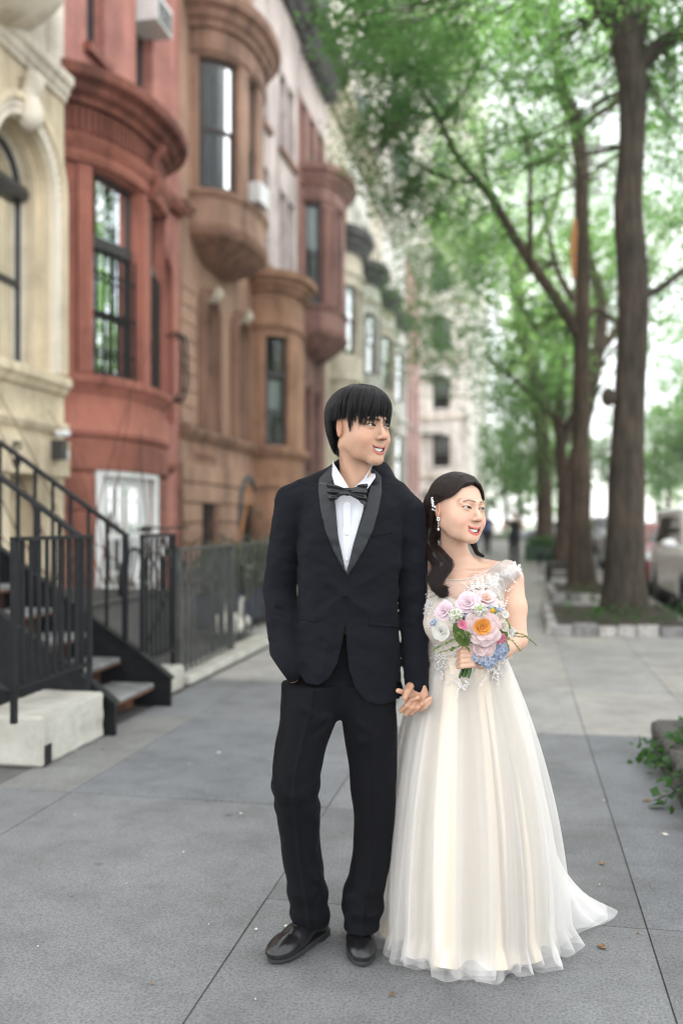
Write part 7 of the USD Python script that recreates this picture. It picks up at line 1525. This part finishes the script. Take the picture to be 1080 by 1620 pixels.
def build_bouquet():
    c0 = px(743, 1040, 2.70); T = kthing('bouquet', 'round pastel bouquet of roses, peony and fern held by the bride', 'bouquet', c0)
    r = np.random.default_rng(21); C = px(762, 996, 2.72)
    def frame(u, v, D, out=.75):
        p = px(u, v, D); d = (p - C) * out + np.array([0, -.09, .02]); d /= np.linalg.norm(d); return p, d
    def basis(d):
        a = np.cross(d, [0, 0, 1.0]); a /= np.linalg.norm(a); return a, np.cross(a, d), d
    def petal(center, d, phi, rad, tilt, width, length, curl, n=5):
        """A cupped petal: starts near the axis at angle phi, leans out by tilt."""
        a, b, _ = basis(d); e = math.cos(phi) * a + math.sin(phi) * b; f = np.cross(d, e); rows = []
        for i in range(n):
            t = i / (n - 1); w = width * (math.sin(math.pi * min(1, .22 + .62 * t)) if t < 1 else .55)
            ax = length * (t * math.cos(tilt) - curl * t ** 3 * .5); ou = rad * .45 + length * (t * math.sin(tilt) + curl * t ** 3 * .6)
            for j in range(n):
                s = (j / (n - 1) - .5) * 2; ang = s * w / max(ou + rad * .5, 1e-4); cup = 1 - .08 * s * s
                rows.append(center + d * (ax - .10 * length * s * s * t) + (ou * cup) * (math.cos(ang) * e + math.sin(ang) * f))
        v = np.array(rows); k = np.arange(n - 1); q = np.array([[i * n + j, i * n + j + 1, (i + 1) * n + j + 1, (i + 1) * n + j] for i in k for j in k]); return v, q
    def rose(name, u, v, D, R, mo, mi, layers=4, label=None, open_=.72, core=None, inner=.55):
        p, d = frame(u, v, D); fl = sub(T, name, label); p = p - d * R * .45
        for l in range(layers):
            q = (l + 1) / layers; n = 4 + l * 2 if layers < 6 else 5 + l
            for k in range(n):
                ph = k * 2 * math.pi / n + l * .7 + r.normal(0, .1)
                part(fl, 'petal', petal(p + d * R * .12 * (1 - q), d, ph, R * .22 * q, -.12 + open_ * 1.15 * q ** 1.6 + r.normal(0, .05), R * .62 * q + R * .16, R * (.72 + .28 * q) * r.uniform(.92, 1.06), .15 + .35 * q), mi if q < inner else mo, smooth=True)
        part(fl, 'flower_heart', sphere(p + d * R * .30, (R * .30, R * .30, R * .38), 2), core or mi, smooth=True)
        return p, d
    def ball(name, u, v, D, R, m, n=60, pl=.35, label=None, heart=None, hm=None):
        p, d = frame(u, v, D); fl = sub(T, name, label); pts = trimesh.creation.icosphere(2).vertices; ms = []
        for q in pts:
            if q @ d > -.35:
                q = q + r.normal(0, .12, 3); q /= np.linalg.norm(q); a, b, _ = basis(q); w = R * pl * r.uniform(.7, 1.2); ph = r.uniform(0, 6.3); e = math.cos(ph) * a + math.sin(ph) * b; f = np.cross(q, e); c = p + q * R * r.uniform(.75, 1.0)
                ms.append((np.array([c - q * w * .4, c + e * w * .6 + f * w * .5, c + e * w + q * w * .15, c + e * w * .6 - f * w * .5]), np.array([[0, 1, 2], [0, 2, 3]])))
        part(fl, 'petals', ms, m, kind='stuff'); part(fl, 'flower_heart', sphere(p, R * .72, 2), hm or m, smooth=True)
        if heart: part(fl, 'flower_center', sphere(p + d * R * .62, (R * .42,) * 3, 2), heart, smooth=True)
    S_ = lambda x, y: (620 + x / 4.5, 880 + y / 4.5); K = 2.68 / FPX
    rose('rose', *S_(372, 388), 2.70, 66 / 4.5 * K * 1.15, LAV, LAV, label='lavender pink rose at the upper left of the bunch')
    rose('rose', *S_(540, 330), 2.69, 80 / 4.5 * K * 1.1, LAV, LAV, 5, label='large lavender pink rose at the top')
    rose('rose', *S_(672, 300), 2.71, 74 / 4.5 * K * 1.1, PINK, PEACH, label='peach centred rose at the top right')
    rose('garden_rose', *S_(645, 505), 2.65, 108 / 4.5 * K * 1.08, PINK, ORANGE, 7, inner=.62, label='open garden rose with an orange heart', open_=.92, core=ORANGE)
    rose('rose', *S_(640, 645), 2.66, 86 / 4.5 * K * 1.1, PINK, PINK, 5, label='dusty blush rose below the orange one')
    rose('peony', *S_(355, 535), 2.67, 90 / 4.5 * K * 1.05, WHITE, WHITE, 6, label='round white peony', open_=.42)
    rose('ranunculus', *S_(502, 487), 2.655, 50 / 4.5 * K * 1.15, HOT, HOT, 4, label='hot pink ranunculus beside the orange rose', open_=.25)
    rose('ranunculus', *S_(770, 590), 2.68, 40 / 4.5 * K * 1.15, HOT, HOT, 3, label='small pink ranunculus at the right', open_=.6)
    for x, y, q, mm in ((768, 438, 46, CREAMP), (806, 415, 32, WHITE), (800, 500, 44, CREAMP), (846, 542, 42, WHITE)): rose('spray_rose', *S_(x, y), 2.69, q / 4.5 * K * 1.1, mm, mm, 3, open_=.5)
    ball('scabiosa', *S_(452, 425), 2.67, 56 / 4.5 * K, WHITE, pl=.4, hm=GREENF); ball('scabiosa', *S_(622, 390), 2.665, 58 / 4.5 * K, WHITE, pl=.42, heart=GREENF, hm=WHITE)
    ball('yellow_button_flower', *S_(715, 388), 2.665, 21 / 4.5 * K, YEL, pl=.25)
    for x, y, q in ((590, 715, 42), (650, 735, 46), (705, 725, 46), (760, 690, 50), (790, 660, 40), (690, 765, 36)): ball('hydrangea_cluster', *S_(x, y), 2.675, q / 4.5 * K, BLUE, pl=.62)
    for x, y in ((535, 415), (545, 400), (520, 425), (290, 478), (300, 465), (700, 365), (760, 380)): ball('blue_floret', *S_(x, y), 2.68, 20 / 4.5 * K, BLUE, pl=.5)
    def fern(pts, wid, n, name='fern_frond'):
        P = catmull(np.array([px(*S_(a, b), D) for a, b, D in pts]), 8); ms = [tube(P, .0011, 5)]; t = np.linspace(.1, 1, n)
        for q in t:
            c = np.array([np.interp(q * (len(P) - 1), np.arange(len(P)), P[:, k]) for k in range(3)])
            for _ in range(5):
                e = r.normal(0, 1, 3); e /= np.linalg.norm(e); f = np.cross(e, r.normal(0, 1, 3)); f /= np.linalg.norm(f); w = wid * r.uniform(.5, 1.1) * (1.15 - .5 * q)
                ms.append((np.array([c, c + e * w + f * w * .28, c + e * w * 1.5, c + e * w - f * w * .28]), np.array([[0, 1, 2], [0, 2, 3]])))
        part(T, name, ms, LEAFG)
    fern([(560, 600, 2.67), (470, 590, 2.65), (390, 615, 2.645), (290, 672, 2.65)], .0075, 26); fern([(560, 590, 2.66), (500, 560, 2.645), (430, 560, 2.64)], .008, 18); fern([(570, 610, 2.66), (480, 640, 2.65), (330, 690, 2.65)], .006, 18); fern([(540, 590, 2.655), (530, 640, 2.645), (550, 680, 2.645)], .007, 12); fern([(560, 570, 2.65), (520, 540, 2.64)], .008, 10)
    fern([(850, 545, 2.70), (930, 560, 2.67), (985, 600, 2.66), (1032, 638, 2.66)], .0042, 18); fern([(850, 560, 2.70), (910, 575, 2.67), (965, 570, 2.66)], .004, 12); fern([(800, 580, 2.67), (850, 600, 2.655), (885, 640, 2.65), (915, 675, 2.65)], .0048, 16); fern([(800, 600, 2.67), (825, 630, 2.655), (832, 675, 2.655)], .0045, 12)
    for a, b, L, q in (((450, 650), (405, 672), .02, .4), ((820, 470), (850, 520), .02, .4), ((830, 505), (840, 525), .018, .4)):
        pa, pb = px(*S_(*a), 2.68), px(*S_(*b), 2.67); w = np.array([0, .3, .95]) * L * q; part(T, 'leaf', (np.array([pa, (pa + pb) / 2 + w, pb, (pa + pb) / 2 - w, (pa + pb) / 2 + [0, -.004, 0]]), np.array([[0, 1, 4], [1, 2, 4], [2, 3, 4], [3, 0, 4]])), LEAFG)
    for k in range(13):
        a = k * 2.4; q = math.sqrt(k / 13) * .017; top = C + [q * 2 * math.cos(a) - .01, q * 2 * math.sin(a), -.03]; mid_ = px(742, 1042, 2.70) + [q * .8 * math.cos(a), q * .8 * math.sin(a), 0]; bot = px(735, 1071, 2.69) + [q * 1.15 * math.cos(a), q * 1.1 * math.sin(a), r.uniform(-.005, .008)]
        part(T, 'stem', tube([top, mid_, bot], .0034, 6), STEM, smooth=True)
    part(T, 'foliage', [sphere(C + [0, .02, .0], (.085, .05, .075), 2)], LEAFG, smooth=True)
build_bouquet()
# ================================================================ the air of the street
hz = part(None, 'haze', box(-280, 280, -55, 560, -1.6, 56), usdkit.material(stage, '/World/Looks/haze', {'v': ('principled_volume', {'color': (.95, .97, 1.0), 'density': .0007, 'anisotropy': .35})}, volume='v.volume')); kind(hz, 'stuff')
